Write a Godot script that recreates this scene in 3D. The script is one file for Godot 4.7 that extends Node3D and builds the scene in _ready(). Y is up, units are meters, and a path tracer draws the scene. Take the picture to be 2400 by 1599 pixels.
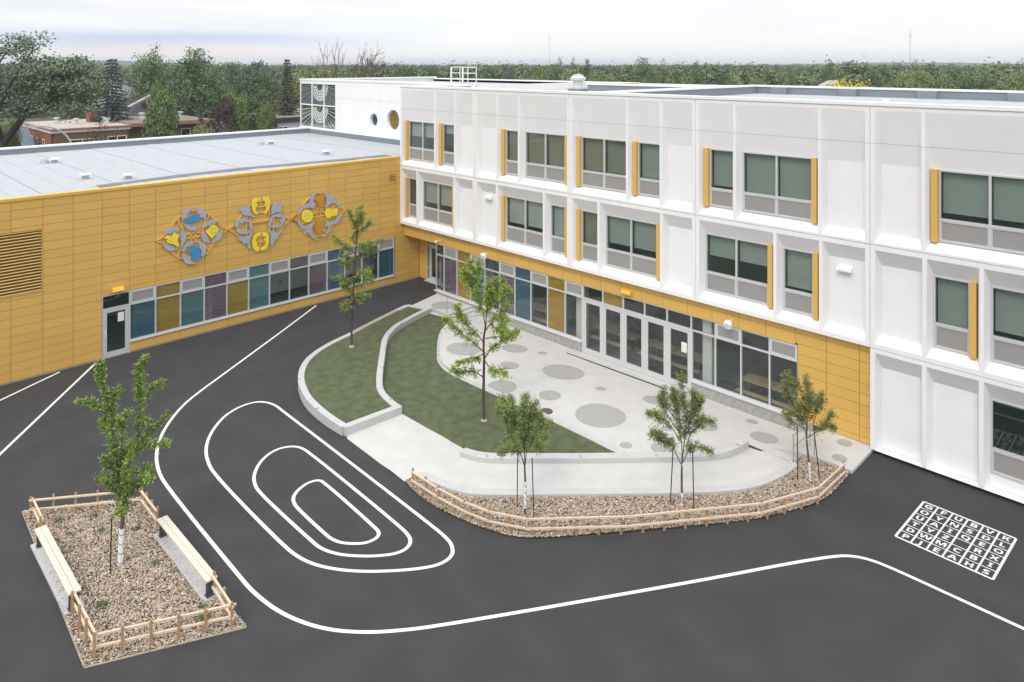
extends Node3D

# ---------------------------------------------------------------- mesh building
class MB:
	var v := PackedVector3Array()
	var n := PackedVector3Array()
	var c := PackedColorArray()
	var col := Color(1, 1, 1)
	var tint := false
	func tri(a: Vector3, b: Vector3, d: Vector3) -> void:   # counter-clockwise seen from the front
		var k := (b - a).cross(d - a).normalized()
		v.append(a); v.append(d); v.append(b)
		n.append(k); n.append(k); n.append(k)
		if tint:
			c.append(col); c.append(col); c.append(col)
	func quad(a: Vector3, b: Vector3, d: Vector3, e: Vector3) -> void:
		tri(a, b, d)
		tri(a, d, e)
	func box(lo: Vector3, hi: Vector3) -> void:
		var p := func(x, y, z): return Vector3(hi.x if x else lo.x, hi.y if y else lo.y, hi.z if z else lo.z)
		quad(p.call(0, 0, 1), p.call(1, 0, 1), p.call(1, 1, 1), p.call(0, 1, 1))
		quad(p.call(1, 0, 0), p.call(0, 0, 0), p.call(0, 1, 0), p.call(1, 1, 0))
		quad(p.call(1, 0, 1), p.call(1, 0, 0), p.call(1, 1, 0), p.call(1, 1, 1))
		quad(p.call(0, 0, 0), p.call(0, 0, 1), p.call(0, 1, 1), p.call(0, 1, 0))
		quad(p.call(0, 1, 1), p.call(1, 1, 1), p.call(1, 1, 0), p.call(0, 1, 0))
		quad(p.call(0, 0, 0), p.call(1, 0, 0), p.call(1, 0, 1), p.call(0, 0, 1))
	func beam(a: Vector3, b: Vector3, w: float, h: float, up := Vector3.UP) -> void:   # a bar of width w and height h from a to b
		var d := (b - a).normalized()
		if absf(d.dot(up)) > 0.98:
			up = Vector3.RIGHT
		var s := d.cross(up).normalized() * w * 0.5
		var u := s.cross(d).normalized() * h * 0.5
		var f := [a - s - u, a + s - u, a + s + u, a - s + u]
		var g := [b - s - u, b + s - u, b + s + u, b - s + u]
		for i in 4:
			var j := (i + 1) % 4
			quad(f[j], f[i], g[i], g[j])
		quad(f[0], f[1], f[2], f[3])
		quad(g[3], g[2], g[1], g[0])
	func tube(pts: Array, r0: float, r1: float, k := 6) -> void:   # a tapering round bar through the points
		var ring_b := []
		var m := pts.size()
		var side := Vector3.ZERO
		for i in m:
			var d: Vector3 = (pts[mini(i + 1, m - 1)] - pts[maxi(i - 1, 0)]).normalized()
			if side == Vector3.ZERO:
				side = d.cross(Vector3(0.31, 0.2, 0.93)).normalized()
			side = (side - d * side.dot(d)).normalized()
			var up := d.cross(side)
			var r := lerpf(r0, r1, float(i) / maxf(1.0, m - 1))
			var ring := []
			for j in k:
				var t := TAU * j / k
				ring.append([pts[i] + (side * cos(t) + up * sin(t)) * r, side * cos(t) + up * sin(t)])
			if i > 0:
				for j in k:
					var q := (j + 1) % k
					var a: Array = ring_b[j]
					var b: Array = ring_b[q]
					var e: Array = ring[q]
					var f: Array = ring[j]
					for w in [a, e, b, a, f, e]:
						v.append(w[0])
						n.append(w[1])
						if tint:
							c.append(col)
			ring_b = ring
		for e in [[ring_b, 1.0]]:
			for j in range(1, k - 1):
				tri(e[0][0][0], e[0][j][0], e[0][j + 1][0])
	func lathe(at: Vector3, prof: Array, k := 12) -> void:   # prof: [radius, height] pairs, upwards
		for i in prof.size() - 1:
			for j in k:
				var t := TAU * j / k
				var s := TAU * (j + 1) / k
				var f := func(q, a): return at + Vector3(cos(a) * q[0], q[1], -sin(a) * q[0])
				quad(f.call(prof[i], t), f.call(prof[i], s), f.call(prof[i + 1], s), f.call(prof[i + 1], t))
	func prism(poly: PackedVector2Array, o: Vector3, ax: Vector3, ay: Vector3, depth: float) -> void:   # an outline in the plane ax, ay, raised along ax x ay
		var nz := ax.cross(ay)
		if Geometry2D.is_polygon_clockwise(poly):
			poly.reverse()
		var t := Geometry2D.triangulate_polygon(poly)
		var p := func(q: Vector2, d: float): return o + ax * q.x + ay * q.y + nz * d
		for i in range(0, t.size(), 3):
			var a := poly[t[i]]
			var b := poly[t[i + 1]]
			var d := poly[t[i + 2]]
			if (b - a).cross(d - a) < 0:
				var x := b
				b = d
				d = x
			tri(p.call(a, depth), p.call(b, depth), p.call(d, depth))
			tri(p.call(a, 0.0), p.call(d, 0.0), p.call(b, 0.0))
		for i in poly.size():
			var a := poly[i]
			var b := poly[(i + 1) % poly.size()]
			quad(p.call(a, 0.0), p.call(b, 0.0), p.call(b, depth), p.call(a, depth))
	func leaf(p: Vector3, d: Vector3, nrm: Vector3, l: float, w: float) -> void:   # a folded leaf
		var s := d.cross(nrm).normalized() * w * 0.5
		var m := p + d * l * 0.5 + nrm * w * 0.18
		var tip := p + d * l
		tri(p, m + s, tip)
		tri(p, tip, m - s)
	func mesh() -> ArrayMesh:
		var a := []
		a.resize(Mesh.ARRAY_MAX)
		a[Mesh.ARRAY_VERTEX] = v
		a[Mesh.ARRAY_NORMAL] = n
		if tint:
			a[Mesh.ARRAY_COLOR] = c
		var m := ArrayMesh.new()
		m.add_surface_from_arrays(Mesh.PRIMITIVE_TRIANGLES, a)
		return m

func put(called: String, mb: MB, mat: Material, parent: Node = self) -> MeshInstance3D:
	return put_mesh(called, mb.mesh(), mat, parent)

func put_mesh(called: String, mesh: Mesh, mat: Material, parent: Node = self, at := Vector3.ZERO) -> MeshInstance3D:
	var o := MeshInstance3D.new()
	o.mesh = mesh
	o.material_override = null
	o.set_surface_override_material(0, mat)
	o.position = at
	name_it(o, called, parent)
	return o

var used := {}
func name_it(o: Node, called: String, parent: Node) -> void:
	var key := "%d/%s" % [parent.get_instance_id(), called]
	var k: int = used.get(key, 0)
	used[key] = k + 1
	o.name = called if k == 0 else "%s_%03d" % [called, k]
	parent.add_child(o, true)

func tag(o: Node, label: String, category: String, group := "") -> Node:
	o.set_meta("label", label)
	o.set_meta("category", category)
	if group:
		o.set_meta("group", group)
	return o

func structure(o: Node, label := "") -> Node:
	o.set_meta("kind", "structure")
	if label:
		o.set_meta("label", label)
	return o

func stuff(o: Node, label := "") -> Node:
	o.set_meta("kind", "stuff")
	if label:
		o.set_meta("label", label)
	return o

func thing(called: String, label: String, category: String, at := Vector3.ZERO, group := "") -> Node3D:
	var o := Node3D.new()
	name_it(o, called, self)
	o.position = at
	tag(o, label, category, group)
	return o

func part(called: String, parent: Node, at := Vector3.ZERO) -> Node3D:
	var o := Node3D.new()
	name_it(o, called, parent)
	o.position = at
	return o

func boxm(called: String, lo: Vector3, hi: Vector3, mat: Material, parent: Node = self) -> MeshInstance3D:
	var b := MB.new()
	b.box(lo, hi)
	return put(called, b, mat, parent)

func pv(a: Array) -> PackedVector3Array:
	var r := PackedVector3Array()
	for i in range(0, a.size(), 3):
		r.append(Vector3(a[i], a[i + 1], a[i + 2]))
	return r

func p2(a: Array) -> PackedVector2Array:
	var r := PackedVector2Array()
	for i in range(0, a.size(), 2):
		r.append(Vector2(a[i], a[i + 1]))
	return r

func flat(p: PackedVector3Array) -> PackedVector2Array:
	var r := PackedVector2Array()
	for q in p:
		r.append(Vector2(q.x, q.z))
	return r

func smooth(p: PackedVector3Array, closed := false, per := 6) -> PackedVector3Array:
	var r := PackedVector3Array()
	var m := p.size()
	for i in (m if closed else m - 1):
		var a := p[(i - 1 + m) % m] if closed else p[maxi(i - 1, 0)]
		var b := p[i]
		var c := p[(i + 1) % m]
		var d := p[(i + 2) % m] if closed else p[mini(i + 2, m - 1)]
		# centripetal spacing keeps long straights straight next to short bends
		var ta := maxf(sqrt(a.distance_to(b)), 1e-3)
		var tb := maxf(sqrt(b.distance_to(c)), 1e-3)
		var tc := maxf(sqrt(c.distance_to(d)), 1e-3)
		var m1 := (c - b) if a == b else ((b - a) / ta - (c - a) / (ta + tb) + (c - b) / tb) * tb
		var m2 := (c - b) if c == d else ((c - b) / tb - (d - b) / (tb + tc) + (d - c) / tc) * tb
		for k in per:
			var t := float(k) / per
			var t2 := t * t
			var t3 := t2 * t
			r.append(b * (2 * t3 - 3 * t2 + 1) + m1 * (t3 - 2 * t2 + t) + c * (-2 * t3 + 3 * t2) + m2 * (t3 - t2))
	if not closed:
		r.append(p[m - 1])
	return r

func ribbon(mb: MB, p: PackedVector3Array, w: float, closed := false, bottom := 99.0) -> void:   # a band w wide along p; with a bottom it is a solid kerb
	var m := p.size()
	var lf := []
	var rt := []
	for i in m:
		var a := p[(i - 1 + m) % m] if closed else p[maxi(i - 1, 0)]
		var b := p[(i + 1) % m] if closed else p[mini(i + 1, m - 1)]
		var d := b - a
		d.y = 0
		d = d.normalized()
		var s := Vector3(-d.z, 0, d.x) * w * 0.5
		lf.append(p[i] - s)
		rt.append(p[i] + s)
	for i in (m if closed else m - 1):
		var j := (i + 1) % m
		if bottom > 90:
			mb.quad(lf[i], rt[i], rt[j], lf[j])
			continue
		var e := 0.012   # a small chamfer on both arrises
		var li: Vector3 = lf[i].lerp(rt[i], e / w)
		var ri: Vector3 = rt[i].lerp(lf[i], e / w)
		var lj: Vector3 = lf[j].lerp(rt[j], e / w)
		var rj: Vector3 = rt[j].lerp(lf[j], e / w)
		var dn := Vector3.DOWN * e
		mb.quad(li, ri, rj, lj)
		mb.quad(ri, rt[i] + dn, rt[j] + dn, rj)
		mb.quad(lf[i] + dn, li, lj, lf[j] + dn)
		var g := func(q: Vector3): return Vector3(q.x, bottom, q.z)
		mb.quad(rt[i] + dn, g.call(rt[i]), g.call(rt[j]), rt[j] + dn)
		mb.quad(g.call(lf[i]), lf[i] + dn, lf[j] + dn, g.call(lf[j]))
	if bottom < 90 and not closed:
		for e in [[0, false], [m - 1, true]]:
			var q: Vector3 = lf[e[0]]
			var r: Vector3 = rt[e[0]]
			if e[1]:
				mb.quad(Vector3(q.x, bottom, q.z), Vector3(r.x, bottom, r.z), r, q)
			else:
				mb.quad(q, r, Vector3(r.x, bottom, r.z), Vector3(q.x, bottom, q.z))

func surface(mb: MB, poly: PackedVector2Array, h: Callable, cell: float, hole := PackedVector2Array()) -> void:   # a ground sheet over the outline, its height from h(x, z)
	var lo := poly[0]
	var hi := poly[0]
	for q in poly:
		lo = lo.min(q)
		hi = hi.max(q)
	var nx := int(ceil((hi.x - lo.x) / cell))
	var ny := int(ceil((hi.y - lo.y) / cell))
	for i in nx:
		for j in ny:
			var a := lo + Vector2(i, j) * cell
			var sq := PackedVector2Array([a, a + Vector2(cell, 0), a + Vector2(cell, cell), a + Vector2(0, cell)])
			for piece in Geometry2D.intersect_polygons(sq, poly):
				var bits := [piece]
				if hole.size():
					bits = Geometry2D.clip_polygons(piece, hole)
				for b in bits:
					var t := Geometry2D.triangulate_polygon(b)
					for k in range(0, t.size(), 3):
						var x := []
						for s in 3:
							var q: Vector2 = b[t[k + s]]
							x.append(Vector3(q.x, h.call(q.x, q.y), q.y))
						if (x[1] - x[0]).cross(x[2] - x[0]).y < 0:
							mb.tri(x[0], x[2], x[1])
						else:
							mb.tri(x[0], x[1], x[2])

func spread(ctrl: PackedVector3Array) -> Callable:   # heights between the points given
	return func(x: float, z: float) -> float:
		var s := 0.0
		var t := 0.0
		for p in ctrl:
			var d := 1.0 / (0.0004 + pow((p.x - x) * (p.x - x) + (p.z - z) * (p.z - z), 1.5))
			s += p.y * d
			t += d
		return s / t

# ---------------------------------------------------------------- materials
var M := {}
func lin(r: float, g: float, b: float, a := 1.0) -> Color:
	var c := Color(r, g, b, a).linear_to_srgb()
	c.a = a
	return c

func plain(color: Color, rough := 0.8, metal := 0.0) -> StandardMaterial3D:
	var m := StandardMaterial3D.new()
	m.albedo_color = color
	m.roughness = rough
	m.metallic = metal
	return m

func noise(frequency: float, octaves: int, low: float, high: float, s: int, size := 512, kind := FastNoiseLite.TYPE_SIMPLEX_SMOOTH, clip := Vector2(0.2, 0.8)) -> NoiseTexture2D:   # grey noise between low and high (a factor on the colour)
	var f := FastNoiseLite.new()
	f.noise_type = kind
	f.frequency = frequency
	f.fractal_octaves = octaves
	f.seed = s
	var t := NoiseTexture2D.new()
	t.width = size
	t.height = size
	t.seamless = true
	t.noise = f
	var g := Gradient.new()
	g.set_color(0, Color(low, low, low))
	g.set_color(1, Color(high, high, high))
	g.set_offset(0, clip.x)
	g.set_offset(1, clip.y)
	t.color_ramp = g
	return t

func textured(color: Color, rough: float, fine: Texture2D, fine_tile: float, coarse: Texture2D = null, coarse_tile := 1.0, bump := 0.0) -> StandardMaterial3D:
	var m := plain(color, rough)
	m.albedo_texture = fine
	m.uv1_triplanar = true
	m.uv1_world_triplanar = true
	m.uv1_scale = Vector3.ONE / fine_tile
	if coarse:
		m.detail_enabled = true
		m.detail_blend_mode = BaseMaterial3D.BLEND_MODE_MUL
		m.detail_albedo = coarse
		m.detail_uv_layer = BaseMaterial3D.DETAIL_UV_2
		m.uv2_triplanar = true
		m.uv2_world_triplanar = true
		m.uv2_scale = Vector3.ONE / coarse_tile
	if bump > 0.0:
		m.heightmap_enabled = true
		m.heightmap_texture = fine
		m.heightmap_scale = bump
	return m

func glass(color: Color, alpha: float) -> StandardMaterial3D:
	var m := plain(color, 0.03)
	m.transparency = BaseMaterial3D.TRANSPARENCY_ALPHA
	m.albedo_color = Color(color.r, color.g, color.b, alpha)
	return m

func foliage(color: Color, through: float) -> StandardMaterial3D:
	var m := plain(color, 0.6)
	m.vertex_color_use_as_albedo = true
	m.cull_mode = BaseMaterial3D.CULL_DISABLED
	m.backlight_enabled = true
	m.backlight = Color(color.r * through, color.g * through, color.b * through * 0.6)
	return m

func materials() -> void:
	var grain := noise(0.33, 2, 0.75, 1.0, 11, 512)
	var speck := noise(0.45, 1, 0.62, 1.0, 12, 512)
	var blotch := noise(0.008, 4, 0.90, 1.0, 13, 512)
	var cloudy := noise(0.01, 5, 0.968, 1.0, 14, 512)
	var streak := noise(0.006, 3, 0.988, 1.0, 15, 512)
	M.asphalt = textured(lin(0.064, 0.063, 0.068), 0.92, speck, 1.7, blotch, 9.0)
	M.ground = textured(lin(0.10, 0.12, 0.07), 1.0, grain, 3.0, blotch, 40.0)
	M.concrete = textured(lin(0.56, 0.555, 0.545), 0.9, noise(0.3, 2, 0.97, 1.0, 16, 256), 0.9, cloudy, 5.0)
	M.kerb = textured(lin(0.52, 0.525, 0.53), 0.9, noise(0.3, 2, 0.95, 1.0, 17, 256), 0.8, cloudy, 2.5)
	M.base = textured(lin(0.42, 0.41, 0.39), 0.95, noise(0.2, 3, 0.92, 1.0, 18, 256), 0.9, noise(0.02, 4, 0.9, 1.0, 19, 256), 1.6)
	M.sandstone = textured(lin(0.5, 0.44, 0.36), 0.95, grain, 1.0, cloudy, 2.0)
	M.aggregate = textured(lin(0.46, 0.455, 0.445), 0.95, noise(0.4, 2, 0.78, 1.0, 20, 512), 0.9, cloudy, 1.5)
	M.turf = textured(lin(0.15, 0.185, 0.088), 1.0, noise(0.3, 3, 0.66, 1.0, 21, 512), 1.6, noise(0.012, 4, 0.84, 1.0, 22, 512), 3.5, 1.2)
	M.soil = textured(lin(0.17, 0.12, 0.085), 1.0, noise(0.2, 3, 0.5, 1.0, 23, 512), 0.8)
	M.paint = textured(lin(0.80, 0.80, 0.78), 0.7, noise(0.2, 3, 0.9, 1.0, 24, 256), 0.6)
	M.white = textured(lin(0.80, 0.80, 0.815), 0.75, noise(0.3, 2, 0.985, 1.0, 25, 256), 0.5, streak, 3.5)
	M.cap = plain(lin(0.80, 0.80, 0.80), 0.45)
	M.seal = plain(lin(0.45, 0.45, 0.46), 0.8)
	M.yellow = []
	for i in 4:
		var k: float = [1.0, 0.96, 1.03, 0.985][i]
		M.yellow.append(textured(lin(0.68 * k, 0.415 * k, 0.10 * k), 0.5, noise(0.4, 1, 0.95, 1.0, 26, 256), 0.3))
	M.yellow_metal = plain(lin(0.68, 0.40, 0.055), 0.4)
	M.yellow_lamp = plain(lin(0.75, 0.48, 0.02), 0.35)
	M.joint = plain(lin(0.10, 0.065, 0.025), 0.9)
	M.alu = plain(lin(0.62, 0.63, 0.65), 0.38, 0.25)
	M.alu_dark = plain(lin(0.30, 0.31, 0.33), 0.4, 0.3)
	M.mesh_panel = textured(lin(0.36, 0.35, 0.345), 0.6, noise(0.5, 1, 0.8, 1.0, 27, 256), 0.25)
	M.clear = glass(lin(0.02, 0.045, 0.04), 0.16)
	M.clear_up = glass(lin(0.03, 0.06, 0.05), 0.16)
	M.tint = {"c": M.clear, "p": glass(lin(0.17, 0.125, 0.17), 0.45), "y": glass(lin(0.36, 0.25, 0.035), 0.5), "b": glass(lin(0.05, 0.13, 0.18), 0.5), "t": glass(lin(0.09, 0.22, 0.24), 0.42)}
	M.blind = textured(lin(0.44, 0.55, 0.49), 0.9, noise(0.5, 1, 0.86, 1.0, 28, 256), 0.2)
	M.blind_pale = textured(lin(0.54, 0.64, 0.60), 0.9, noise(0.5, 1, 0.9, 1.0, 28, 256), 0.2)
	M.blind_dark = plain(lin(0.27, 0.32, 0.26), 0.9)
	M.inside = plain(lin(0.42, 0.44, 0.42), 0.9)
	M.inside_pale = plain(lin(0.78, 0.84, 0.80), 0.9)
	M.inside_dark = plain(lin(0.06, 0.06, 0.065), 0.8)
	M.hall_floor = textured(lin(0.33, 0.36, 0.37), 0.5, noise(0.3, 2, 0.8, 1.0, 29, 256), 0.8)
	M.hall_disc = plain(lin(0.10, 0.11, 0.115), 0.5)
	M.table = textured(lin(0.75, 0.62, 0.36), 0.5, noise(0.05, 3, 0.9, 1.0, 30, 256), 0.8)
	M.membrane = textured(lin(0.42, 0.45, 0.475), 0.85, noise(0.4, 2, 0.96, 1.0, 31, 256), 0.9, cloudy, 4.0)
	M.flashing = textured(lin(0.235, 0.27, 0.31), 0.8, noise(0.3, 2, 0.9, 1.0, 32, 256), 0.8)
	M.dark_strip = plain(lin(0.16, 0.165, 0.19), 0.9)
	M.steel = plain(lin(0.55, 0.56, 0.58), 0.35, 0.7)
	M.galv = plain(lin(0.60, 0.61, 0.62), 0.45, 0.4)
	M.black = plain(lin(0.02, 0.02, 0.02), 0.6)
	M.rust = textured(lin(0.10, 0.055, 0.035), 0.8, grain, 0.3)
	M.slot = plain(lin(0.03, 0.028, 0.026), 0.8)
	M.cedar = textured(lin(0.52, 0.33, 0.19), 0.85, noise(0.05, 4, 0.8, 1.0, 33, 256), 0.5)
	M.cedar_pale = textured(lin(0.78, 0.62, 0.46), 0.85, noise(0.05, 4, 0.85, 1.0, 34, 256), 0.5)
	M.slatwood = textured(lin(0.68, 0.63, 0.54), 0.7, noise(0.03, 4, 0.9, 1.0, 35, 256), 0.7)
	M.slate = plain(lin(0.06, 0.065, 0.075), 0.5)
	M.bark = textured(lin(0.17, 0.145, 0.125), 0.95, noise(0.08, 4, 0.6, 1.0, 36, 256), 0.25)
	M.bark_brown = textured(lin(0.15, 0.095, 0.055), 0.95, noise(0.08, 4, 0.6, 1.0, 36, 256), 0.25)
	M.bark_dark = plain(lin(0.055, 0.047, 0.04), 0.95)
	M.wrap = plain(lin(0.82, 0.83, 0.86), 0.6)
	M.relief_gray = plain(lin(0.36, 0.405, 0.50), 0.55)
	M.relief_yellow = plain(lin(0.85, 0.66, 0.03), 0.5)
	M.relief_blue = plain(lin(0.01, 0.27, 0.62), 0.5)
	M.relief_orange = plain(lin(0.60, 0.24, 0.01), 0.5)
	M.relief_bar = plain(lin(0.80, 0.46, 0.09), 0.5)
	M.brick_red = textured(lin(0.31, 0.125, 0.075), 0.95, noise(0.25, 2, 0.75, 1.0, 37, 256), 0.8)
	M.brick_brown = textured(lin(0.215, 0.135, 0.075), 0.95, noise(0.25, 2, 0.75, 1.0, 37, 256), 0.8)
	M.brick_orange = textured(lin(0.42, 0.175, 0.09), 0.95, noise(0.25, 2, 0.75, 1.0, 37, 256), 0.8)
	M.render_white = plain(lin(0.62, 0.64, 0.68), 0.9)
	M.gravel_white = textured(lin(0.62, 0.55, 0.49), 1.0, grain, 1.2, blotch, 6.0)
	M.gravel_brown = textured(lin(0.30, 0.255, 0.215), 1.0, grain, 1.2, blotch, 6.0)
	M.trim_red = plain(lin(0.33, 0.15, 0.11), 0.7)
	M.trim_green = plain(lin(0.085, 0.105, 0.085), 0.7)
	M.shingle = textured(lin(0.06, 0.062, 0.068), 0.95, grain, 0.8)
	M.shingle_blue = textured(lin(0.15, 0.19, 0.25), 0.95, grain, 0.8)
	M.pvc = plain(lin(0.78, 0.78, 0.78), 0.5)
	M.siding = plain(lin(0.60, 0.63, 0.68), 0.8)
	M.siding_tan = plain(lin(0.36, 0.30, 0.23), 0.8)
	M.pane_dark = plain(lin(0.03, 0.035, 0.04), 0.08)
	M.pole_wood = plain(lin(0.26, 0.24, 0.22), 0.9)
	M.film = plain(lin(0.5, 0.53, 0.55), 0.7)
	M.film_gray = plain(lin(0.20, 0.215, 0.23), 0.7)
	M.film_dark = glass(lin(0.06, 0.08, 0.09), 0.55)

# ---------------------------------------------------------------- camera, sky, light
func stage() -> void:
	var cam := Camera3D.new()
	cam.name = "camera"
	add_child(cam)
	cam.projection = Camera3D.PROJECTION_FRUSTUM     # an upright camera with a lowered lens: verticals stay vertical
	cam.near = 0.1
	cam.far = 6000.0
	cam.size = 0.1 * 1599.0 / 1702.0
	cam.frustum_offset = Vector2(0, -0.1 * 651.0 / 1702.0)
	var eye := Vector3(34.751, 12.8, 25.172)
	cam.look_at_from_position(eye, eye + Vector3(-0.7110, 0, -0.7032))
	cam.current = true
	var env := Environment.new()
	env.background_mode = Environment.BG_SKY
	env.tonemap_mode = Environment.TONE_MAPPER_LINEAR
	env.tonemap_exposure = 1.2
	env.background_energy_multiplier = 1.0
	env.sdfgi_enabled = true
	env.ssao_enabled = true
	env.ssil_enabled = true
	env.fog_enabled = true
	env.fog_density = 0.0004
	env.fog_light_color = Color(0.92, 0.95, 1.0)
	var sky := Sky.new()
	sky.sky_material = sky_picture()
	env.sky = sky
	var w := WorldEnvironment.new()
	w.name = "world"
	w.environment = env
	add_child(w)
	var sun := DirectionalLight3D.new()
	sun.name = "sun"
	sun.light_energy = 0.42
	sun.light_color = Color(1.0, 0.97, 0.93)
	sun.light_angular_distance = 22.0
	sun.shadow_enabled = true
	add_child(sun)
	sun.look_at_from_position(Vector3(14, 40, 34), Vector3.ZERO)

func sky_picture() -> PanoramaSkyMaterial:   # an overcast evening sky: bands of thin grey-blue cloud over a pale, slightly warm horizon
	var w := 2048
	var h := 1024
	var data := PackedFloat32Array()
	data.resize(w * h * 3)
	var na := FastNoiseLite.new()
	na.seed = 5
	na.noise_type = FastNoiseLite.TYPE_SIMPLEX_SMOOTH
	na.frequency = 1.0
	na.fractal_octaves = 4
	for y in h:
		var up := PI / 2 - PI * (y + 0.5) / h
		var e := rad_to_deg(up)
		if e < -0.3:
			for x in w:
				var o := (y * w + x) * 3
				data[o] = 0.32
				data[o + 1] = 0.32
				data[o + 2] = 0.31
			continue
		var zen := smoothstep(0.0, 75.0, e)
		for x in w:
			var t := TAU * (x + 0.5) / w
			var dir := Vector3(sin(t) * cos(up), sin(up), -cos(t) * cos(up))
			var fl := Vector3(dir.x, 0, dir.z) * 2.2
			var band := na.get_noise_3d(fl.x, e * 0.55, fl.z)
			var wisp := na.get_noise_3d(fl.x * 2.3 + 7.0, e * 1.9, fl.z * 2.3)
			var broad := na.get_noise_3d(dir.x * 0.9 + 3.0, e * 0.05, dir.z * 0.9)
			# how deep the grey-blue cloud lies: a long bank low over the west, thin elsewhere
			var west := clampf(0.55 - 0.75 * (dir.z + 0.28) * (1.0 if dir.x < 0 else -1.0), 0.0, 1.0) if dir.x < 0 else 0.25
			west = smoothstep(0.30, 0.95, clampf(0.95 - absf(dir.z + 0.33) * 1.7, 0.0, 1.0)) if dir.x < 0 else 0.3
			var bank := exp(-pow((e - 1.75 - 0.35 * band) / 0.62, 2.0)) * west
			var veil := smoothstep(1.9, 3.2, e) * (0.30 + 0.5 * west) * clampf(0.5 + 1.1 * band + 0.7 * wisp, 0.0, 1.0)
			var grey := clampf(bank + veil * 0.55, 0.0, 1.0)
			var warm := exp(-pow((e - 0.75) / 0.75, 2.0)) * west
			var c := Vector3(0.86, 0.86, 0.85)
			c = c.lerp(Vector3(0.86, 0.76, 0.67), warm * 0.8)
			c = c.lerp(Vector3(0.50, 0.585, 0.77), grey * 0.95)
			c *= 1.0 + 0.12 * broad + 0.03 * wisp
			c *= 1.0 + 1.0 * zen
			var o := (y * w + x) * 3
			data[o] = c.x
			data[o + 1] = c.y
			data[o + 2] = c.z
	var m := PanoramaSkyMaterial.new()
	m.panorama = ImageTexture.create_from_image(Image.create_from_data(w, h, false, Image.FORMAT_RGBF, data.to_byte_array()))
	return m

# ---------------------------------------------------------------- ground, lawns, paving
var kerb_a: PackedVector3Array
var kerb_c: PackedVector3Array
var kerb_e: PackedVector3Array
var kerb_f: PackedVector3Array
var kerb_g: PackedVector3Array
var bed_two: PackedVector2Array
var bed_one: PackedVector2Array

func terrace_height(_x: float, z: float) -> float:
	return minf(-0.33 + 0.1 * maxf(z + 0.3, 0.0), 0.1)

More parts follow.
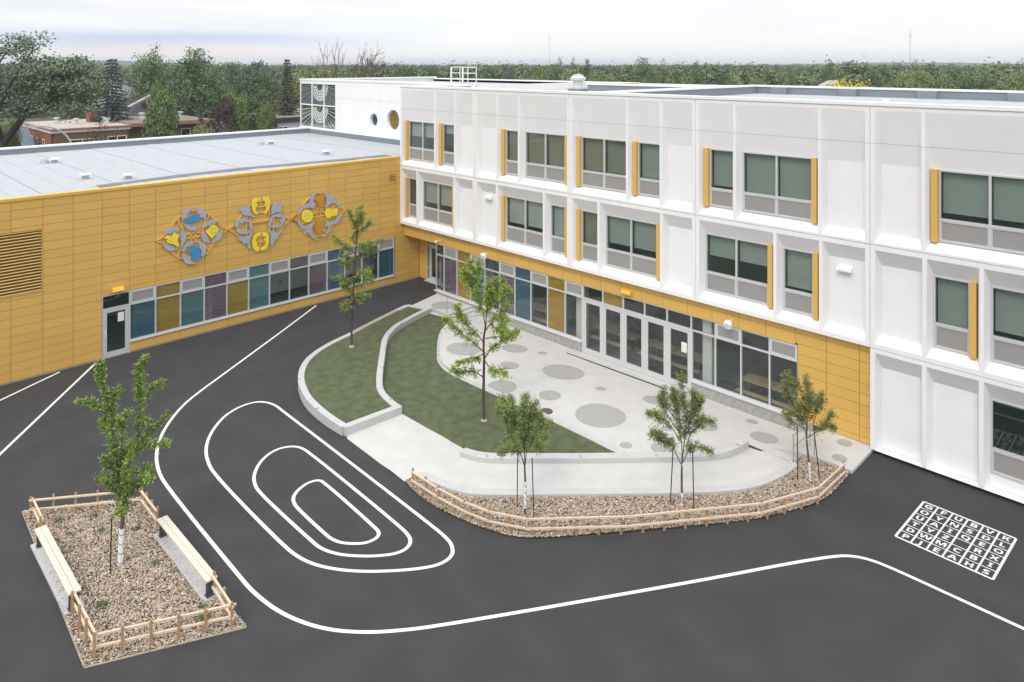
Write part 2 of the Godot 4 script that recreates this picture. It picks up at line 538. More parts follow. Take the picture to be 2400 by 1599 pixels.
func site() -> void:
	kerb_a = smooth(pv([3.77,0.10,2.22, 3.95,0.10,3.00, 5.04,0.12,6.20, 5.19,0.12,6.57, 5.46,0.15,7.36, 5.80,0.18,8.20, 6.25,0.22,9.00, 6.87,0.27,9.76, 7.58,0.31,10.36, 8.34,0.34,10.84, 8.98,0.35,11.14, 10.12,0.35,11.51, 11.2,0.34,11.66, 12.03,0.32,11.69, 12.90,0.30,11.66]))
	kerb_c = smooth(pv([13.04,0.30,9.51, 12.71,0.29,9.49, 12.16,0.28,9.39, 11.64,0.27,9.25, 11.17,0.26,9.04, 10.63,0.24,8.70, 10.05,0.23,8.29, 9.35,0.22,7.76, 8.55,0.21,7.14, 7.76,0.20,6.53, 7.14,0.19,6.04, 6.68,0.18,5.58, 6.22,0.16,5.02, 5.86,0.15,4.44, 5.55,0.14,3.65, 5.24,0.13,2.75, 4.97,0.12,1.84]))
	kerb_e = smooth(pv([6.30,-0.06,0.60, 6.90,-0.05,1.75, 7.28,-0.02,2.45, 7.72,-0.01,3.09, 8.42,0.00,3.80, 9.34,0.02,4.59, 10.20,0.03,5.28, 10.72,0.04,5.58, 11.33,0.05,5.80, 11.90,0.06,5.89, 12.56,0.08,5.93, 13.46,0.09,5.94, 14.76,0.10,5.93, 16.56,0.12,5.93, 18.99,0.13,5.96, 20.49,0.14,6.04]))
	kerb_f = smooth(pv([16.77,0.20,9.65, 17.09,0.20,9.57, 17.45,0.20,9.40, 17.85,0.20,9.09, 18.47,0.20,8.46, 19.71,0.20,7.21, 20.84,0.20,6.01, 21.37,0.20,5.43, 21.99,0.20,4.77, 22.46,0.21,4.22, 22.77,0.23,3.68, 22.92,0.24,3.09, 22.96,0.25,2.59]))
	kerb_g = smooth(pv([16.66,0.07,11.35, 17.21,0.12,11.30, 17.77,0.12,11.18, 18.26,0.12,11.03, 18.66,0.12,10.81, 19.14,0.12,10.37, 19.89,0.12,9.61, 20.86,0.12,8.58, 21.91,0.12,7.49, 22.80,0.12,6.54, 23.78,0.12,5.41, 24.20,0.12,4.75, 24.45,0.11,4.05, 24.60,0.09,3.18, 24.60,0.06,2.47]))
	var edge := smooth(pv([16.68,0,11.89, 17.71,0,12.04, 18.72,0,11.97, 19.50,0,11.82, 20.16,0,11.64, 20.61,0,11.47, 21.02,0,11.22, 21.45,0,10.79, 22.43,0,9.55, 23.83,0,7.73, 24.80,0,6.41, 25.16,0,5.84, 25.61,0,4.91, 26.03,0,3.76, 26.08,0,1.73]), false, 4)
	bed_two = flat(edge)
	for p in [Vector2(25.0, 1.72), Vector2(24.57, 1.82)]:
		bed_two.append(p)
	for i in range(kerb_g.size() - 1, -1, -1):
		bed_two.append(Vector2(kerb_g[i].x, kerb_g[i].z))
	bed_one = p2([10.21, 20.54, 11.86, 17.90, 18.80, 17.88, 17.46, 20.80])
	var hole := p2([2.96, -0.42, 3.15, -0.2, 3.77, 2.22, 4.85, 1.90])
	for i in range(kerb_c.size() - 1, -1, -1):
		hole.append(Vector2(kerb_c[i].x, kerb_c[i].z))
	hole.append_array(p2([12.90, 11.66, 13.21, 11.76, 16.67, 11.90]))
	hole.append_array(flat(edge))
	hole.append_array(p2([26.1, -0.05, 26.02, -0.42]))

	var b := MB.new()
	b.box(Vector3(-3000, -2.0, -3000), Vector3(3000, -0.7, 3000))
	structure(put("ground", b, M.ground), "flat green and grey ground of the neighbourhood")
	b = MB.new()
	surface(b, p2([-0.1, -1.45, 2.96, -1.45, 2.96, -0.42, 70, -0.42, 70, 60, -0.1, 60]), func(_x, _z): return 0.0, 4.0, hole)
	structure(put("asphalt_yard", b, M.asphalt), "dark new asphalt of the school yard")
	b = MB.new()
	surface(b, p2([-48.0, -60, -17.9, -60, -17.9, 70, -48.0, 70]), func(_x, _z): return -0.35, 20.0)
	structure(put("street", b, M.asphalt), "street behind the yellow wing")

	# terrace, its ramp and the raised pad by the white pier
	var tp := PackedVector2Array([Vector2(5.4, -0.33)])
	for q in kerb_e:
		tp.append(Vector2(q.x, q.z))
	for i in range(36, kerb_f.size()):
		tp.append(Vector2(kerb_f[i].x, kerb_f[i].z))
	tp.append_array(p2([24.55, 2.44, 24.57, 1.80, 24.57, -0.33]))
	b = MB.new()
	surface(b, tp, terrace_height, 0.8)
	structure(put("terrace", b, M.concrete), "pale concrete terrace in front of the glazed ground floor")
	b = MB.new()
	var rp := [Vector3(23.45, -0.335, -0.33), Vector3(23.45, -0.13, 1.83), Vector3(24.55, 0.10, 1.83), Vector3(24.55, 0.10, -0.33)]
	b.quad(rp[0], rp[1], rp[2], rp[3])
	b.quad(rp[1], rp[1] + Vector3(0, -0.4, 0), rp[2] + Vector3(0, -0.6, 0), rp[2])
	structure(put("ramp", b, M.concrete), "short concrete ramp between terrace and raised pad")
	b = MB.new()
	b.prism(p2([24.54, 0.35, 26.10, 0.35, 26.12, -1.70, 24.97, -1.73, 24.54, -1.84]), Vector3(0, -0.3, 0), Vector3(1, 0, 0), Vector3(0, 0, -1), 0.401)
	structure(put("pavement", b, M.concrete), "raised concrete pad at the foot of the white pier")

	# landing and steps at the upper end
	b = MB.new()
	b.prism(p2([2.98, 0.30, 3.15, 0.2, 3.78, -2.12, 4.75, -1.86, 4.80, -1.44, 6.19, -1.49, 6.05, 0.33]), Vector3(0, -0.5, 0), Vector3(1, 0, 0), Vector3(0, 0, -1), 0.506)
	structure(put("landing", b, M.concrete), "concrete landing beside the glazed corner entrance")
	for i in 2:
		var x := 6.05 + 0.3 * i
		structure(boxm("step", Vector3(x, -0.5, -0.33), Vector3(x + 0.31 + 0.05 * i, -0.11 - 0.11 * i, 1.47 - 0.45 * i), M.concrete))
	b = MB.new()
	b.prism(p2([5.0, -1.50, 6.19, -1.55, 6.72, -1.42, 6.66, -1.78, 5.02, -1.80]), Vector3(0, -0.5, 0), Vector3(1, 0, 0), Vector3(0, 0, -1), 0.37)
	structure(put("path", b, M.concrete))

	# lawns
	var lp := PackedVector2Array()
	var lc := PackedVector3Array()
	for q in kerb_a:
		lp.append(Vector2(q.x, q.z))
		lc.append(q + Vector3(0, -0.045, 0))
	for q in kerb_c:
		lp.append(Vector2(q.x, q.z))
		lc.append(q + Vector3(0, -0.045, 0))
	b = MB.new()
	surface(b, lp, spread(lc), 0.6)
	structure(put("lawn", b, M.turf), "raised green lawn inside the curved kerb nearest the yellow wall")
	lp = PackedVector2Array()
	lc = PackedVector3Array()
	for i in kerb_c.size():
		var q := kerb_c[i]
		lp.append(Vector2(q.x, q.z))
		lc.append(Vector3(q.x, lerpf(0.02, -0.14, float(i) / kerb_c.size()), q.z))
	lp.append(Vector2(5.0, 1.80))
	lp.append(Vector2(6.75, 1.62))
	for i in range(7, kerb_e.size()):
		lp.append(Vector2(kerb_e[i].x, kerb_e[i].z))
		lc.append(kerb_e[i] + Vector3(0, -0.03, 0))
	for i in range(36, -1, -1):
		lp.append(Vector2(kerb_f[i].x, kerb_f[i].z))
		lc.append(kerb_f[i] + Vector3(0, -0.04, 0))
	lp.append_array(p2([16.72, 9.37, 13.15, 9.40]))
	for i in 8:
		lc.append(Vector3(13.2 + 0.46 * i, 0.02, 9.38))
	b = MB.new()
	surface(b, lp, spread(lc), 0.6)
	structure(put("lawn", b, M.turf), "long green lawn sloping between the two curved kerbs to the walkway")

	# walkway in front of the lawn
	var wp := p2([12.95, 11.60, 13.21, 11.77, 16.67, 11.91])
	var wc := pv([12.95,0.01,11.6, 13.21,0.01,11.76, 14.4,0.01,11.8, 15.5,0.01,11.85, 16.67,0.02,11.9, 13.1,0.02,9.4, 14.5,0.02,9.4, 16.0,0.02,9.4, 23.03,-0.03,2.42, 24.5,-0.03,2.43])
	for q in kerb_g:
		wp.append(Vector2(q.x, q.z))
		wc.append(q + Vector3(0, -0.006, 0))
	wp.append_array(p2([24.55, 2.42, 23.0, 2.40]))
	for i in range(kerb_f.size() - 1, -1, -1):
		wp.append(Vector2(kerb_f[i].x, kerb_f[i].z))
		wc.append(Vector3(kerb_f[i].x, lerpf(0.03, -0.02, smoothstep(0.7, 1.0, float(i) / kerb_f.size())), kerb_f[i].z))
	wp.append_array(p2([16.72, 9.38, 13.15, 9.41, 13.05, 9.6]))
	b = MB.new()
	surface(b, wp, spread(wc), 0.6)
	structure(put("walkway", b, M.concrete), "pale concrete walkway below the long lawn")

	# kerbs
	var back := PackedVector3Array()
	var mid := PackedVector3Array()
	var front := PackedVector3Array()
	for i in kerb_a.size():
		if i <= 6:
			back.append(kerb_a[i])
		if i >= 6 and i <= 17:
			mid.append(kerb_a[i])
		if i >= 17:
			front.append(kerb_a[i])
	for e in [[back, M.kerb, "low concrete kerb at the far corner of the raised lawn"], [mid, M.sandstone, "straight beige stone kerb along the raised lawn"], [front, M.kerb, "tall curved concrete kerb round the raised lawn beside the track"]]:
		b = MB.new()
		ribbon(b, e[0], 0.25, false, -0.6)
		structure(put("kerb", b, e[1]), e[2])
	for e in [[pv([12.90,0.303,11.72, 13.00,0.303,9.42]), 0.27, "straight concrete kerb across the front of the raised lawn"], [kerb_c, 0.25, "S-shaped concrete kerb between the two lawns"], [pv([3.74,0.10,2.25, 4.85,0.10,1.93]), 0.22, "short concrete kerb at the head of the raised lawn"], [kerb_e, 0.25, "curved concrete kerb between lawn and terrace"], [kerb_f, 0.32, "long low concrete seat kerb between lawn and walkway"], [kerb_g, 0.30, "flush concrete edge between walkway and bark bed"]]:
		b = MB.new()
		ribbon(b, e[0], e[1], false, -0.6)
		structure(put("kerb", b, M.kerb), e[2])
	# little steel skate stops let into the kerb tops
	for e in [[kerb_c, [10, 22, 40, 52, 66, 80]], [kerb_a, [40, 56, 72]], [kerb_e, [8, 20, 34, 52, 68, 80]], [kerb_f, [14, 30, 42, 54, 66]]]:
		for i in e[1]:
			if i < e[0].size() - 1:
				var q: Vector3 = e[0][i]
				var d: Vector3 = (e[0][i + 1] - q).normalized()
				var s := Vector3(-d.z, 0, d.x)
				b = MB.new()
				b.beam(q + s * 0.03 + Vector3(0, 0.012, 0), q + s * 0.125 + Vector3(0, 0.012, 0), 0.05, 0.03)
				tag(put("skate_stop", b, M.steel), "small steel skate stop on top of a concrete kerb", "skate stop", "skate stops on the kerbs")

	# aggregate discs in the terrace
	var discs := pv([14.74,2.38,0.88, 18.36,4.47,0.91, 10.23,3.95,0.78, 11.48,1.98,0.59, 12.91,3.70,0.41, 14.20,5.40,0.59, 12.62,1.38,0.22, 16.02,4.61,0.42, 16.84,2.52,0.22, 18.76,1.69,0.43, 21.20,2.11,0.46, 21.17,4.81,0.35, 20.25,5.50,0.21, 22.08,0.33,0.22, 23.0,1.26,0.47, 25.30,0.18,0.24, 25.55,1.25,0.23, 4.93,0.77,0.63])
	for i in discs.size():
		var q := discs[i]
		var poly := PackedVector2Array()
		for k in 40:
			poly.append(Vector2(q.x, q.y) + Vector2(cos(TAU * k / 40), sin(TAU * k / 40)) * q.z)
		if i == 5:
			poly = Geometry2D.clip_polygons(poly, Geometry2D.offset_polyline(flat(kerb_e), 0.14)[0])[0]
			var up := PackedVector2Array([Vector2(10, 0), Vector2(18, 0), Vector2(18, 5.79), Vector2(10, 5.79)])
			poly = Geometry2D.intersect_polygons(poly, up)[0]
		b = MB.new()
		var lift: float = 0.1055 if i in [15, 16] else 0.0105 if i == 17 else 0.0
		surface(b, poly, (func(_x, _z): return lift) if lift > 0 else func(x, z): return terrace_height(x, z) + 0.005, 0.8)
		structure(put("paving_disc", b, M.aggregate))

	# drains
	b = MB.new()
	ribbon(b, pv([13.19,-0.257,0.40, 18.40,-0.257,0.32]), 0.10)
	structure(put("trench_drain", b, M.slot), "long black slot drain before the glass doors")
	b = MB.new()
	ribbon(b, pv([22.98,0.006,2.44, 24.47,-0.003,2.44]), 0.11)
	structure(put("trench_drain", b, M.rust), "short rusty slot drain at the end of the seat kerb")
	var gr := thing("drain_grate", "round rusty iron drain grate at the edge of the terrace", "drain", Vector3(16.80, 0.10, 5.66))
	b = MB.new()
	b.lathe(Vector3.ZERO, [[0.24, 0.0], [0.24, 0.012], [0.20, 0.012], [0.20, 0.003]], 24)
	put("rim", b, M.rust, gr)
	for i in 9:
		var x := -0.176 + 0.044 * i
		var z := sqrt(0.2 * 0.2 - x * x)
		boxm("bar", Vector3(x - 0.011, 0.002, -z), Vector3(x + 0.011, 0.011, z), M.rust, gr)

	# bark beds
	for e in [[bed_one, "wood chip bed inside the fenced tree planter"], [bed_two, "wood chip bed curving along the walkway"]]:
		b = MB.new()
		var rise := func(x: float, z: float) -> float: return 0.02 + 0.012 * sin(x * 3.1) * sin(z * 2.7)
		surface(b, e[0], rise, 0.5)
		structure(put("soil", b, M.soil), e[1])
	chips()

	# painted lines
	var track := smooth(pv([0.21,0,5.56, 2.47,0,8.75, 5.45,0,13.04, 5.94,0,13.75, 6.70,0,14.72, 7.65,0,15.58, 8.58,0,16.22, 9.54,0,16.68, 10.26,0,16.92, 10.98,0,17.07, 11.73,0,17.14, 17.13,0,17.27, 17.69,0,17.27, 18.19,0,17.23, 18.72,0,17.15, 19.27,0,17.00, 19.82,0,16.77, 20.27,0,16.50, 20.64,0,16.20, 21.00,0,15.84, 21.33,0,15.44, 21.72,0,14.90, 25.01,0,9.62, 26.75,0,6.72, 27.21,0,6.02, 27.43,0,5.75, 27.70,0,5.55, 28.05,0,5.43, 28.46,0,5.39, 28.96,0,5.38, 31.21,0,5.38, 40.0,0,5.38]))
	paint_line("track_line", track, 0.10, false, "long white line curving round the whole yard")
	paint_line("track_line", pv([2.4,0,21.2, 0.16,0,17.34]), 0.10, false, "short white line ending at the yellow wall, leftmost")
	paint_line("track_line", pv([7.7,0,21.6, 0.20,0,16.00]), 0.10, false, "white line ending just left of the yellow wall's door")
	var ovals := [
		[pv([8.52,0,12.67, 8.38,0,13.0, 8.42,0,13.45, 8.67,0,14.0, 9.12,0,14.52, 9.64,0,14.96, 10.2,0,15.31, 10.71,0,15.54, 11.25,0,15.70, 11.99,0,15.83, 17.0,0,15.92, 17.4,0,15.88, 17.75,0,15.81, 18.1,0,15.68, 18.42,0,15.51, 18.77,0,15.27, 19.14,0,14.95, 19.52,0,14.55, 19.88,0,14.11, 20.11,0,13.77, 20.25,0,13.46, 20.27,0,13.19, 20.20,0,12.98, 20.04,0,12.83, 19.82,0,12.72, 19.5,0,12.66, 19.1,0,12.63, 9.79,0,12.38, 9.26,0,12.37, 8.83,0,12.46]), "outermost of the three nested white ovals"],
		[pv([12.30,0,13.40, 12.19,0,13.66, 12.2,0,13.98, 12.41,0,14.40, 12.77,0,14.78, 13.2,0,15.07, 13.65,0,15.23, 14.07,0,15.29, 17.1,0,15.31, 17.52,0,15.29, 17.87,0,15.19, 18.21,0,15.01, 18.62,0,14.67, 18.92,0,14.34, 19.12,0,14.03, 19.18,0,13.76, 19.11,0,13.54, 18.96,0,13.40, 18.71,0,13.32, 18.34,0,13.28, 13.06,0,13.14, 12.73,0,13.16, 12.48,0,13.24]), "middle one of the three nested white ovals"],
		[pv([14.69,0,13.79, 14.64,0,14.05, 14.74,0,14.37, 14.9,0,14.61, 15.1,0,14.76, 15.35,0,14.84, 15.6,0,14.87, 17.16,0,14.90, 17.47,0,14.88, 17.76,0,14.78, 18.04,0,14.56, 18.22,0,14.33, 18.27,0,14.09, 18.22,0,13.92, 18.08,0,13.82, 17.85,0,13.79, 14.95,0,13.68, 14.79,0,13.70]), "innermost of the three nested white ovals"]]
	for e in ovals:
		paint_line("track_line", smooth(e[0], true), 0.10, true, e[1])
	letters()

func paint_line(called: String, p: PackedVector3Array, w: float, closed: bool, label: String) -> void:
	for i in p.size():
		p[i].y = 0.005
	var b := MB.new()
	ribbon(b, p, w, closed)
	structure(put(called, b, M.paint), label)

func letters() -> void:
	var g := Node3D.new()
	name_it(g, "letter_grid", self)
	structure(g, "white painted letter grid on the asphalt before the white wall")
	g.position = Vector3(28.14, 0.005, 1.72)
	g.rotation.y = -0.027
	var w := 2.26
	var d := 2.26
	for i in 7:
		var b := MB.new()
		var x := w * i / 6
		ribbon(b, pv([x, 0, 0, x, 0, d]), 0.06 if i in [0, 6] else 0.045)
		put("line", b, M.paint, g)
		b = MB.new()
		var z := d * i / 6
		ribbon(b, pv([0, 0.002, z, w, 0.002, z]), 0.06 if i in [0, 6] else 0.03)
		put("line", b, M.paint, g)
	var font := SystemFont.new()
	font.font_names = PackedStringArray(["Droid Sans"])
	font.font_weight = 800
	font.font_italic = false
	var rows := ["GFUBVK", "OYNSDL", "UAIQEO", "TYZ RX", "DWMCBI", "PJEAHS"]
	for r in 6:
		for k in 6:
			var ch: String = rows[r][k]
			if ch == " ":
				continue
			var t := TextMesh.new()
			t.text = ch
			t.font = font
			t.font_size = 64
			t.pixel_size = 0.0042
			t.depth = 0.004
			var o := put_mesh("letter", t, M.paint, g)
			o.rotation.x = -PI / 2
			o.scale = Vector3(1.2, 1.0, 1.0)
			o.position = Vector3(w * (k + 0.5) / 6, 0.001, d * (r + 0.5) / 6)

func chips() -> void:   # loose wood chips over both beds
	var rng := RandomNumberGenerator.new()
	rng.seed = 77
	var b := MB.new()
	b.box(Vector3(-0.5, -0.5, -0.5), Vector3(0.5, 0.5, 0.5))
	for e in [[bed_one, 950.0, "wood chips in the fenced tree planter"], [bed_two, 950.0, "wood chips in the curved bed by the walkway"]]:
		var poly: PackedVector2Array = e[0]
		var lo := poly[0]
		var hi := poly[0]
		for q in poly:
			lo = lo.min(q)
			hi = hi.max(q)
		var at: Array[Transform3D] = []
		var cs: Array[Color] = []
		for i in int((hi.x - lo.x) * (hi.y - lo.y) * e[1]):
			var q := Vector2(rng.randf_range(lo.x, hi.x), rng.randf_range(lo.y, hi.y))
			if not Geometry2D.is_point_in_polygon(q, poly):
				continue
			var bs := Basis.from_euler(Vector3(rng.randfn(0, 0.35), rng.randf() * TAU, rng.randfn(0, 0.35)))
			bs = bs * Basis.from_scale(Vector3(rng.randf_range(0.025, 0.075), rng.randf_range(0.006, 0.014), rng.randf_range(0.012, 0.03)))
			at.append(Transform3D(bs, Vector3(q.x, 0.03 + rng.randf() * 0.02, q.y)))
			var k := rng.randf()
			var c := Color(0.36, 0.285, 0.215) if k < 0.45 else Color(0.49, 0.41, 0.33) if k < 0.78 else Color(0.24, 0.18, 0.135) if k < 0.9 else Color(0.64, 0.57, 0.48)
			cs.append(c * rng.randf_range(0.85, 1.15))
		var mm := MultiMesh.new()
		mm.transform_format = MultiMesh.TRANSFORM_3D
		mm.use_colors = true
		mm.mesh = b.mesh()
		mm.instance_count = at.size()
		for i in at.size():
			mm.set_instance_transform(i, at[i])
			mm.set_instance_color(i, cs[i])
		var o := MultiMeshInstance3D.new()
		o.multimesh = mm
		var m := plain(Color.WHITE, 0.95)
		m.vertex_color_use_as_albedo = true
		o.material_override = m
		name_it(o, "wood_chips", self)
		stuff(o, e[2])
		o.set_meta("category", "wood chips")

# ---------------------------------------------------------------- yellow wing
func yellow_row_edges() -> Array:
	var r := []
	for i in 21:
		r.append(7.25 - 0.36 * i)
	return r

func yellow_panel(parent: Node, kind: int, a0: float, a1: float, y0: float, y1: float, plane: float) -> void:   # one cladding panel; kind 0 faces +x, kind 1 faces +z
	if a1 - a0 < 0.03 or y1 - y0 < 0.03:
		return
	var g := 0.006
	var e := 0.004
	var b := MB.new()
	var w := 0.022
	var f := func(a, y, d): return Vector3(plane - w + d, y, a) if kind == 0 else Vector3(a, y, plane - w + d)
	var l := a0 + g
	var r := a1 - g
	var lo := y0 + g
	var hi := y1 - g
	var o := [f.call(l, lo, w - e), f.call(r, lo, w - e), f.call(r, hi, w - e), f.call(l, hi, w - e)]
	var n := [f.call(l + e, lo + e, w), f.call(r - e, lo + e, w), f.call(r - e, hi - e, w), f.call(l + e, hi - e, w)]
	var k := [f.call(l, lo, 0.0), f.call(r, lo, 0.0), f.call(r, hi, 0.0), f.call(l, hi, 0.0)]
	if kind == 0:
		for s in [o, n, k]:
			s.reverse()
	b.quad(n[0], n[1], n[2], n[3])
	for i in 4:
		var j := (i + 1) % 4
		b.quad(o[i], o[j], n[j], n[i])
		b.quad(k[i], k[j], o[j], o[i])
	var pick := int(absf(sin(a0 * 12.9898 + y0 * 78.233) * 43758.5453)) % 4
	put("panel", b, M.yellow[pick], parent)

func cut(a: float, b: float, c: float, d: float) -> Array:   # the parts of the span a..b outside c..d
	var r := []
	if c > a:
		r.append([a, minf(b, c)])
	if d < b:
		r.append([maxf(a, d), b])
	return r

func strip_window(parent: Node, kind: int, plane: float, a: Array, ys: Array, top: String, low: String, door_bay := -1) -> void:
	# a storefront: bays between the positions a; ys = [sill, glass bottom, transom, head]; v in «top» is a mesh vent
	var f := func(p, y, d): return Vector3(plane + d, y, p) if kind == 0 else Vector3(p, y, plane + d)
	var bx := func(b: MB, p0, p1, y0, y1, d0, d1):
		var u: Vector3 = f.call(p0, y0, d0)
		var v: Vector3 = f.call(p1, y1, d1)
		b.box(u.min(v), u.max(v))
	for i in a.size() - 1:
		var p0: float = minf(a[i], a[i + 1])
		var p1: float = maxf(a[i], a[i + 1])
		var door := i == door_bay
		var w := part("window", parent)
		var fr := MB.new()
		var h := 0.028
		var y_low: float = 0.0 if door else ys[0]
		bx.call(fr, p0, p0 + h, y_low, ys[3], -0.10, 0.0)
		bx.call(fr, p1 - h, p1, y_low, ys[3], -0.10, 0.0)
		bx.call(fr, p0 + h, p1 - h, ys[3] - 0.05, ys[3], -0.10, -0.001)
		bx.call(fr, p0 + h, p1 - h, ys[2] - 0.03, ys[2] + 0.03, -0.10, -0.001)
		if not door:
			bx.call(fr, p0 + h, p1 - h, ys[0], ys[1], -0.10, -0.001)
		put("frame", fr, M.alu, w)
		var t := MB.new()
		if top[i] == "v":
			bx.call(t, p0 + h, p1 - h, ys[2] + 0.03, ys[3] - 0.05, -0.06, -0.03)
			var v := MB.new()
			for e in [[p0 + h, p0 + h + 0.07, ys[2] + 0.03, ys[3] - 0.05], [p1 - h - 0.07, p1 - h, ys[2] + 0.03, ys[3] - 0.05], [p0 + h + 0.07, p1 - h - 0.07, ys[2] + 0.03, ys[2] + 0.09], [p0 + h + 0.07, p1 - h - 0.07, ys[3] - 0.11, ys[3] - 0.05]]:
				bx.call(v, e[0], e[1], e[2], e[3], -0.03, -0.006)
			put("vent_frame", v, M.alu, w)
			put("vent_mesh", t, M.mesh_panel, w)
		else:
			bx.call(t, p0 + h, p1 - h, ys[2] + 0.03, ys[3] - 0.05, -0.056, -0.05)
			put("pane", t, M.tint[top[i]], w)
		if door:
			continue
		t = MB.new()
		bx.call(t, p0 + h, p1 - h, ys[1], ys[2] - 0.03, -0.056, -0.05)
		put("pane", t, M.tint[low[i]], w)

func glazed_door(parent: Node, kind: int, plane: float, p0: float, p1: float, y0: float, y1: float, handle: int, notice := false) -> void:
	var f := func(p, y, d): return Vector3(plane + d, y, p) if kind == 0 else Vector3(p, y, plane + d)
	var bx := func(b: MB, q0, q1, u0, u1, d0, d1):
		var u: Vector3 = f.call(q0, u0, d0)
		var v: Vector3 = f.call(q1, u1, d1)
		b.box(u.min(v), u.max(v))
	var d := part("door", parent)
	var b := MB.new()
	var s := 0.12
	bx.call(b, p0, p0 + s, y0, y1, -0.07, -0.012)
	bx.call(b, p1 - s, p1, y0, y1, -0.07, -0.012)
	bx.call(b, p0 + s, p1 - s, y1 - 0.13, y1, -0.07, -0.013)
	bx.call(b, p0 + s, p1 - s, y0, y0 + 0.22, -0.07, -0.013)
	put("frame", b, M.alu, d)
	b = MB.new()
	bx.call(b, p0 + s, p1 - s, y0 + 0.22, y1 - 0.13, -0.045, -0.04)
	put("pane", b, M.clear, d)
	if handle:
		var q := p0 + 0.06 if handle < 0 else p1 - 0.06
		b = MB.new()
		b.tube([f.call(q, y0 + 0.9, -0.012), f.call(q, y0 + 0.9, 0.05), f.call(q, y0 + 1.16, 0.05), f.call(q, y0 + 1.16, -0.012)], 0.013, 0.013, 8)
		put("handle", b, M.wrap, d)
	if notice:
		var q := p1 - s - 0.30
		if kind == 0:
			q = p0 + s + 0.04
		b = MB.new()
		bx.call(b, q, q + 0.25, y0 + 1.45, y0 + 1.85, -0.039, -0.036)
		put("notice", b, M.pvc, d)
		b = MB.new()
		for i in 6:
			bx.call(b, q + 0.03, q + 0.22 - 0.04 * (i % 3), y0 + 1.50 + 0.05 * i, y0 + 1.515 + 0.05 * i, -0.036, -0.035)
		put("print", b, M.film, d)

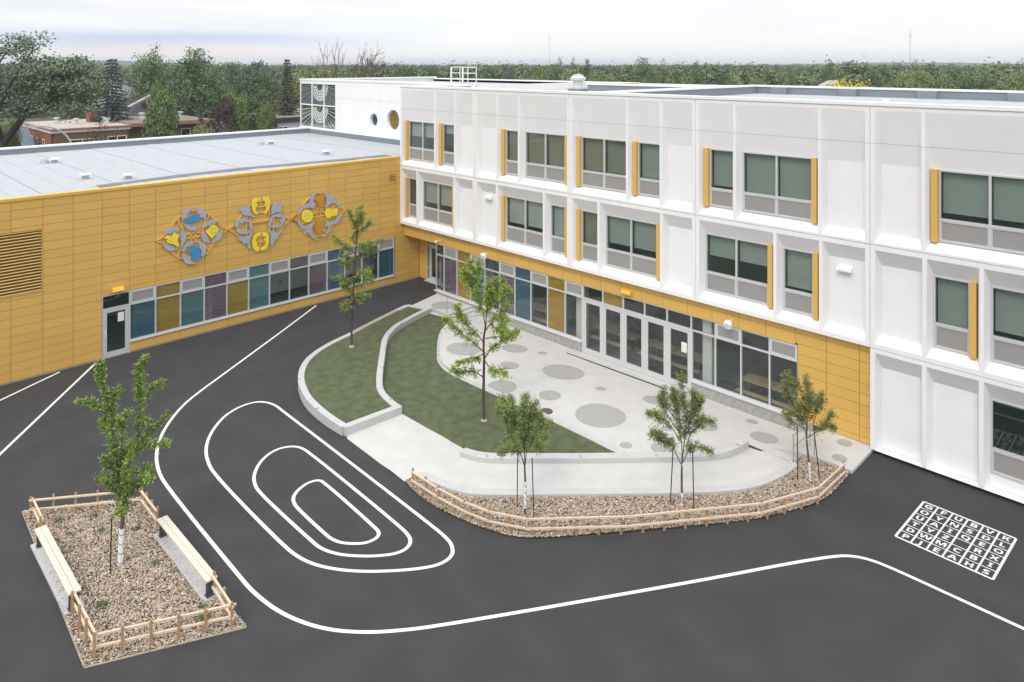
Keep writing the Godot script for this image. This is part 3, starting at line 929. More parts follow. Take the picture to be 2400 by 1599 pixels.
func yellow_wing() -> void:
	var w := thing("yellow_school_wing", "low school wing clad in yellow panels under a pale flat roof", "building")
	var rows := yellow_row_edges()
	var b := MB.new()
	# shell behind the cladding, with the window band left open
	b.box(Vector3(-0.30, -0.6, 15.72), Vector3(-0.024, 7.25, 24.0))
	b.box(Vector3(-0.30, 2.76, -1.42), Vector3(-0.024, 7.25, 15.72))
	b.box(Vector3(-0.30, -0.6, 0.41), Vector3(-0.024, 0.50, 14.60))
	b.box(Vector3(-0.30, -0.6, -1.42), Vector3(-0.024, 2.76, 0.41))
	put("wall", b, M.joint, w)
	b = MB.new()
	b.box(Vector3(-17.5, -0.6, 23.7), Vector3(-0.30, 7.25, 24.0))
	b.box(Vector3(-17.6, -0.6, -3.6), Vector3(-17.3, 7.25, 24.0))
	put("wall", b, M.yellow[0], w)
	b = MB.new()
	b.box(Vector3(-0.28, -0.6, -1.40), Vector3(-0.002, 0.035, 15.66))
	b.box(Vector3(-0.28, -0.6, 15.68), Vector3(-0.002, 0.035, 24.0))
	put("footing", b, M.base, w)
	var zs := [-1.42, -0.762]
	for k in 19:
		zs.append(0.336 + 1.098 * k)
	for i in zs.size() - 1:
		for r in 20:
			var y1: float = rows[r]
			var y0: float = maxf(rows[r + 1], 0.04)
			var z0: float = zs[i]
			var z1: float = zs[i + 1]
			if z0 >= 16.8 and y1 > 3.47 and y0 < 5.95:
				if z0 > 17.5:
					if y1 > 6.0:
						yellow_panel(w, 0, z0, z1, 6.01, y1, 0.0)
					elif y0 < 3.43:
						yellow_panel(w, 0, z0, z1, y0, 3.43, 0.0)
					continue
			if z1 > 0.45 and z0 < 15.65 and y1 > 0.5 and y0 < 2.74:
				for e in cut(y0, y1, 0.49, 2.745):
					if not (z0 > 14.5 and e[1] < 1.0):
						yellow_panel(w, 0, z0, z1, e[0], e[1], 0.0)
				continue
			if z0 > 14.5 and z0 < 15.6 and y1 < 1.0:
				continue
			yellow_panel(w, 0, z0, z1, y0, y1, 0.0)
	# coping and roof
	b = MB.new()
	b.box(Vector3(-0.34, 7.255, -0.02), Vector3(0.03, 7.375, 24.05))
	put("coping", b, M.yellow_metal, w)
	b = MB.new()
	b.box(Vector3(-17.5, 6.9, -3.70), Vector3(-0.03, 7.25, 24.0))
	put("roof", b, M.membrane, w)
	for i in 27:
		var z := -3.6 + 1.02 * i
		b = MB.new()
		b.box(Vector3(-17.2, 7.251, z + 0.012), Vector3(-0.345, 7.335 + 0.006 * (i % 3), minf(z + 1.008, 23.98)))
		put("roof_sheet", b, M.membrane, w)
	b = MB.new()
	b.box(Vector3(-17.55, 7.25, -3.74), Vector3(-17.205, 7.66, 24.0))
	put("parapet", b, M.flashing, w)
	b = MB.new()
	b.box(Vector3(-17.6, 7.66, -3.74), Vector3(-17.15, 7.76, 24.05))
	put("coping", b, M.cap, w)
	b = MB.new()
	for e in [[15.6, 12.0, -1.0, -1.6, 0.75], [12.0, 8.5, -1.6, -1.75, 0.85], [8.5, 3.3, -1.75, -1.15, 0.85], [3.3, 0.1, -1.15, -1.0, 0.75]]:
		b.quad(Vector3(e[2] - e[4] * 0.5, 7.353, e[0]), Vector3(e[2] + e[4] * 0.5, 7.353, e[0]), Vector3(e[3] + e[4] * 0.5, 7.353, e[1]), Vector3(e[3] - e[4] * 0.5, 7.353, e[1]))
	put("roof_strip", b, M.dark_strip, w)
	# louvre
	var lv := part("louvre", w)
	b = MB.new()
	b.box(Vector3(-0.2, 3.44, 17.91), Vector3(-0.19, 6.0, 22.0))
	for e in [[3.44, 3.48, 17.91, 22.0], [5.96, 6.0, 17.91, 22.0], [3.48, 5.96, 17.91, 17.95]]:
		b.box(Vector3(-0.15, e[0], e[2]), Vector3(0.012, e[1], e[3]))
	put("frame", b, M.yellow[1], lv)
	for i in 20:
		var y := 3.50 + 0.124 * i
		b = MB.new()
		b.quad(Vector3(0.0, y, 22.0), Vector3(0.0, y, 17.96), Vector3(-0.12, y + 0.115, 17.96), Vector3(-0.12, y + 0.115, 22.0))
		b.quad(Vector3(0.0, y + 0.018, 17.96), Vector3(0.0, y + 0.018, 22.0), Vector3(-0.12, y + 0.133, 22.0), Vector3(-0.12, y + 0.133, 17.96))
		b.quad(Vector3(0.0, y, 22.0), Vector3(0.0, y + 0.018, 22.0), Vector3(0.0, y + 0.018, 17.96), Vector3(0.0, y, 17.96))
		put("slat", b, M.yellow[0], lv)
	# small exhaust grille by the corner
	var ex := part("grille", w)
	b = MB.new()
	b.box(Vector3(0.001, 5.985, 0.33), Vector3(0.006, 6.355, 0.735))
	put("backing", b, M.joint, ex)
	for i in 4:
		b = MB.new()
		b.beam(Vector3(0.03, 6.03 + 0.09 * i, 0.34), Vector3(0.03, 6.03 + 0.09 * i, 0.725), 0.04, 0.045)
		put("slat", b, M.yellow[1], ex)
	# window band
	var a := []
	for k in 15:
		a.append(15.70 - 1.0925 * k)
	a[1] = 14.60
	strip_window(w, 0, 0.0, a, [0.50, 0.565, 2.12, 2.74], "cvyvpvtvcvbvpv", "cbytpytccpbccb".substr(0, 14), 0)
	b = MB.new()
	b.box(Vector3(-0.02, 0.455, 0.37), Vector3(0.045, 0.498, 14.60))
	put("sill", b, M.alu, w)
	b = MB.new()
	b.box(Vector3(-0.10, 0.0, 14.60), Vector3(0.002, 2.09, 14.66))
	b.box(Vector3(-0.10, 0.0, 15.64), Vector3(0.002, 2.09, 15.70))
	put("door_frame", b, M.alu, w)
	glazed_door(w, 0, 0.0, 14.665, 15.635, 0.02, 2.085, 1, true)
	# corridor behind the windows
	b = MB.new()
	b.box(Vector3(-2.6, 0.02, 0.1), Vector3(-2.45, 3.2, 13.7))
	b.box(Vector3(-4.4, 0.02, 15.9), Vector3(-0.4, 3.2, 16.05))
	b.box(Vector3(-0.9, 0.02, 0.05), Vector3(-0.4, 3.2, 0.15))
	put("corridor_wall", b, M.inside_pale, w)
	b = MB.new()
	b.box(Vector3(-2.448, 0.04, 0.15), Vector3(-2.43, 0.30, 13.7))
	put("skirting", b, M.inside_dark, w)
	b = MB.new()
	b.box(Vector3(-4.4, -0.1, 0.1), Vector3(-0.3, 0.02, 16.0))
	put("corridor_floor", b, M.hall_floor, w)
	b = MB.new()
	b.box(Vector3(-4.4, 3.0, 0.1), Vector3(-0.3, 3.1, 16.0))
	put("corridor_ceiling", b, M.inside, w)
	for z in [4.35, 10.85]:
		b = MB.new()
		b.tube([Vector3(-0.75, 0.02, z), Vector3(-0.75, 3.0, z)], 0.19, 0.19, 16)
		put("column", b, M.inside_pale, w)
	b = MB.new()
	b.box(Vector3(-2.44, 1.25, 13.1), Vector3(-2.40, 1.95, 13.55))
	b.box(Vector3(-2.44, 0.75, 12.2), Vector3(-2.40, 0.92, 12.3))
	b.box(Vector3(-2.44, 0.75, 6.2), Vector3(-2.40, 0.92, 6.3))
	put("wall_box", b, M.alu_dark, w)

# ---------------------------------------------------------------- white wing
func bay(b: MB, x0: float, x1: float, yb: float, yt: float, rise: float, drop: float, blank: bool) -> void:
	var d := 0.32
	var s := 0.11
	var bl := Vector3(x0 + s, yb + rise, -d)
	var br := Vector3(x1 - s, yb + rise, -d)
	var tl := Vector3(x0 + s, yt - drop, -d)
	var tr := Vector3(x1 - s, yt - drop, -d)
	b.quad(Vector3(x0, yb, 0), bl, tl, Vector3(x0, yt, 0))
	b.quad(br, Vector3(x1, yb, 0), Vector3(x1, yt, 0), tr)
	if rise > 0.0:
		b.quad(Vector3(x0, yb, 0), Vector3(x1, yb, 0), br, bl)
	b.quad(tl, tr, Vector3(x1, yt, 0), Vector3(x0, yt, 0))
	if blank:
		b.quad(bl, br, tr, tl)

func facade(parent: Node, x0: float, x1: float, y0: float, y1: float, yb: float, yt: float, rise: float, drop: float, splits: Array, kinds: String) -> void:
	# one cast facade panel with its recessed bays; kinds: b blank, w wide window, n narrow window (W, N: the yellow fin is on the right)
	var g := 0.007
	var b := MB.new()
	var f := func(l, r, lo, hi): b.quad(Vector3(l, lo, 0), Vector3(r, lo, 0), Vector3(r, hi, 0), Vector3(l, hi, 0))
	var l := x0 + g
	var r := x1 - g
	f.call(l, r, y0 + g, yb)
	f.call(l, r, yt, y1 - g)
	var e := [x0 + 0.155]
	for s in splits:
		e.append(s - 0.06)
		e.append(s + 0.06)
	e.append(x1 - 0.155)
	f.call(l, e[0], yb, yt)
	f.call(e[-1], r, yb, yt)
	for i in range(1, e.size() - 1, 2):
		f.call(e[i], e[i + 1], yb, yt)
	# edges of the panel
	b.quad(Vector3(l, y0 + g, -0.3), Vector3(l, y0 + g, 0), Vector3(l, y1 - g, 0), Vector3(l, y1 - g, -0.3))
	b.quad(Vector3(r, y0 + g, 0), Vector3(r, y0 + g, -0.3), Vector3(r, y1 - g, -0.3), Vector3(r, y1 - g, 0))
	b.quad(Vector3(l, y0 + g, -0.3), Vector3(r, y0 + g, -0.3), Vector3(r, y0 + g, 0), Vector3(l, y0 + g, 0))
	b.quad(Vector3(l, y1 - g, 0), Vector3(r, y1 - g, 0), Vector3(r, y1 - g, -0.3), Vector3(l, y1 - g, -0.3))
	for i in kinds.length():
		bay(b, e[2 * i], e[2 * i + 1], yb, yt, rise, drop, kinds[i] == "b")
	put("facade_panel", b, M.white, parent)
	if drop > 1.0:   # the sealed joint across the top panels follows the fins and the slopes
		var t := MB.new()
		var yj := 10.17
		var z := -0.32 * (yt - yj) / drop
		var inn := 0.11 * (yt - yj) / drop
		var seg := func(u: Vector3, v: Vector3):
			t.beam(u, v, 0.008, 0.014)
		seg.call(Vector3(l, yj, 0), Vector3(e[0], yj, 0))
		seg.call(Vector3(e[-1], yj, 0), Vector3(r, yj, 0))
		for i in kinds.length():
			seg.call(Vector3(e[2 * i], yj, 0), Vector3(e[2 * i] + inn, yj, z))
			seg.call(Vector3(e[2 * i] + inn, yj, z), Vector3(e[2 * i + 1] - inn, yj, z))
			seg.call(Vector3(e[2 * i + 1] - inn, yj, z), Vector3(e[2 * i + 1], yj, 0))
			if i > 0:
				seg.call(Vector3(e[2 * i - 1], yj, 0), Vector3(e[2 * i], yj, 0))
		put("joint", t, M.seal, parent)

func punched_window(parent: Node, x0: float, x1: float, y0: float, y1: float, rail: float, wide: bool, fin_right: bool, blind: float, blind_mat: Material, back := 0.9) -> void:
	# the window fills the bay's back; blind = how far the roller blind comes down
	var d := -0.32
	var w := part("window", parent)
	var fx := 0.19
	var l := x0 if fin_right else x0 + fx
	var r := x1 - fx if fin_right else x1
	var b := MB.new()
	var t := 0.055
	b.box(Vector3(l, y0, d - 0.08), Vector3(l + t, y1, d + 0.03))
	b.box(Vector3(r - t, y0, d - 0.08), Vector3(r, y1, d + 0.03))
	b.box(Vector3(l + t, y0, d - 0.08), Vector3(r - t, y0 + t, d + 0.028))
	b.box(Vector3(l + t, y1 - t, d - 0.08), Vector3(r - t, y1, d + 0.028))
	b.box(Vector3(l + t, rail - 0.045, d - 0.08), Vector3(r - t, rail + 0.045, d + 0.026))
	var cuts := [l + t, r - t]
	if wide:
		var m := (l + r) * 0.5
		b.box(Vector3(m - 0.035, y0 + t, d - 0.08), Vector3(m + 0.035, rail - 0.045, d + 0.025))
		b.box(Vector3(m - 0.035, rail + 0.045, d - 0.08), Vector3(m + 0.035, y1 - t, d + 0.025))
		cuts = [l + t, m - 0.035, m + 0.035, r - t]
	put("frame", b, M.alu, w)
	# a thin dark gap of shadow between frame and wall is left by a recessed bead
	for i in range(0, cuts.size(), 2):
		var p: float = cuts[i]
		var q: float = cuts[i + 1]
		b = MB.new()
		b.box(Vector3(p, rail + 0.045, d - 0.03), Vector3(q, y1 - t, d - 0.024))
		put("pane", b, M.clear_up, w)
		b = MB.new()
		b.box(Vector3(p + 0.03, y0 + t + 0.03, d - 0.02), Vector3(q - 0.03, rail - 0.075, d - 0.008))
		put("screen", b, M.mesh_panel, w)
		b = MB.new()
		for e in [[p, p + 0.03, y0 + t, rail - 0.045], [q - 0.03, q, y0 + t, rail - 0.045], [p + 0.03, q - 0.03, y0 + t, y0 + t + 0.03], [p + 0.03, q - 0.03, rail - 0.075, rail - 0.045]]:
			b.box(Vector3(e[0], e[2], d - 0.03), Vector3(e[1], e[3], d + 0.012))
		put("screen_frame", b, M.alu, w)
		if blind > 0.0:
			var yb := lerpf(y1 - t, rail + 0.045, blind)
			b = MB.new()
			b.box(Vector3(p + 0.02, yb, d - 0.17), Vector3(q - 0.02, y1, d - 0.165))
			b.box(Vector3(p + 0.02, yb - 0.03, d - 0.177), Vector3(q - 0.02, yb, d - 0.158))
			put("blind", b, blind_mat, w)
	# dark room behind
	b = MB.new()
	b.box(Vector3(l - 0.1, y0 - 0.1, d - 0.12), Vector3(r + 0.1, rail - 0.02, d - 0.09))
	put("apron", b, M.inside, w)
	b = MB.new()
	var fl := x1 - fx + 0.005 if fin_right else x0 + 0.005
	b.box(Vector3(fl, y0 - 0.005, d - 0.02), Vector3(fl + fx - 0.012, y1 + 0.005, d + 0.16))
	put("yellow_fin", b, M.yellow[2], w)

func white_wing() -> void:
	var w := thing("white_school_wing", "three storey white school wing with deep framed window bays over a glazed yellow ground floor", "building")
	var b := MB.new()
	var xm := [0.0, 6.525, 13.04, 19.55, 26.05, 32.57]
	var up := [[[3.23, 4.93], "wnb"], [[8.20, 9.76], "bnW"], [[16.25, 17.94], "wnb"], [[21.21, 24.40], "nWb"], [[27.63, 30.9], "bwn"]]
	var lo := [[[1.62, 4.87], "nWb"], [[8.20, 11.43], "bwN"], [[14.71, 17.96], "nWb"], [[22.79, 24.44], "WNb"], [[27.67, 29.21], "bNW"]]
	var blind_up := [[0.55, 0.32], [1.0, 1.0], [0.97, 0.97], [0.93, 1.0], [0.87, 0.8]]
	var blind_lo := [[0.0, 0.80], [0.87, 1.0], [1.0, 0.82], [0.56, 0.93], [1.0, 0.9]]
	for i in 5:
		for e in [[up[i], 6.85, 11.41, 6.94, 11.26, 0.26, 1.78, blind_up[i], 7.22, 9.48, 7.91], [lo[i], 3.455, 6.845, 3.62, 6.68, 0.26, 0.53, blind_lo[i], 3.88, 6.15, 4.62]]:
			facade(w, xm[i], xm[i + 1], e[1], e[2], e[3], e[4], e[5], e[6], e[0][0], e[0][1])
			var edges := [xm[i] + 0.155]
			for s in e[0][0]:
				edges.append(s - 0.06)
				edges.append(s + 0.06)
			edges.append(xm[i + 1] - 0.155)
			var n := 0
			for k in 3:
				var ch: String = e[0][1][k]
				if ch != "b":
					var mat: Material = M.blind_dark if (i in [1, 2] and e[1] > 5.0 and not (i == 2 and k == 1)) or (i == 2 and e[1] < 5.0 and k == 0) else M.blind
					if i < 2 and (e[1] < 5.0) or i == 0:
						mat = M.blind_pale
					punched_window(w, edges[2 * k] + 0.11, edges[2 * k + 1] - 0.11, e[8], e[9], e[10], ch.to_lower() == "w", ch in ["W", "N"], e[7][n], mat)
					n += 1
	facade(w, xm[4], xm[5], 0.12, 3.45, 0.12, 3.31, 0.0, 0.53, [27.66, 29.20], "bbW")
	b = MB.new()
	b.quad(Vector3(29.37, 0.12, -0.32), Vector3(32.31, 0.12, -0.32), Vector3(32.31, 0.55, -0.32), Vector3(29.37, 0.55, -0.32))
	put("facade_panel", b, M.white, w)
	punched_window(w, 29.37, 32.305, 0.55, 2.78, 1.27, true, true, 0.06, M.blind)
	b = MB.new()
	b.box(Vector3(26.1, -0.5, -0.36), Vector3(32.5, 0.10, -0.29))
	put("footing", b, M.base, w)
	# body: slabs, walls and roof that close the rooms
	b = MB.new()
	b.box(Vector3(0.05, 3.20, -17.0), Vector3(32.5, 3.44, -0.335))
	b.box(Vector3(0.05, 6.70, -17.0), Vector3(32.5, 6.94, -0.335))
	put("floor_slab", b, M.inside, w)
	b = MB.new()
	b.box(Vector3(0.02, 3.46, -17.2), Vector3(0.2, 11.4, -0.30))
	b.box(Vector3(32.35, -0.3, -17.2), Vector3(32.56, 11.4, -0.05))
	b.box(Vector3(0.05, -0.5, -17.4), Vector3(32.56, 11.4, -17.2))
	b.box(Vector3(26.05, -0.5, -17.2), Vector3(26.2, 3.3, -0.33))
	put("wall", b, M.white, w)
	b = MB.new()
	b.box(Vector3(0.2, 3.44, -4.2), Vector3(32.4, 10.75, -4.05))
	for x in xm.slice(1, 5):
		b.box(Vector3(x - 0.08, 3.44, -4.05), Vector3(x + 0.08, 10.75, -0.34))
	put("partition", b, M.inside, w)
	b = MB.new()
	b.box(Vector3(0.05, 10.75, -17.2), Vector3(32.5, 10.95, -0.28))
	put("roof", b, M.membrane, w)
	b = MB.new()
	b.box(Vector3(-0.03, 11.41, -0.42), Vector3(32.6, 11.52, 0.035))
	b.box(Vector3(-0.03, 11.41, -3.74), Vector3(0.35, 11.52, -0.42))
	put("coping", b, M.cap, w)
	b = MB.new()
	b.box(Vector3(0.03, 10.95, -0.40), Vector3(32.5, 11.41, -0.29))
	put("parapet", b, M.flashing, w)
	for e in [[13.2, -17.3, 13.55, -0.43, 11.47], [13.55, -17.5, 32.6, -17.1, 11.46], [3.4, -13.4, 13.2, -13.05, 11.45], [-18.7, -17.6, 4.4, -17.2, 11.44]]:
		b = MB.new()
		b.box(Vector3(e[0], 10.8, e[1]), Vector3(e[2], e[4] - 0.1, e[3]))
		put("parapet", b, M.flashing, w)
		b = MB.new()
		b.box(Vector3(e[0] - 0.06, e[4] - 0.1, e[1] - 0.05), Vector3(e[2] + 0.05, e[4], e[3] + 0.06))
		put("coping", b, M.cap, w)
	for x in [14.6, 18.6, 22.6, 26.6]:
		b = MB.new()
		b.box(Vector3(x, 10.9, -17.1), Vector3(x + 0.9, 11.36, -16.75))
		put("parapet", b, M.flashing, w)
	b = MB.new()
	b.box(Vector3(4.4, 10.6, -17.6), Vector3(4.6, 11.42, -13.5))
	put("yellow_end", b, M.yellow[0], w)
	ground_floor(w)

func ground_floor(w: Node) -> void:
	var b := MB.new()
	# yellow fascia
	b.box(Vector3(0.03, 2.752, -0.34), Vector3(26.0, 3.45, -0.274))
	b.box(Vector3(23.50, -0.33, -0.34), Vector3(26.04, 2.752, -0.274))
	put("fascia", b, M.joint, w)
	b = MB.new()
	b.box(Vector3(0.03, 2.745, -1.42), Vector3(2.95, 2.80, -0.345))
	put("soffit", b, M.yellow[0], w)
	var xs := [0.03]
	for k in 24:
		xs.append(0.315 + 1.1005 * k)
	xs.append(26.035)
	for i in xs.size() - 1:
		for y in [[2.815, 3.177], [3.177, 3.45]]:
			yellow_panel(w, 1, xs[i], xs[i + 1], 2.755 if xs[i] < 23.4 and y[0] < 2.9 else y[0], y[1], -0.25)
	for i in range(22, xs.size() - 1):
		var x0: float = maxf(xs[i], 23.52)
		for r in 8:
			var y1 := 2.815 - 0.36 * r
			yellow_panel(w, 1, x0, xs[i + 1], maxf(y1 - 0.36, 0.11), y1, -0.25)
	# plinth, glazing
	b = MB.new()
	b.box(Vector3(2.98, -0.6, -0.42), Vector3(13.50, 0.12, -0.24))
	put("plinth", b, M.base, w)
	b = MB.new()
	b.box(Vector3(19.22, -0.6, -0.42), Vector3(24.1, 0.12, -0.24))
	put("plinth", b, M.base, w)
	b = MB.new()
	b.box(Vector3(2.86, 0.12, -0.42), Vector3(13.50, 0.165, -0.19))
	b.box(Vector3(19.22, 0.12, -0.42), Vector3(23.5, 0.165, -0.19))
	put("sill", b, M.alu, w)
	var a := [2.95, 3.64, 4.75, 5.86, 6.975, 8.08, 9.185, 10.29, 11.39, 12.495, 13.585]
	strip_window(w, 1, -0.30, a, [0.165, 0.235, 2.15, 2.752], "cvyvcvbvyv", "cpybcpbcyc")
	strip_window(w, 1, -0.30, [19.165, 20.235, 21.31, 22.44, 23.50], [0.165, 0.235, 2.15, 2.752], "cvcv", "cccc")
	b = MB.new()
	b.box(Vector3(2.93, 0.0, -1.42), Vector3(2.99, 2.75, -1.36))
	b.box(Vector3(2.93, 0.165, -1.36), Vector3(2.99, 0.235, -0.41))
	b.box(Vector3(2.93, 2.1, -1.36), Vector3(2.99, 2.16, -0.41))
	put("frame", b, M.alu, w)
	b = MB.new()
	b.box(Vector3(2.955, 0.235, -1.36), Vector3(2.961, 2.75, -0.41))
	put("pane", b, M.clear, w)
	# row of glazed doors under a band of top lights
	var d := [13.585, 14.706, 15.825, 16.93, 18.035, 19.165]
	for i in 5:
		var win := part("window", w)
		b = MB.new()
		b.box(Vector3(d[i], 2.10, -0.40), Vector3(d[i + 1], 2.19, -0.297))
		b.box(Vector3(d[i], 2.70, -0.40), Vector3(d[i + 1], 2.752, -0.299))
		b.box(Vector3(d[i], 2.19, -0.40), Vector3(d[i] + 0.03, 2.70, -0.298))
		b.box(Vector3(d[i + 1] - 0.03, 2.19, -0.40), Vector3(d[i + 1], 2.70, -0.298))
		put("frame", b, M.alu, win)
		b = MB.new()
		b.box(Vector3(d[i] + 0.03, 2.19, -0.356), Vector3(d[i + 1] - 0.03, 2.70, -0.35))
		put("pane", b, M.tint[["c", "y", "c", "c", "c"][i]], win)
		glazed_door(w, 1, -0.30, d[i] + 0.045, d[i + 1] - 0.045, -0.30, 2.10, [0, 0, 0, 1, -1][i], i == 4)
	b = MB.new()
	for i in 6:
		var h := 0.045 if i in [0, 5] else 0.043
		b.box(Vector3(d[i] - h if i > 0 else d[i] - 0.09, -0.33, -0.40), Vector3(d[i] + h if i < 5 else d[i] + 0.06, 2.10, -0.302))
	put("door_frame", b, M.alu, w)
	b = MB.new()
	b.box(Vector3(13.5, -0.6, -0.9), Vector3(19.22, -0.312, -0.30))
	put("threshold", b, M.concrete, w)
	# corner entrance under the overhang
	b = MB.new()
	b.box(Vector3(0.0, -0.3, -1.60), Vector3(0.70, 2.75, -1.444))
	put("wall", b, M.joint, w)
	for r in 8:
		yellow_panel(w, 1, 0.01, 0.69, maxf(2.74 - 0.36 * (r + 1), 0.04), 2.74 - 0.36 * r, -1.42)
	b = MB.new()
	for e in [[0.70, 0.76, 0.05, 2.74], [0.93, 0.99, 0.05, 2.74], [0.76, 0.93, 2.10, 2.17], [0.76, 0.93, 0.05, 0.12], [0.76, 0.93, 0.72, 0.77], [0.99, 2.93, 2.10, 2.17], [0.99, 2.93, 2.68, 2.74], [1.99, 2.05, 0.05, 2.10]]:
		b.box(Vector3(e[0], e[2], -1.52), Vector3(e[1], e[3], -1.42))
	put("door_frame", b, M.alu, w)
	b = MB.new()
	b.box(Vector3(0.76, 0.12, -1.48), Vector3(0.93, 2.68, -1.475))
	b.box(Vector3(0.99, 2.17, -1.48), Vector3(2.93, 2.68, -1.475))
	b.box(Vector3(2.05, 0.12, -1.48), Vector3(2.93, 2.10, -1.475))
	put("pane", b, M.clear, w)
	glazed_door(w, 1, -1.43, 1.0, 1.98, 0.06, 2.10, 1)
	b = MB.new()
	b.box(Vector3(0.30, 1.45, -1.42), Vector3(0.38, 1.72, -1.39))
	put("intercom", b, M.alu_dark, w)
	b = MB.new()
	b.box(Vector3(0.70, -0.3, -1.55), Vector3(2.95, 0.05, -1.20))
	put("threshold", b, M.alu, w)
	# hall
	b = MB.new()
	b.box(Vector3(0.0, -0.5, -16.0), Vector3(26.0, -0.31, -0.42))
	put("hall_floor", b, M.hall_floor, w)
	for e in [[9.2, -3.2, 0.75], [12.6, -5.0, 1.1], [15.6, -3.6, 0.62], [17.2, -1.9, 1.15], [19.8, -1.5, 0.8], [19.4, -5.2, 0.75], [21.5, -4.1, 0.55], [21.9, -1.8, 1.3], [23.4, -4.5, 0.8], [23.9, -7.0, 1.0]]:
		var poly := PackedVector2Array()
		for k in 32:
			poly.append(Vector2(e[0], e[1]) + Vector2(cos(TAU * k / 32), sin(TAU * k / 32)) * e[2])
		b = MB.new()
		surface(b, poly, func(_x, _z): return -0.306, 3.0)
		put("floor_disc", b, M.hall_disc, w)
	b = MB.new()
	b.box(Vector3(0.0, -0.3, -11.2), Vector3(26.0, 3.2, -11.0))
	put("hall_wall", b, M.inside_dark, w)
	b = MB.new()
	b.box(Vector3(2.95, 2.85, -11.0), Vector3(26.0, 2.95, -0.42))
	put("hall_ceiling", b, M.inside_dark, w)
	for x in [6.75, 13.15, 19.72]:
		b = MB.new()
		b.box(Vector3(x - 0.2, -0.3, -0.98), Vector3(x + 0.2, 2.85, -0.58))
		put("column", b, M.inside_pale, w)

func hall_tables() -> void:
	var k := 0
	var where := ["seen through the panes beside the lawn tree", "behind the first glass door", "behind the last glass doors", "behind the right end windows", "farther back behind the yellow pane"]
	for e in [[9.6, -1.75], [14.0, -1.9], [17.5, -1.9], [22.3, -1.6], [12.5, -3.9]]:
		var t := thing("canteen_table", "long pale wood canteen table with attached benches, " + where[k], "table", Vector3(e[0], -0.306, e[1]), "canteen tables in the glazed hall")
		for s in [-1, 1]:
			boxm("tabletop", Vector3(0.01 if s > 0 else -1.5, 0.72, -0.38), Vector3(1.5 if s > 0 else -0.01, 0.75, 0.38), M.table, t)
			boxm("bench_seat", Vector3(-1.5, 0.42, s * 0.70 - 0.13), Vector3(1.5, 0.45, s * 0.70 + 0.13), M.table, t)
			for x in [-1.2, 1.2]:
				var b := MB.new()
				b.tube([Vector3(x, 0, s * 0.7), Vector3(x, 0.42, s * 0.7)], 0.018, 0.018)
				b.tube([Vector3(x, 0.0, s * 0.25), Vector3(x, 0.72, s * 0.25)], 0.018, 0.018)
				b.tube([Vector3(x, 0.2, s * 0.25), Vector3(x, 0.2, s * 0.7)], 0.015, 0.015)
				put("leg", b, M.steel, t)
		k += 1

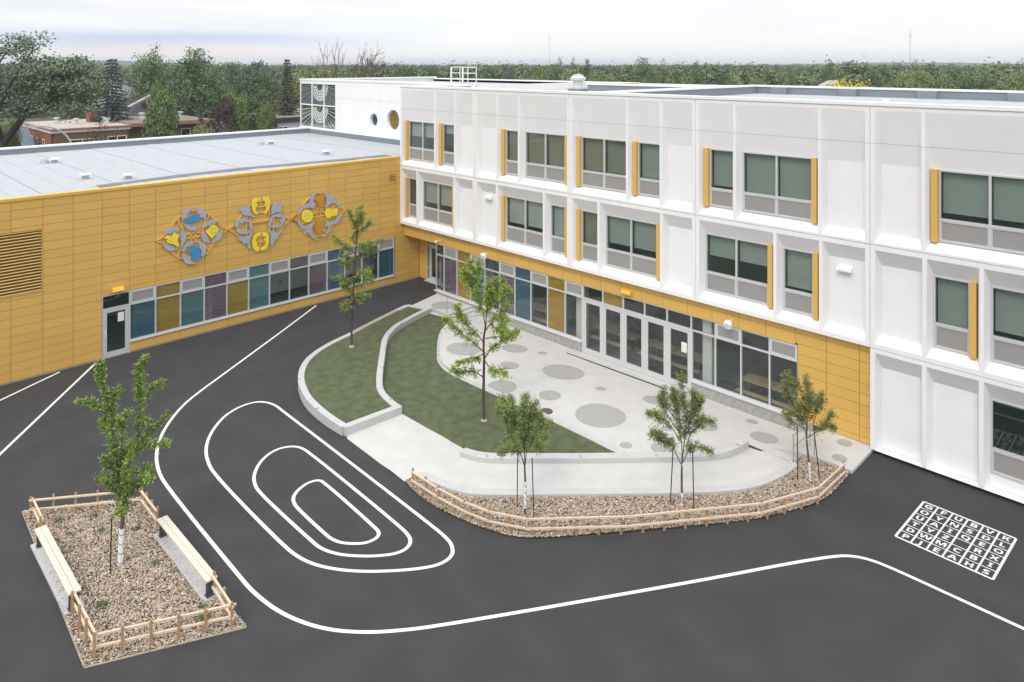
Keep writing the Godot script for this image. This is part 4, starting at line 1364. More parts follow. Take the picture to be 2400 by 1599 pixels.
func upper_hall() -> void:   # the taller block behind the yellow roof
	var w := thing("white_upper_block", "plain white block with two round windows and a patterned glass corner", "building")
	var z := -3.75
	var b := MB.new()
	b.box(Vector3(-18.7, 7.0, z - 0.25), Vector3(-13.33, 7.68, z))
	b.box(Vector3(-18.7, 11.28, z - 0.25), Vector3(-13.33, 11.45, z))
	b.box(Vector3(-18.7, 7.0, -17.4), Vector3(-18.45, 7.68, z - 0.25))
	b.box(Vector3(-18.7, 7.68, -17.4), Vector3(-18.45, 11.45, -9.2))
	b.box(Vector3(-18.7, 11.28, -9.2), Vector3(-18.45, 11.45, z - 0.25))
	b.box(Vector3(-18.7, 7.0, -17.4), Vector3(0.0, 11.45, -17.2))
	put("wall", b, M.white, w)
	# front wall with two round openings
	b = MB.new()
	var holes := [[-8.30, 8.83, 0.46], [-5.98, 8.95, 0.70]]
	for e in [[-13.33, -9.3, 7.0, 11.45], [-4.6, 0.02, 7.0, 11.45], [-9.3, -4.6, 7.0, 7.9], [-9.3, -4.6, 9.95, 11.45]]:
		b.quad(Vector3(e[0], e[2], z), Vector3(e[1], e[2], z), Vector3(e[1], e[3], z), Vector3(e[0], e[3], z))
	for i in 2:
		var h: Array = holes[i]
		var x0: float = [-9.3, -7.2][i]
		var x1: float = [-7.2, -4.6][i]
		var n := 48
		var ring := []
		for k in n:
			var t := TAU * k / n
			var q := Vector2(cos(t), sin(t))
			var s := 1e9
			if absf(q.x) > 1e-5:
				s = minf(s, ((x1 if q.x > 0 else x0) - h[0]) / q.x)
			if absf(q.y) > 1e-5:
				s = minf(s, ((9.95 if q.y > 0 else 7.9) - h[1]) / q.y)
			ring.append([Vector3(h[0] + q.x * h[2], h[1] + q.y * h[2], z), Vector3(h[0] + q.x * s, h[1] + q.y * s, z), Vector3(h[0] + q.x * h[2], h[1] + q.y * h[2], z - 0.25)])
		for k in n:
			var p: Array = ring[k]
			var q: Array = ring[(k + 1) % n]
			b.quad(p[0], p[1], q[1], q[0])
			b.quad(p[0], q[0], q[2], p[2])
		for c in [[x0, 7.9], [x1, 7.9], [x0, 9.95], [x1, 9.95]]:   # corners that the spokes cut off
			var best := []
			for k in n:
				best.append([ring[k][1].distance_to(Vector3(c[0], c[1], z)), k])
			best.sort_custom(func(m, o): return m[0] < o[0])
			var k0: int = best[0][1]
			for s in [-1, 0]:
				var p: Vector3 = ring[(k0 + s + n) % n][1]
				var q: Vector3 = ring[(k0 + s + 1) % n][1]
				if absf(p.x - q.x) > 1e-4 and absf(p.y - q.y) > 1e-4:
					b.tri(p, Vector3(c[0], c[1], z), q)
		var rw := part("round_window", w)
		var f := MB.new()
		var inner := []
		for k in n:
			var t := TAU * k / n
			inner.append(Vector2(cos(t), sin(t)))
		for k in n:
			var p: Vector2 = inner[k]
			var q: Vector2 = inner[(k + 1) % n]
			var at := Vector3(h[0], h[1], z - 0.14)
			var r: float = h[2]
			f.quad(at + Vector3(p.x, p.y, 0) * (r - 0.05), at + Vector3(p.x, p.y, 0) * r, at + Vector3(q.x, q.y, 0) * r, at + Vector3(q.x, q.y, 0) * (r - 0.05))
			f.quad(at + Vector3(p.x, p.y, 0) * (r - 0.05), at + Vector3(q.x, q.y, 0) * (r - 0.05), at + Vector3(q.x, q.y, 0) * (r - 0.05) + Vector3(0, 0, -0.06), at + Vector3(p.x, p.y, 0) * (r - 0.05) + Vector3(0, 0, -0.06))
		put("frame", f, M.alu, rw)
		f = MB.new()
		for k in n:
			f.tri(Vector3(h[0], h[1], z - 0.18), Vector3(h[0] + inner[k].x * h[2], h[1] + inner[k].y * h[2], z - 0.18), Vector3(h[0] + inner[(k + 1) % n].x * h[2], h[1] + inner[(k + 1) % n].y * h[2], z - 0.18))
		put("pane", f, M.tint["b" if i == 0 else "y"], rw)
	put("wall", b, M.white, w)
	b = MB.new()
	b.box(Vector3(-13.2, 7.68, -8.0), Vector3(0.0, 11.2, -7.8))
	put("partition", b, M.inside_pale, w)
	b = MB.new()
	for x in [-8.6, -6.3, -5.7]:
		b.box(Vector3(x, 8.0, -4.9), Vector3(x + 0.16, 9.9, -4.75))
	b.box(Vector3(-9.2, 8.5, -4.9), Vector3(-4.8, 8.56, -4.8))
	put("railing", b, M.pvc, w)
	for x in [-12.87, -7.40]:
		b = MB.new()
		b.box(Vector3(x - 0.007, 7.8, z - 0.002), Vector3(x + 0.007, 11.44, z + 0.003))
		put("joint", b, M.seal, w)
	b = MB.new()
	b.box(Vector3(-13.3, 10.18, z - 0.002), Vector3(0.0, 10.195, z + 0.004))
	put("joint", b, M.seal, w)
	b = MB.new()
	b.box(Vector3(-18.76, 11.45, -17.45), Vector3(-18.35, 11.57, z + 0.05))
	b.box(Vector3(-18.35, 11.45, z - 0.40), Vector3(-0.03, 11.57, z + 0.05))
	put("coping", b, M.cap, w)
	b = MB.new()
	b.box(Vector3(-18.5, 10.95, -17.2), Vector3(0.0, 11.15, z - 0.2))
	put("roof", b, M.membrane, w)
	b = MB.new()
	b.box(Vector3(-18.7, 7.40, z), Vector3(-17.15, 7.66, z + 0.04))
	b.box(Vector3(-17.15, 7.25, z), Vector3(0.0, 7.66, z + 0.05))
	put("flashing", b, M.flashing, w)
	b = MB.new()
	b.box(Vector3(-18.72, 7.66, z), Vector3(0.0, 7.73, z + 0.08))
	put("sill", b, M.cap, w)
	# glazed corner: three bays in front, three round the side, two rows
	var xs := [-18.64, -16.84, -15.03, -13.33]
	b = MB.new()
	for i in 4:
		b.box(Vector3(xs[i] - 0.045, 7.73, z - 0.12), Vector3(xs[i] + 0.045, 11.28, z + 0.01))
	for i in 3:
		for y in [7.73, 9.50, 11.19]:
			b.box(Vector3(xs[i] + 0.045, y, z - 0.12), Vector3(xs[i + 1] - 0.045, y + 0.09, z + 0.008))
	put("frame", b, M.cap, w)
	for i in 3:
		for r in 2:
			b = MB.new()
			b.box(Vector3(xs[i] + 0.045, [7.82, 9.59][r], z - 0.06), Vector3(xs[i + 1] - 0.045, [9.50, 11.19][r], z - 0.054))
			put("pane", b, M.film_dark if r == 1 else M.tint["c"], w)
	b = MB.new()
	for zz in [-5.5, -7.3, -9.1]:
		b.box(Vector3(-18.69, 7.73, zz - 0.045), Vector3(-18.57, 11.28, zz + 0.045))
	for y in [7.73, 9.50, 11.19]:
		b.box(Vector3(-18.688, y, -9.05), Vector3(-18.572, y + 0.09, z - 0.12))
	put("frame", b, M.cap, w)
	b = MB.new()
	b.box(Vector3(-18.63, 7.82, -9.05), Vector3(-18.624, 11.19, z - 0.12))
	put("pane", b, M.tint["c"], w)
	b = MB.new()
	b.box(Vector3(-18.4, 7.5, -9.2), Vector3(-13.3, 7.72, z - 0.13))
	b.box(Vector3(-13.36, 7.7, -9.2), Vector3(-13.24, 11.28, z - 0.26))
	b.box(Vector3(-18.4, 7.7, -9.3), Vector3(-13.3, 11.28, -9.2))
	put("stair_hall", b, M.inside_pale, w)
	# the printed film: a dotted half disc with rays, whole above and paler below
	for r in 2:
		var c := Vector2(-15.75, 11.10 if r == 0 else 9.40)
		var f := MB.new()
		var dots := MB.new()
		var face := z - 0.053
		var inside := func(q: Vector2) -> bool:
			if q.y < ([9.60, 7.83][r]) or q.y > ([11.18, 9.49][r]) or q.x < -18.58 or q.x > -13.39:
				return false
			for m in [-16.84, -15.03]:
				if absf(q.x - m) < 0.055:
					return false
			return true
		var rays := 46
		for k in rays:
			var t := PI + PI * (k + 0.5) / rays
			var u := Vector2(cos(t), sin(t))
			var wd := 0.018 + 0.012 * (k % 3)
			if r == 1 and k % 2 == 0:
				continue
			var d := 1.22
			while d < 3.4:
				var p: Vector2 = c + u * d
				var q: Vector2 = c + u * (d + 0.1)
				if inside.call(p) and inside.call(q):
					f.beam(Vector3(p.x, p.y, face), Vector3(q.x, q.y, face), 0.001, wd * d / 1.3, Vector3(0, 0, 1).cross(Vector3(u.x, u.y, 0)))
				d += 0.1
		# disc made of rings of little plates, with dots left open
		for ringi in 7:
			var rr := 0.42 + 0.115 * ringi
			var cnt := int(rr * 60)
			for k in cnt:
				var t := PI + PI * (k + 0.5) / cnt
				var open := ringi % 2 == 1 and k % 4 < 2
				if open:
					continue
				var quad := []
				var ok := true
				for s in [[-0.5, 0.0], [0.5, 0.0], [0.5, 1.0], [-0.5, 1.0]]:
					var tt: float = t + PI / cnt * s[0]
					var q: Vector2 = c + Vector2(cos(tt), sin(tt)) * (rr + 0.115 * s[1])
					ok = ok and inside.call(q)
					quad.append(Vector3(q.x, q.y, face + 0.001))
				if ok:
					dots.quad(quad[0], quad[3], quad[2], quad[1])
		stuff(put("printed_rays", f, M.film_gray if r == 0 else M.film, w))
		stuff(put("printed_disc", dots, M.film, w))

# ---------------------------------------------------------------- relief on the yellow wall
var roundel: Node3D
func thing_relief(i: int) -> void:
	roundel = thing("wall_relief", ["metal wall relief of grey leaves with two blue and two yellow shapes, leftmost roundel", "metal wall relief with yellow fish rings above and below grey leaf rings, middle roundel", "metal wall relief of grey leaves with orange birds, yellow turtle and butterfly, rightmost roundel"][i], "wall art", Vector3.ZERO, "metal roundels on the yellow wall")

func relief(called: String, a: Array) -> void:   # a: z, y pairs on the wall
	var poly := PackedVector2Array()
	for i in range(0, a.size(), 2):
		poly.append(Vector2(-a[i], a[i + 1]))
	var b := MB.new()
	b.prism(poly, Vector3(0.075, 0, 0), Vector3(0, 0, -1), Vector3(0, 1, 0), 0.035)
	var mat: Material = M.relief_gray
	if called.begins_with("yellow"):
		mat = M.relief_yellow
	elif called.begins_with("blue"):
		mat = M.relief_blue
	elif called.begins_with("orange"):
		mat = M.relief_orange
	var o := put(called, b, mat, roundel)
	# a cut vein along the longest axis of the shape
	var p := poly[0]
	var q := poly[0]
	for u in poly:
		for v in poly:
			if u.distance_to(v) > p.distance_to(q):
				p = u
				q = v
	if called == "leaf":
		var d := MB.new()
		var any := false
		var mid := Vector2.ZERO
		for u in poly:
			mid += u / poly.size()
		for k in 10:
			var s := func(t: float): return p.lerp(q, t) + (mid - p.lerp(q, 0.5)) * 4.0 * t * (1.0 - t) * 0.9
			var u: Vector2 = s.call(0.14 + 0.072 * k)
			var v: Vector2 = s.call(0.14 + 0.072 * (k + 1))
			if Geometry2D.is_point_in_polygon(u, poly) and Geometry2D.is_point_in_polygon(v, poly):
				any = true
				d.beam(Vector3(0.1105, u.y, -u.x), Vector3(0.1105, v.y, -v.x), 0.012, 0.003, Vector3(1, 0, 0))
		if any:
			put("vein", d, M.alu_dark, o)
	elif called == "blue_fish" or called == "yellow_fish":
		var d := MB.new()
		for k in 24:
			var u := p.lerp(q, 0.25 + 0.5 * float(k % 6) / 5) + (q - p).orthogonal().normalized() * (float(k / 6) - 1.5) * 0.075
			if Geometry2D.is_point_in_polygon(u, poly):
				d.beam(Vector3(0.1105, u.y, -u.x), Vector3(0.1105, u.y + 0.02, -u.x - 0.03), 0.012, 0.003, Vector3(1, 0, 0))
		if d.v.size():
			put("scale_cut", d, M.alu_dark, o)
	elif called == "yellow_turtle" or called == "yellow_kite":
		var d := MB.new()
		var mid := Vector2.ZERO
		for u in poly:
			mid += u / poly.size()
		for k in 6:
			var u := mid + Vector2(cos(TAU * k / 6), sin(TAU * k / 6)) * 0.12
			var v := mid + Vector2(cos(TAU * (k + 1.0) / 6), sin(TAU * (k + 1.0) / 6)) * 0.12
			d.beam(Vector3(0.1105, u.y, -u.x), Vector3(0.1105, v.y, -v.x), 0.014, 0.003, Vector3(1, 0, 0))
			v = mid + (u - mid) * 1.75
			if Geometry2D.is_point_in_polygon(v, poly):
				d.beam(Vector3(0.1105, u.y, -u.x), Vector3(0.1105, v.y, -v.x), 0.014, 0.003, Vector3(1, 0, 0))
		put("pattern_cut", d, M.alu_dark, o)

func relief_rail(a: Array) -> void:
	var b := MB.new()
	for i in range(0, a.size() - 2, 2):
		b.beam(Vector3(0.045, a[i + 1], a[i]), Vector3(0.045, a[i + 3], a[i + 2]), 0.05, 0.05)
	b.box(Vector3(0.0, a[1] - 0.02, a[0] - 0.02), Vector3(0.045, a[1] + 0.02, a[0] + 0.02))
	put("rail", b, M.relief_bar, roundel)

# ---------------------------------------------------------------- fittings on the walls and roofs
func wedge_light(at: Vector3, kind: int, mat: Material, label: String, size := 1.0) -> void:
	var t := thing("wall_light", label, "light", at, "wedge wall lights")
	if kind == 0:
		t.rotation.y = PI / 2
	t.scale = Vector3.ONE * size
	var b := MB.new()
	var s := p2([0.0, 0.0, 0.20, 0.0, 0.22, 0.03, 0.16, 0.14, 0.0, 0.17])
	b.prism(s, Vector3(-0.23, 0, 0), Vector3(0, 0, 1), Vector3(0, 1, 0), -0.46)
	put("housing", b, mat, t)
	b = MB.new()
	b.quad(Vector3(-0.19, 0.045, 0.225), Vector3(0.19, 0.045, 0.225), Vector3(0.19, 0.128, 0.178), Vector3(-0.19, 0.128, 0.178))
	put("lens", b, M.galv if mat != M.yellow_lamp else M.yellow_metal, t)
	b = MB.new()
	b.box(Vector3(-0.12, -0.02, 0.0), Vector3(0.12, 0.0, 0.12))
	put("bracket", b, M.alu_dark, t)

func speaker(at: Vector3, label: String) -> void:
	var t := thing("loudspeaker", label, "loudspeaker", at, "white loudspeakers above the hall windows")
	var b := MB.new()
	b.prism(p2([-0.11, 0.0, 0.11, 0.0, 0.14, 0.05, 0.14, 0.22, 0.07, 0.30, -0.07, 0.30, -0.14, 0.22, -0.14, 0.05]), Vector3(0, -0.16, 0.12), Vector3(1, 0, 0), Vector3(0, 0.86, 0.5), 0.18)
	put("housing", b, M.wrap, t)
	b = MB.new()
	b.beam(Vector3(0, 0, 0), Vector3(0, 0, 0.16), 0.05, 0.1)
	put("bracket", b, M.wrap, t)

func fittings() -> void:
	wedge_light(Vector3(0.0, 2.83, 15.10), 0, M.yellow_lamp, "yellow wedge light above the door in the yellow wall")
	wedge_light(Vector3(16.12, 2.93, -0.25), 1, M.yellow_lamp, "yellow wedge light above the glass double doors", 1.05)
	wedge_light(Vector3(7.35, 5.80, -0.32), 1, M.wrap, "white wedge light in the recess nearest the yellow wall", 1.0)
	wedge_light(Vector3(25.15, 5.72, -0.32), 1, M.wrap, "white wedge light in the recess above the yellow end panels", 1.0)
	speaker(Vector3(7.23, 2.98, -0.25), "white loudspeaker above the windows behind the lawn tree")
	speaker(Vector3(20.95, 2.98, -0.25), "white loudspeaker above the windows right of the glass doors")
	var t := thing("security_camera", "small white dome camera above the corner entrance", "camera", Vector3(3.25, 2.95, -0.25))
	var b := MB.new()
	b.beam(Vector3(0, 0, 0), Vector3(0, 0, 0.16), 0.05, 0.05)
	put("arm", b, M.wrap, t)
	b = MB.new()
	b.lathe(Vector3(0, -0.09, 0.18), [[0.0, 0.0], [0.06, 0.015], [0.085, 0.07], [0.085, 0.12], [0.0, 0.13]], 14)
	put("dome", b, M.wrap, t)
	t = thing("socket_box", "small grey service box on the yellow panels at the terrace end", "box", Vector3(24.15, 0.98, -0.25))
	b = MB.new()
	b.box(Vector3(-0.11, -0.13, 0.0), Vector3(0.11, 0.13, 0.05))
	put("body", b, M.alu_dark, t)
	b = MB.new()
	b.box(Vector3(-0.08, -0.10, 0.05), Vector3(0.08, 0.10, 0.062))
	put("cover", b, M.galv, t)
	# roof fittings
	for e in [[-11.64, 15.38, "grey dome drain on the yellow wing's roof, left pair"], [-11.76, 2.87, "grey dome drain on the yellow wing's roof, right pair"]]:
		t = thing("roof_drain", e[2], "roof drain", Vector3(e[0], 7.345, e[1]), "dome drains on the yellow wing's roof")
		b = MB.new()
		b.lathe(Vector3.ZERO, [[0.24, 0.0], [0.24, 0.03], [0.19, 0.10], [0.10, 0.17], [0.0, 0.19]], 14)
		put("dome", b, M.alu_dark, t)
		b = MB.new()
		b.lathe(Vector3.ZERO, [[0.34, 0.0], [0.34, 0.012], [0.24, 0.012]], 14)
		put("flange", b, M.galv, t)
	for e in [[-11.3, 15.0, "white box vent beside the left dome drain"], [-11.5, 2.3, "white box vent beside the right dome drain"], [-3.96, 2.51, "white box vent near the roof's right end by the white block"], [-3.87, 15.37, "white box vent at the roof's left, nearest the coping"], [-2.32, 13.97, "white box vent beside the end of the dark roof strip"]]:
		t = thing("roof_vent", e[2], "roof vent", Vector3(e[0], 7.345, e[1]), "box vents on the yellow wing's roof")
		b = MB.new()
		b.box(Vector3(-0.13, 0.0, -0.13), Vector3(0.13, 0.17, 0.13))
		put("body", b, M.membrane, t)
		b = MB.new()
		b.box(Vector3(-0.2, 0.17, -0.2), Vector3(0.2, 0.24, 0.2))
		put("cap", b, M.cap, t)
	t = thing("roof_turbine", "silver mushroom vent on a square kerb on the white roof", "roof vent", Vector3(7.85, 10.95, -6.75))
	b = MB.new()
	b.box(Vector3(-0.42, 0.0, -0.42), Vector3(0.42, 0.40, 0.42))
	put("base", b, M.flashing, t)
	b = MB.new()
	b.lathe(Vector3(0, 0.4, 0), [[0.46, 0.0], [0.46, 0.10], [0.30, 0.16], [0.30, 0.42], [0.44, 0.50], [0.44, 0.62], [0.30, 0.74], [0.30, 0.80], [0.0, 0.84]], 20)
	put("cowl", b, M.galv, t)
	t = thing("roof_vent", "twin white pipe vents on the white roof's right half", "roof vent", Vector3(25.6, 10.95, -2.9), "pipe vents on the white roof")
	b = MB.new()
	b.lathe(Vector3.ZERO, [[0.10, 0.0], [0.10, 0.42], [0.13, 0.42], [0.13, 0.54], [0.0, 0.56]], 12)
	put("pipe", b, M.cap, t)
	b = MB.new()
	b.lathe(Vector3(-0.3, 0, 0.1), [[0.07, 0.0], [0.07, 0.22], [0.0, 0.23]], 12)
	put("pipe", b, M.cap, t)
	t = thing("roof_drain", "dark dome drain on the white roof beside the twin pipes", "roof drain", Vector3(26.9, 10.95, -3.0))
	b = MB.new()
	b.lathe(Vector3.ZERO, [[0.2, 0.0], [0.19, 0.06], [0.1, 0.11], [0.0, 0.12]], 12)
	put("dome", b, M.alu_dark, t)
	# hatch with guard rail
	t = thing("roof_hatch", "white roof hatch with a grey rim on the white block's corner", "roof hatch", Vector3(-0.9, 11.15, -4.4))
	b = MB.new()
	b.box(Vector3(-0.7, 0.0, -0.6), Vector3(1.5, 0.22, 0.6))
	put("curb", b, M.flashing, t)
	b = MB.new()
	b.box(Vector3(-0.76, 0.22, -0.66), Vector3(1.56, 0.30, 0.66))
	put("lid", b, M.cap, t)
	t = thing("ladder_guard", "white tube guard rail and ladder head on the white roof", "guard rail", Vector3(-0.9, 11.15, -5.6))
	for e in [[-1.1, 0.0], [-0.62, -0.3], [0.0, 0.0], [0.62, 0.1], [1.1, -0.2], [-0.6, 0.5]]:
		b = MB.new()
		b.tube([Vector3(e[0], 0.0, e[1]), Vector3(e[0], 1.42, e[1])], 0.03 if e[0] != 0.0 else 0.06, 0.03 if e[0] != 0.0 else 0.06)
		put("post", b, M.cap, t)
	for y in [0.62, 1.02, 1.40]:
		b = MB.new()
		b.tube([Vector3(-1.1, y, 0.0), Vector3(-0.62, y, -0.3)], 0.025, 0.025)
		if y != 1.02:
			b.tube([Vector3(-0.62, y, -0.3), Vector3(0.62, y, 0.1)], 0.025, 0.025)
		b.tube([Vector3(0.0, y, 0.0), Vector3(0.62, y, 0.1), Vector3(1.1, y, -0.2)], 0.025, 0.025)
		put("rail", b, M.cap, t)
	b = MB.new()
	b.tube([Vector3(1.1, 0.5, -0.2), Vector3(1.5, 0.0, 0.5)], 0.03, 0.03)
	put("brace", b, M.cap, t)

# ---------------------------------------------------------------- yard furniture
func bar(t: Node, called: String, pts: Array, r: float, mat: Material) -> void:
	var b := MB.new()
	b.tube(pts, r, r, 8)
	put(called, b, mat, t)

func handrails() -> void:
	var t := thing("handrail", "small steel handrail on the concrete steps at the terrace's upper end", "handrail", Vector3(6.0, 0.0, 1.42))
	bar(t, "post", [Vector3(0, 0, 0), Vector3(0, 0.80, 0)], 0.021, M.steel)
	bar(t, "post", [Vector3(0.78, -0.28, -0.02), Vector3(0.78, 0.42, -0.02)], 0.021, M.steel)
	bar(t, "rail", [Vector3(-0.02, 0.80, 0), Vector3(0.22, 0.80, 0), Vector3(0.78, 0.42, -0.02)], 0.021, M.steel)
	bar(t, "rail", [Vector3(0, 0.50, 0), Vector3(0.2, 0.50, 0), Vector3(0.78, 0.12, -0.02)], 0.018, M.steel)
	t = thing("handrail", "steel guard rail where the terrace meets the raised pad, behind a small tree", "handrail", Vector3(24.52, 0.06, 2.33))
	bar(t, "post", [Vector3(0, -0.1, 0), Vector3(0, 0.78, 0)], 0.021, M.steel)
	bar(t, "post", [Vector3(0.05, 0, -1.15), Vector3(0.05, 0.80, -1.15)], 0.021, M.steel)
	bar(t, "post", [Vector3(0.40, 0.03, -0.66), Vector3(0.40, 0.80, -0.66)], 0.021, M.steel)
	bar(t, "rail", [Vector3(0, 0.78, 0), Vector3(0.05, 0.80, -1.15), Vector3(0.40, 0.80, -0.66)], 0.021, M.steel)
	bar(t, "rail", [Vector3(0, 0.42, 0), Vector3(0.05, 0.44, -1.15), Vector3(0.40, 0.44, -0.66)], 0.018, M.steel)

func post_rail_fence(label: String, line: PackedVector3Array, posts: Array, group := "low wooden rail fences") -> void:
	# line: kinks of the rails at rail height 0.5; posts: positions along it, in metres
	var t := thing("rail_fence", label, "fence", Vector3(line[0].x, 0.0, line[0].z), group)
	var o := Vector3(line[0].x, 0.0, line[0].z)
	var at := 0.0
	var rng := RandomNumberGenerator.new()
	rng.seed = int(o.x * 100)
	for i in line.size() - 1:
		var a := line[i] - o
		var c := line[i + 1] - o
		a.y = 0.0
		c.y = 0.0
		var d := (c - a).normalized()
		var s := Vector3(-d.z, 0, d.x) * 0.045
		for y in [0.50, 0.24]:
			var b := MB.new()
			b.beam(a + s - d * 0.03 + Vector3(0, y, 0), c + s + d * 0.03 + Vector3(0, y, 0), 0.045, 0.045)
			put("rail", b, M.cedar_pale, t)
	var total := 0.0
	for i in line.size() - 1:
		var len := Vector2(line[i + 1].x - line[i].x, line[i + 1].z - line[i].z).length()
		for p in posts:
			if p >= total - 0.001 and p < total + len - (0.0 if i < line.size() - 2 else -0.01):
				var q: Vector3 = line[i].lerp(line[i + 1], (p - total) / len) - o
				var b := MB.new()
				var h := 0.56 + rng.randf() * 0.03
				var k := 0.026
				b.box(Vector3(q.x - k, -0.1, q.z - k), Vector3(q.x + k, h, q.z + k))
				b.box(Vector3(q.x - k * 0.6, h, q.z - k * 0.6), Vector3(q.x + k * 0.6, h + 0.014, q.z + k * 0.6))
				put("post", b, M.cedar, t)
		total += len

func evenly(total: float, n: int) -> Array:
	var r := []
	for i in n:
		r.append(total * i / (n - 1))
	return r

func planter() -> void:
	post_rail_fence("low wooden rail fence bent round the far side of the tree planter", pv([11.92,0.5,20.45, 10.66,0.5,20.42, 12.34,0.5,18.03, 13.68,0.5,18.05]), [0.02, 1.26, 1.84, 2.42, 3.0, 3.55, 4.18, 4.60, 5.05, 5.50])
	post_rail_fence("low wooden rail fence bent round the near end of the tree planter", pv([17.29,0.5,17.99, 18.63,0.5,18.07, 17.37,0.5,20.60, 15.60,0.5,20.59]), [0.02, 0.70, 1.40, 1.95, 2.50, 3.06, 3.62, 4.16, 4.75, 5.3, 5.90])
	for e in [[12.19, 15.54, 20.515, "pale slatted bench on a concrete pad along the planter's left side", 1.0], [14.03, 17.36, 18.065, "pale slatted bench on a concrete pad along the planter's right side", -1.0]]:
		var x0: float = e[0]
		var x1: float = e[1]
		var t := thing("bench", e[3], "bench", Vector3((x0 + x1) / 2, 0.0, e[2]), "pale benches beside the planter")
		var h := (x1 - x0) / 2
		for s in [-1, 1]:
			var b := MB.new()
			b.box(Vector3(-h, 0.425, 0.004 if s > 0 else -0.135), Vector3(h, 0.465, 0.135 if s > 0 else -0.004))
			put("seat_board", b, M.slatwood, t)
		for x in [-h + 0.15, h - 0.08]:
			var b := MB.new()
			b.box(Vector3(x - 0.02, 0.06, -0.11), Vector3(x + 0.02, 0.425, 0.11))
			b.box(Vector3(x - 0.09, 0.055, -0.12), Vector3(x + 0.09, 0.07, 0.12))
			b.box(Vector3(x - 0.06, 0.40, -0.125), Vector3(x + 0.06, 0.424, 0.125))
			put("leg", b, M.slate, t)
		var b := MB.new()
		b.box(Vector3(-h - 0.06, -0.1, -0.21), Vector3(h + 0.04, 0.055, 0.21))
		put("pad", b, M.kerb, t)
		b = MB.new()
		b.box(Vector3(-h + 0.1, 0.385, -0.03), Vector3(h - 0.1, 0.41, 0.03))
		put("stretcher", b, M.slate, t)
	# thin border of the bed
	for e in [[10.21,20.54, 11.86,17.90], [11.86,17.90, 18.80,17.88], [18.80,17.88, 17.46,20.80], [17.46,20.80, 10.21,20.54]]:
		var b := MB.new()
		ribbon(b, pv([e[0], 0.03, e[1], e[2], 0.03, e[3]]), 0.035, false, -0.1)
		structure(put("kerb", b, M.sandstone), "thin edging strip of the tree planter")
	var spots := [[11.50, 19.92, "far left corner"], [11.97, 19.17, "far edge, near its middle"], [12.80, 19.21, "middle, beyond the left stake"], [13.39, 18.52, "right side, near the far end of the bench"], [12.38, 19.87, "left side, smallest of all"], [15.21, 18.61, "right half, beside the middle of the bench"], [15.83, 20.02, "near left part"], [17.94, 18.49, "near right corner behind the fence"], [17.55, 18.37, "near right corner beside the bench end"]]
	var rng := RandomNumberGenerator.new()
	rng.seed = 3
	for i in spots.size():
		var e: Array = spots[i]
		var t := thing("weed", "green weed in the planter, " + e[2], "weed", Vector3(e[0], 0.03, e[1]), "weeds in the planter")
		var b := MB.new()
		b.tint = true
		var big: float = [1.0, 0.9, 0.9, 1.0, 0.6, 0.8, 1.1, 1.3, 0.7][i]
		for k in int(70 * big):
			b.col = Color(0.10, 0.17, 0.04) * rng.randf_range(0.7, 1.3)
			var t2 := rng.randf() * TAU
			var d := Vector3(cos(t2), rng.randf_range(0.2, 1.3), sin(t2)).normalized()
			b.leaf(Vector3(cos(t2), 0, sin(t2)) * rng.randf() * 0.09 * big + Vector3(0, rng.randf() * 0.07, 0), d, d.cross(Vector3(rng.randfn(), rng.randfn(), rng.randfn())).normalized(), 0.07 * big, 0.022)
		put("leaves", b, foliage(Color.WHITE, 0.2), t)

func bed_fence() -> void:
	var line := pv([17.08,0.5,11.90, 18.28,0.5,11.88, 19.34,0.5,11.77, 20.12,0.5,11.58, 21.09,0.5,11.07, 22.93,0.5,9.05, 25.20,0.5,5.92, 26.0,0.5,4.05, 26.04,0.5,2.2])
	var total := 0.0
	for i in line.size() - 1:
		total += line[i].distance_to(line[i + 1])
	post_rail_fence("long low wooden rail fence along the curved bark bed by the walkway", line, evenly(total, 25))

func stakes() -> void:
	var s := pv([20.00,0.05,10.38, 20.68,0.05,10.39, 22.98,0.05,7.06, 23.64,0.05,6.86, 25.10,0.05,3.31, 25.55,0.05,2.77, 14.77,0.03,19.55, 14.12,0.03,19.05])
	var tops := [[0.03, 1.62, 0.0], [-0.07, 1.62, 0.0], [0.10, 1.66, 0.0], [-0.03, 1.66, 0.02], [-0.02, 1.62, 0.0], [-0.18, 1.58, 0.05], [0.05, 1.40, -0.02], [0.0, 1.22, 0.0]]
	var where := ["left of the leftmost small tree in the curved bed", "right of the leftmost small tree in the curved bed", "left of the middle small tree in the curved bed", "right of the middle small tree in the curved bed", "left of the small tree by the raised pad", "right of the small tree by the raised pad", "left of the forked tree in the planter", "behind the forked tree in the planter"]
	for i in s.size():
		var t := thing("tree_stake", "thin dark metal stake " + where[i], "stake", s[i], "tree stakes")
		var b := MB.new()
		b.tube([Vector3(0, -0.1, 0), Vector3(tops[i][0], tops[i][1], tops[i][2])], 0.016, 0.016, 6)
		put("post", b, M.black, t)
		b = MB.new()
		b.lathe(Vector3(tops[i][0], tops[i][1], tops[i][2]), [[0.02, -0.03], [0.022, 0.0], [0.0, 0.008]], 8)
		put("cap", b, M.black, t)

# ---------------------------------------------------------------- trees
const RIGHT := Vector3(0.703, 0, -0.711)
const AWAY := Vector3(-0.711, 0, -0.703)

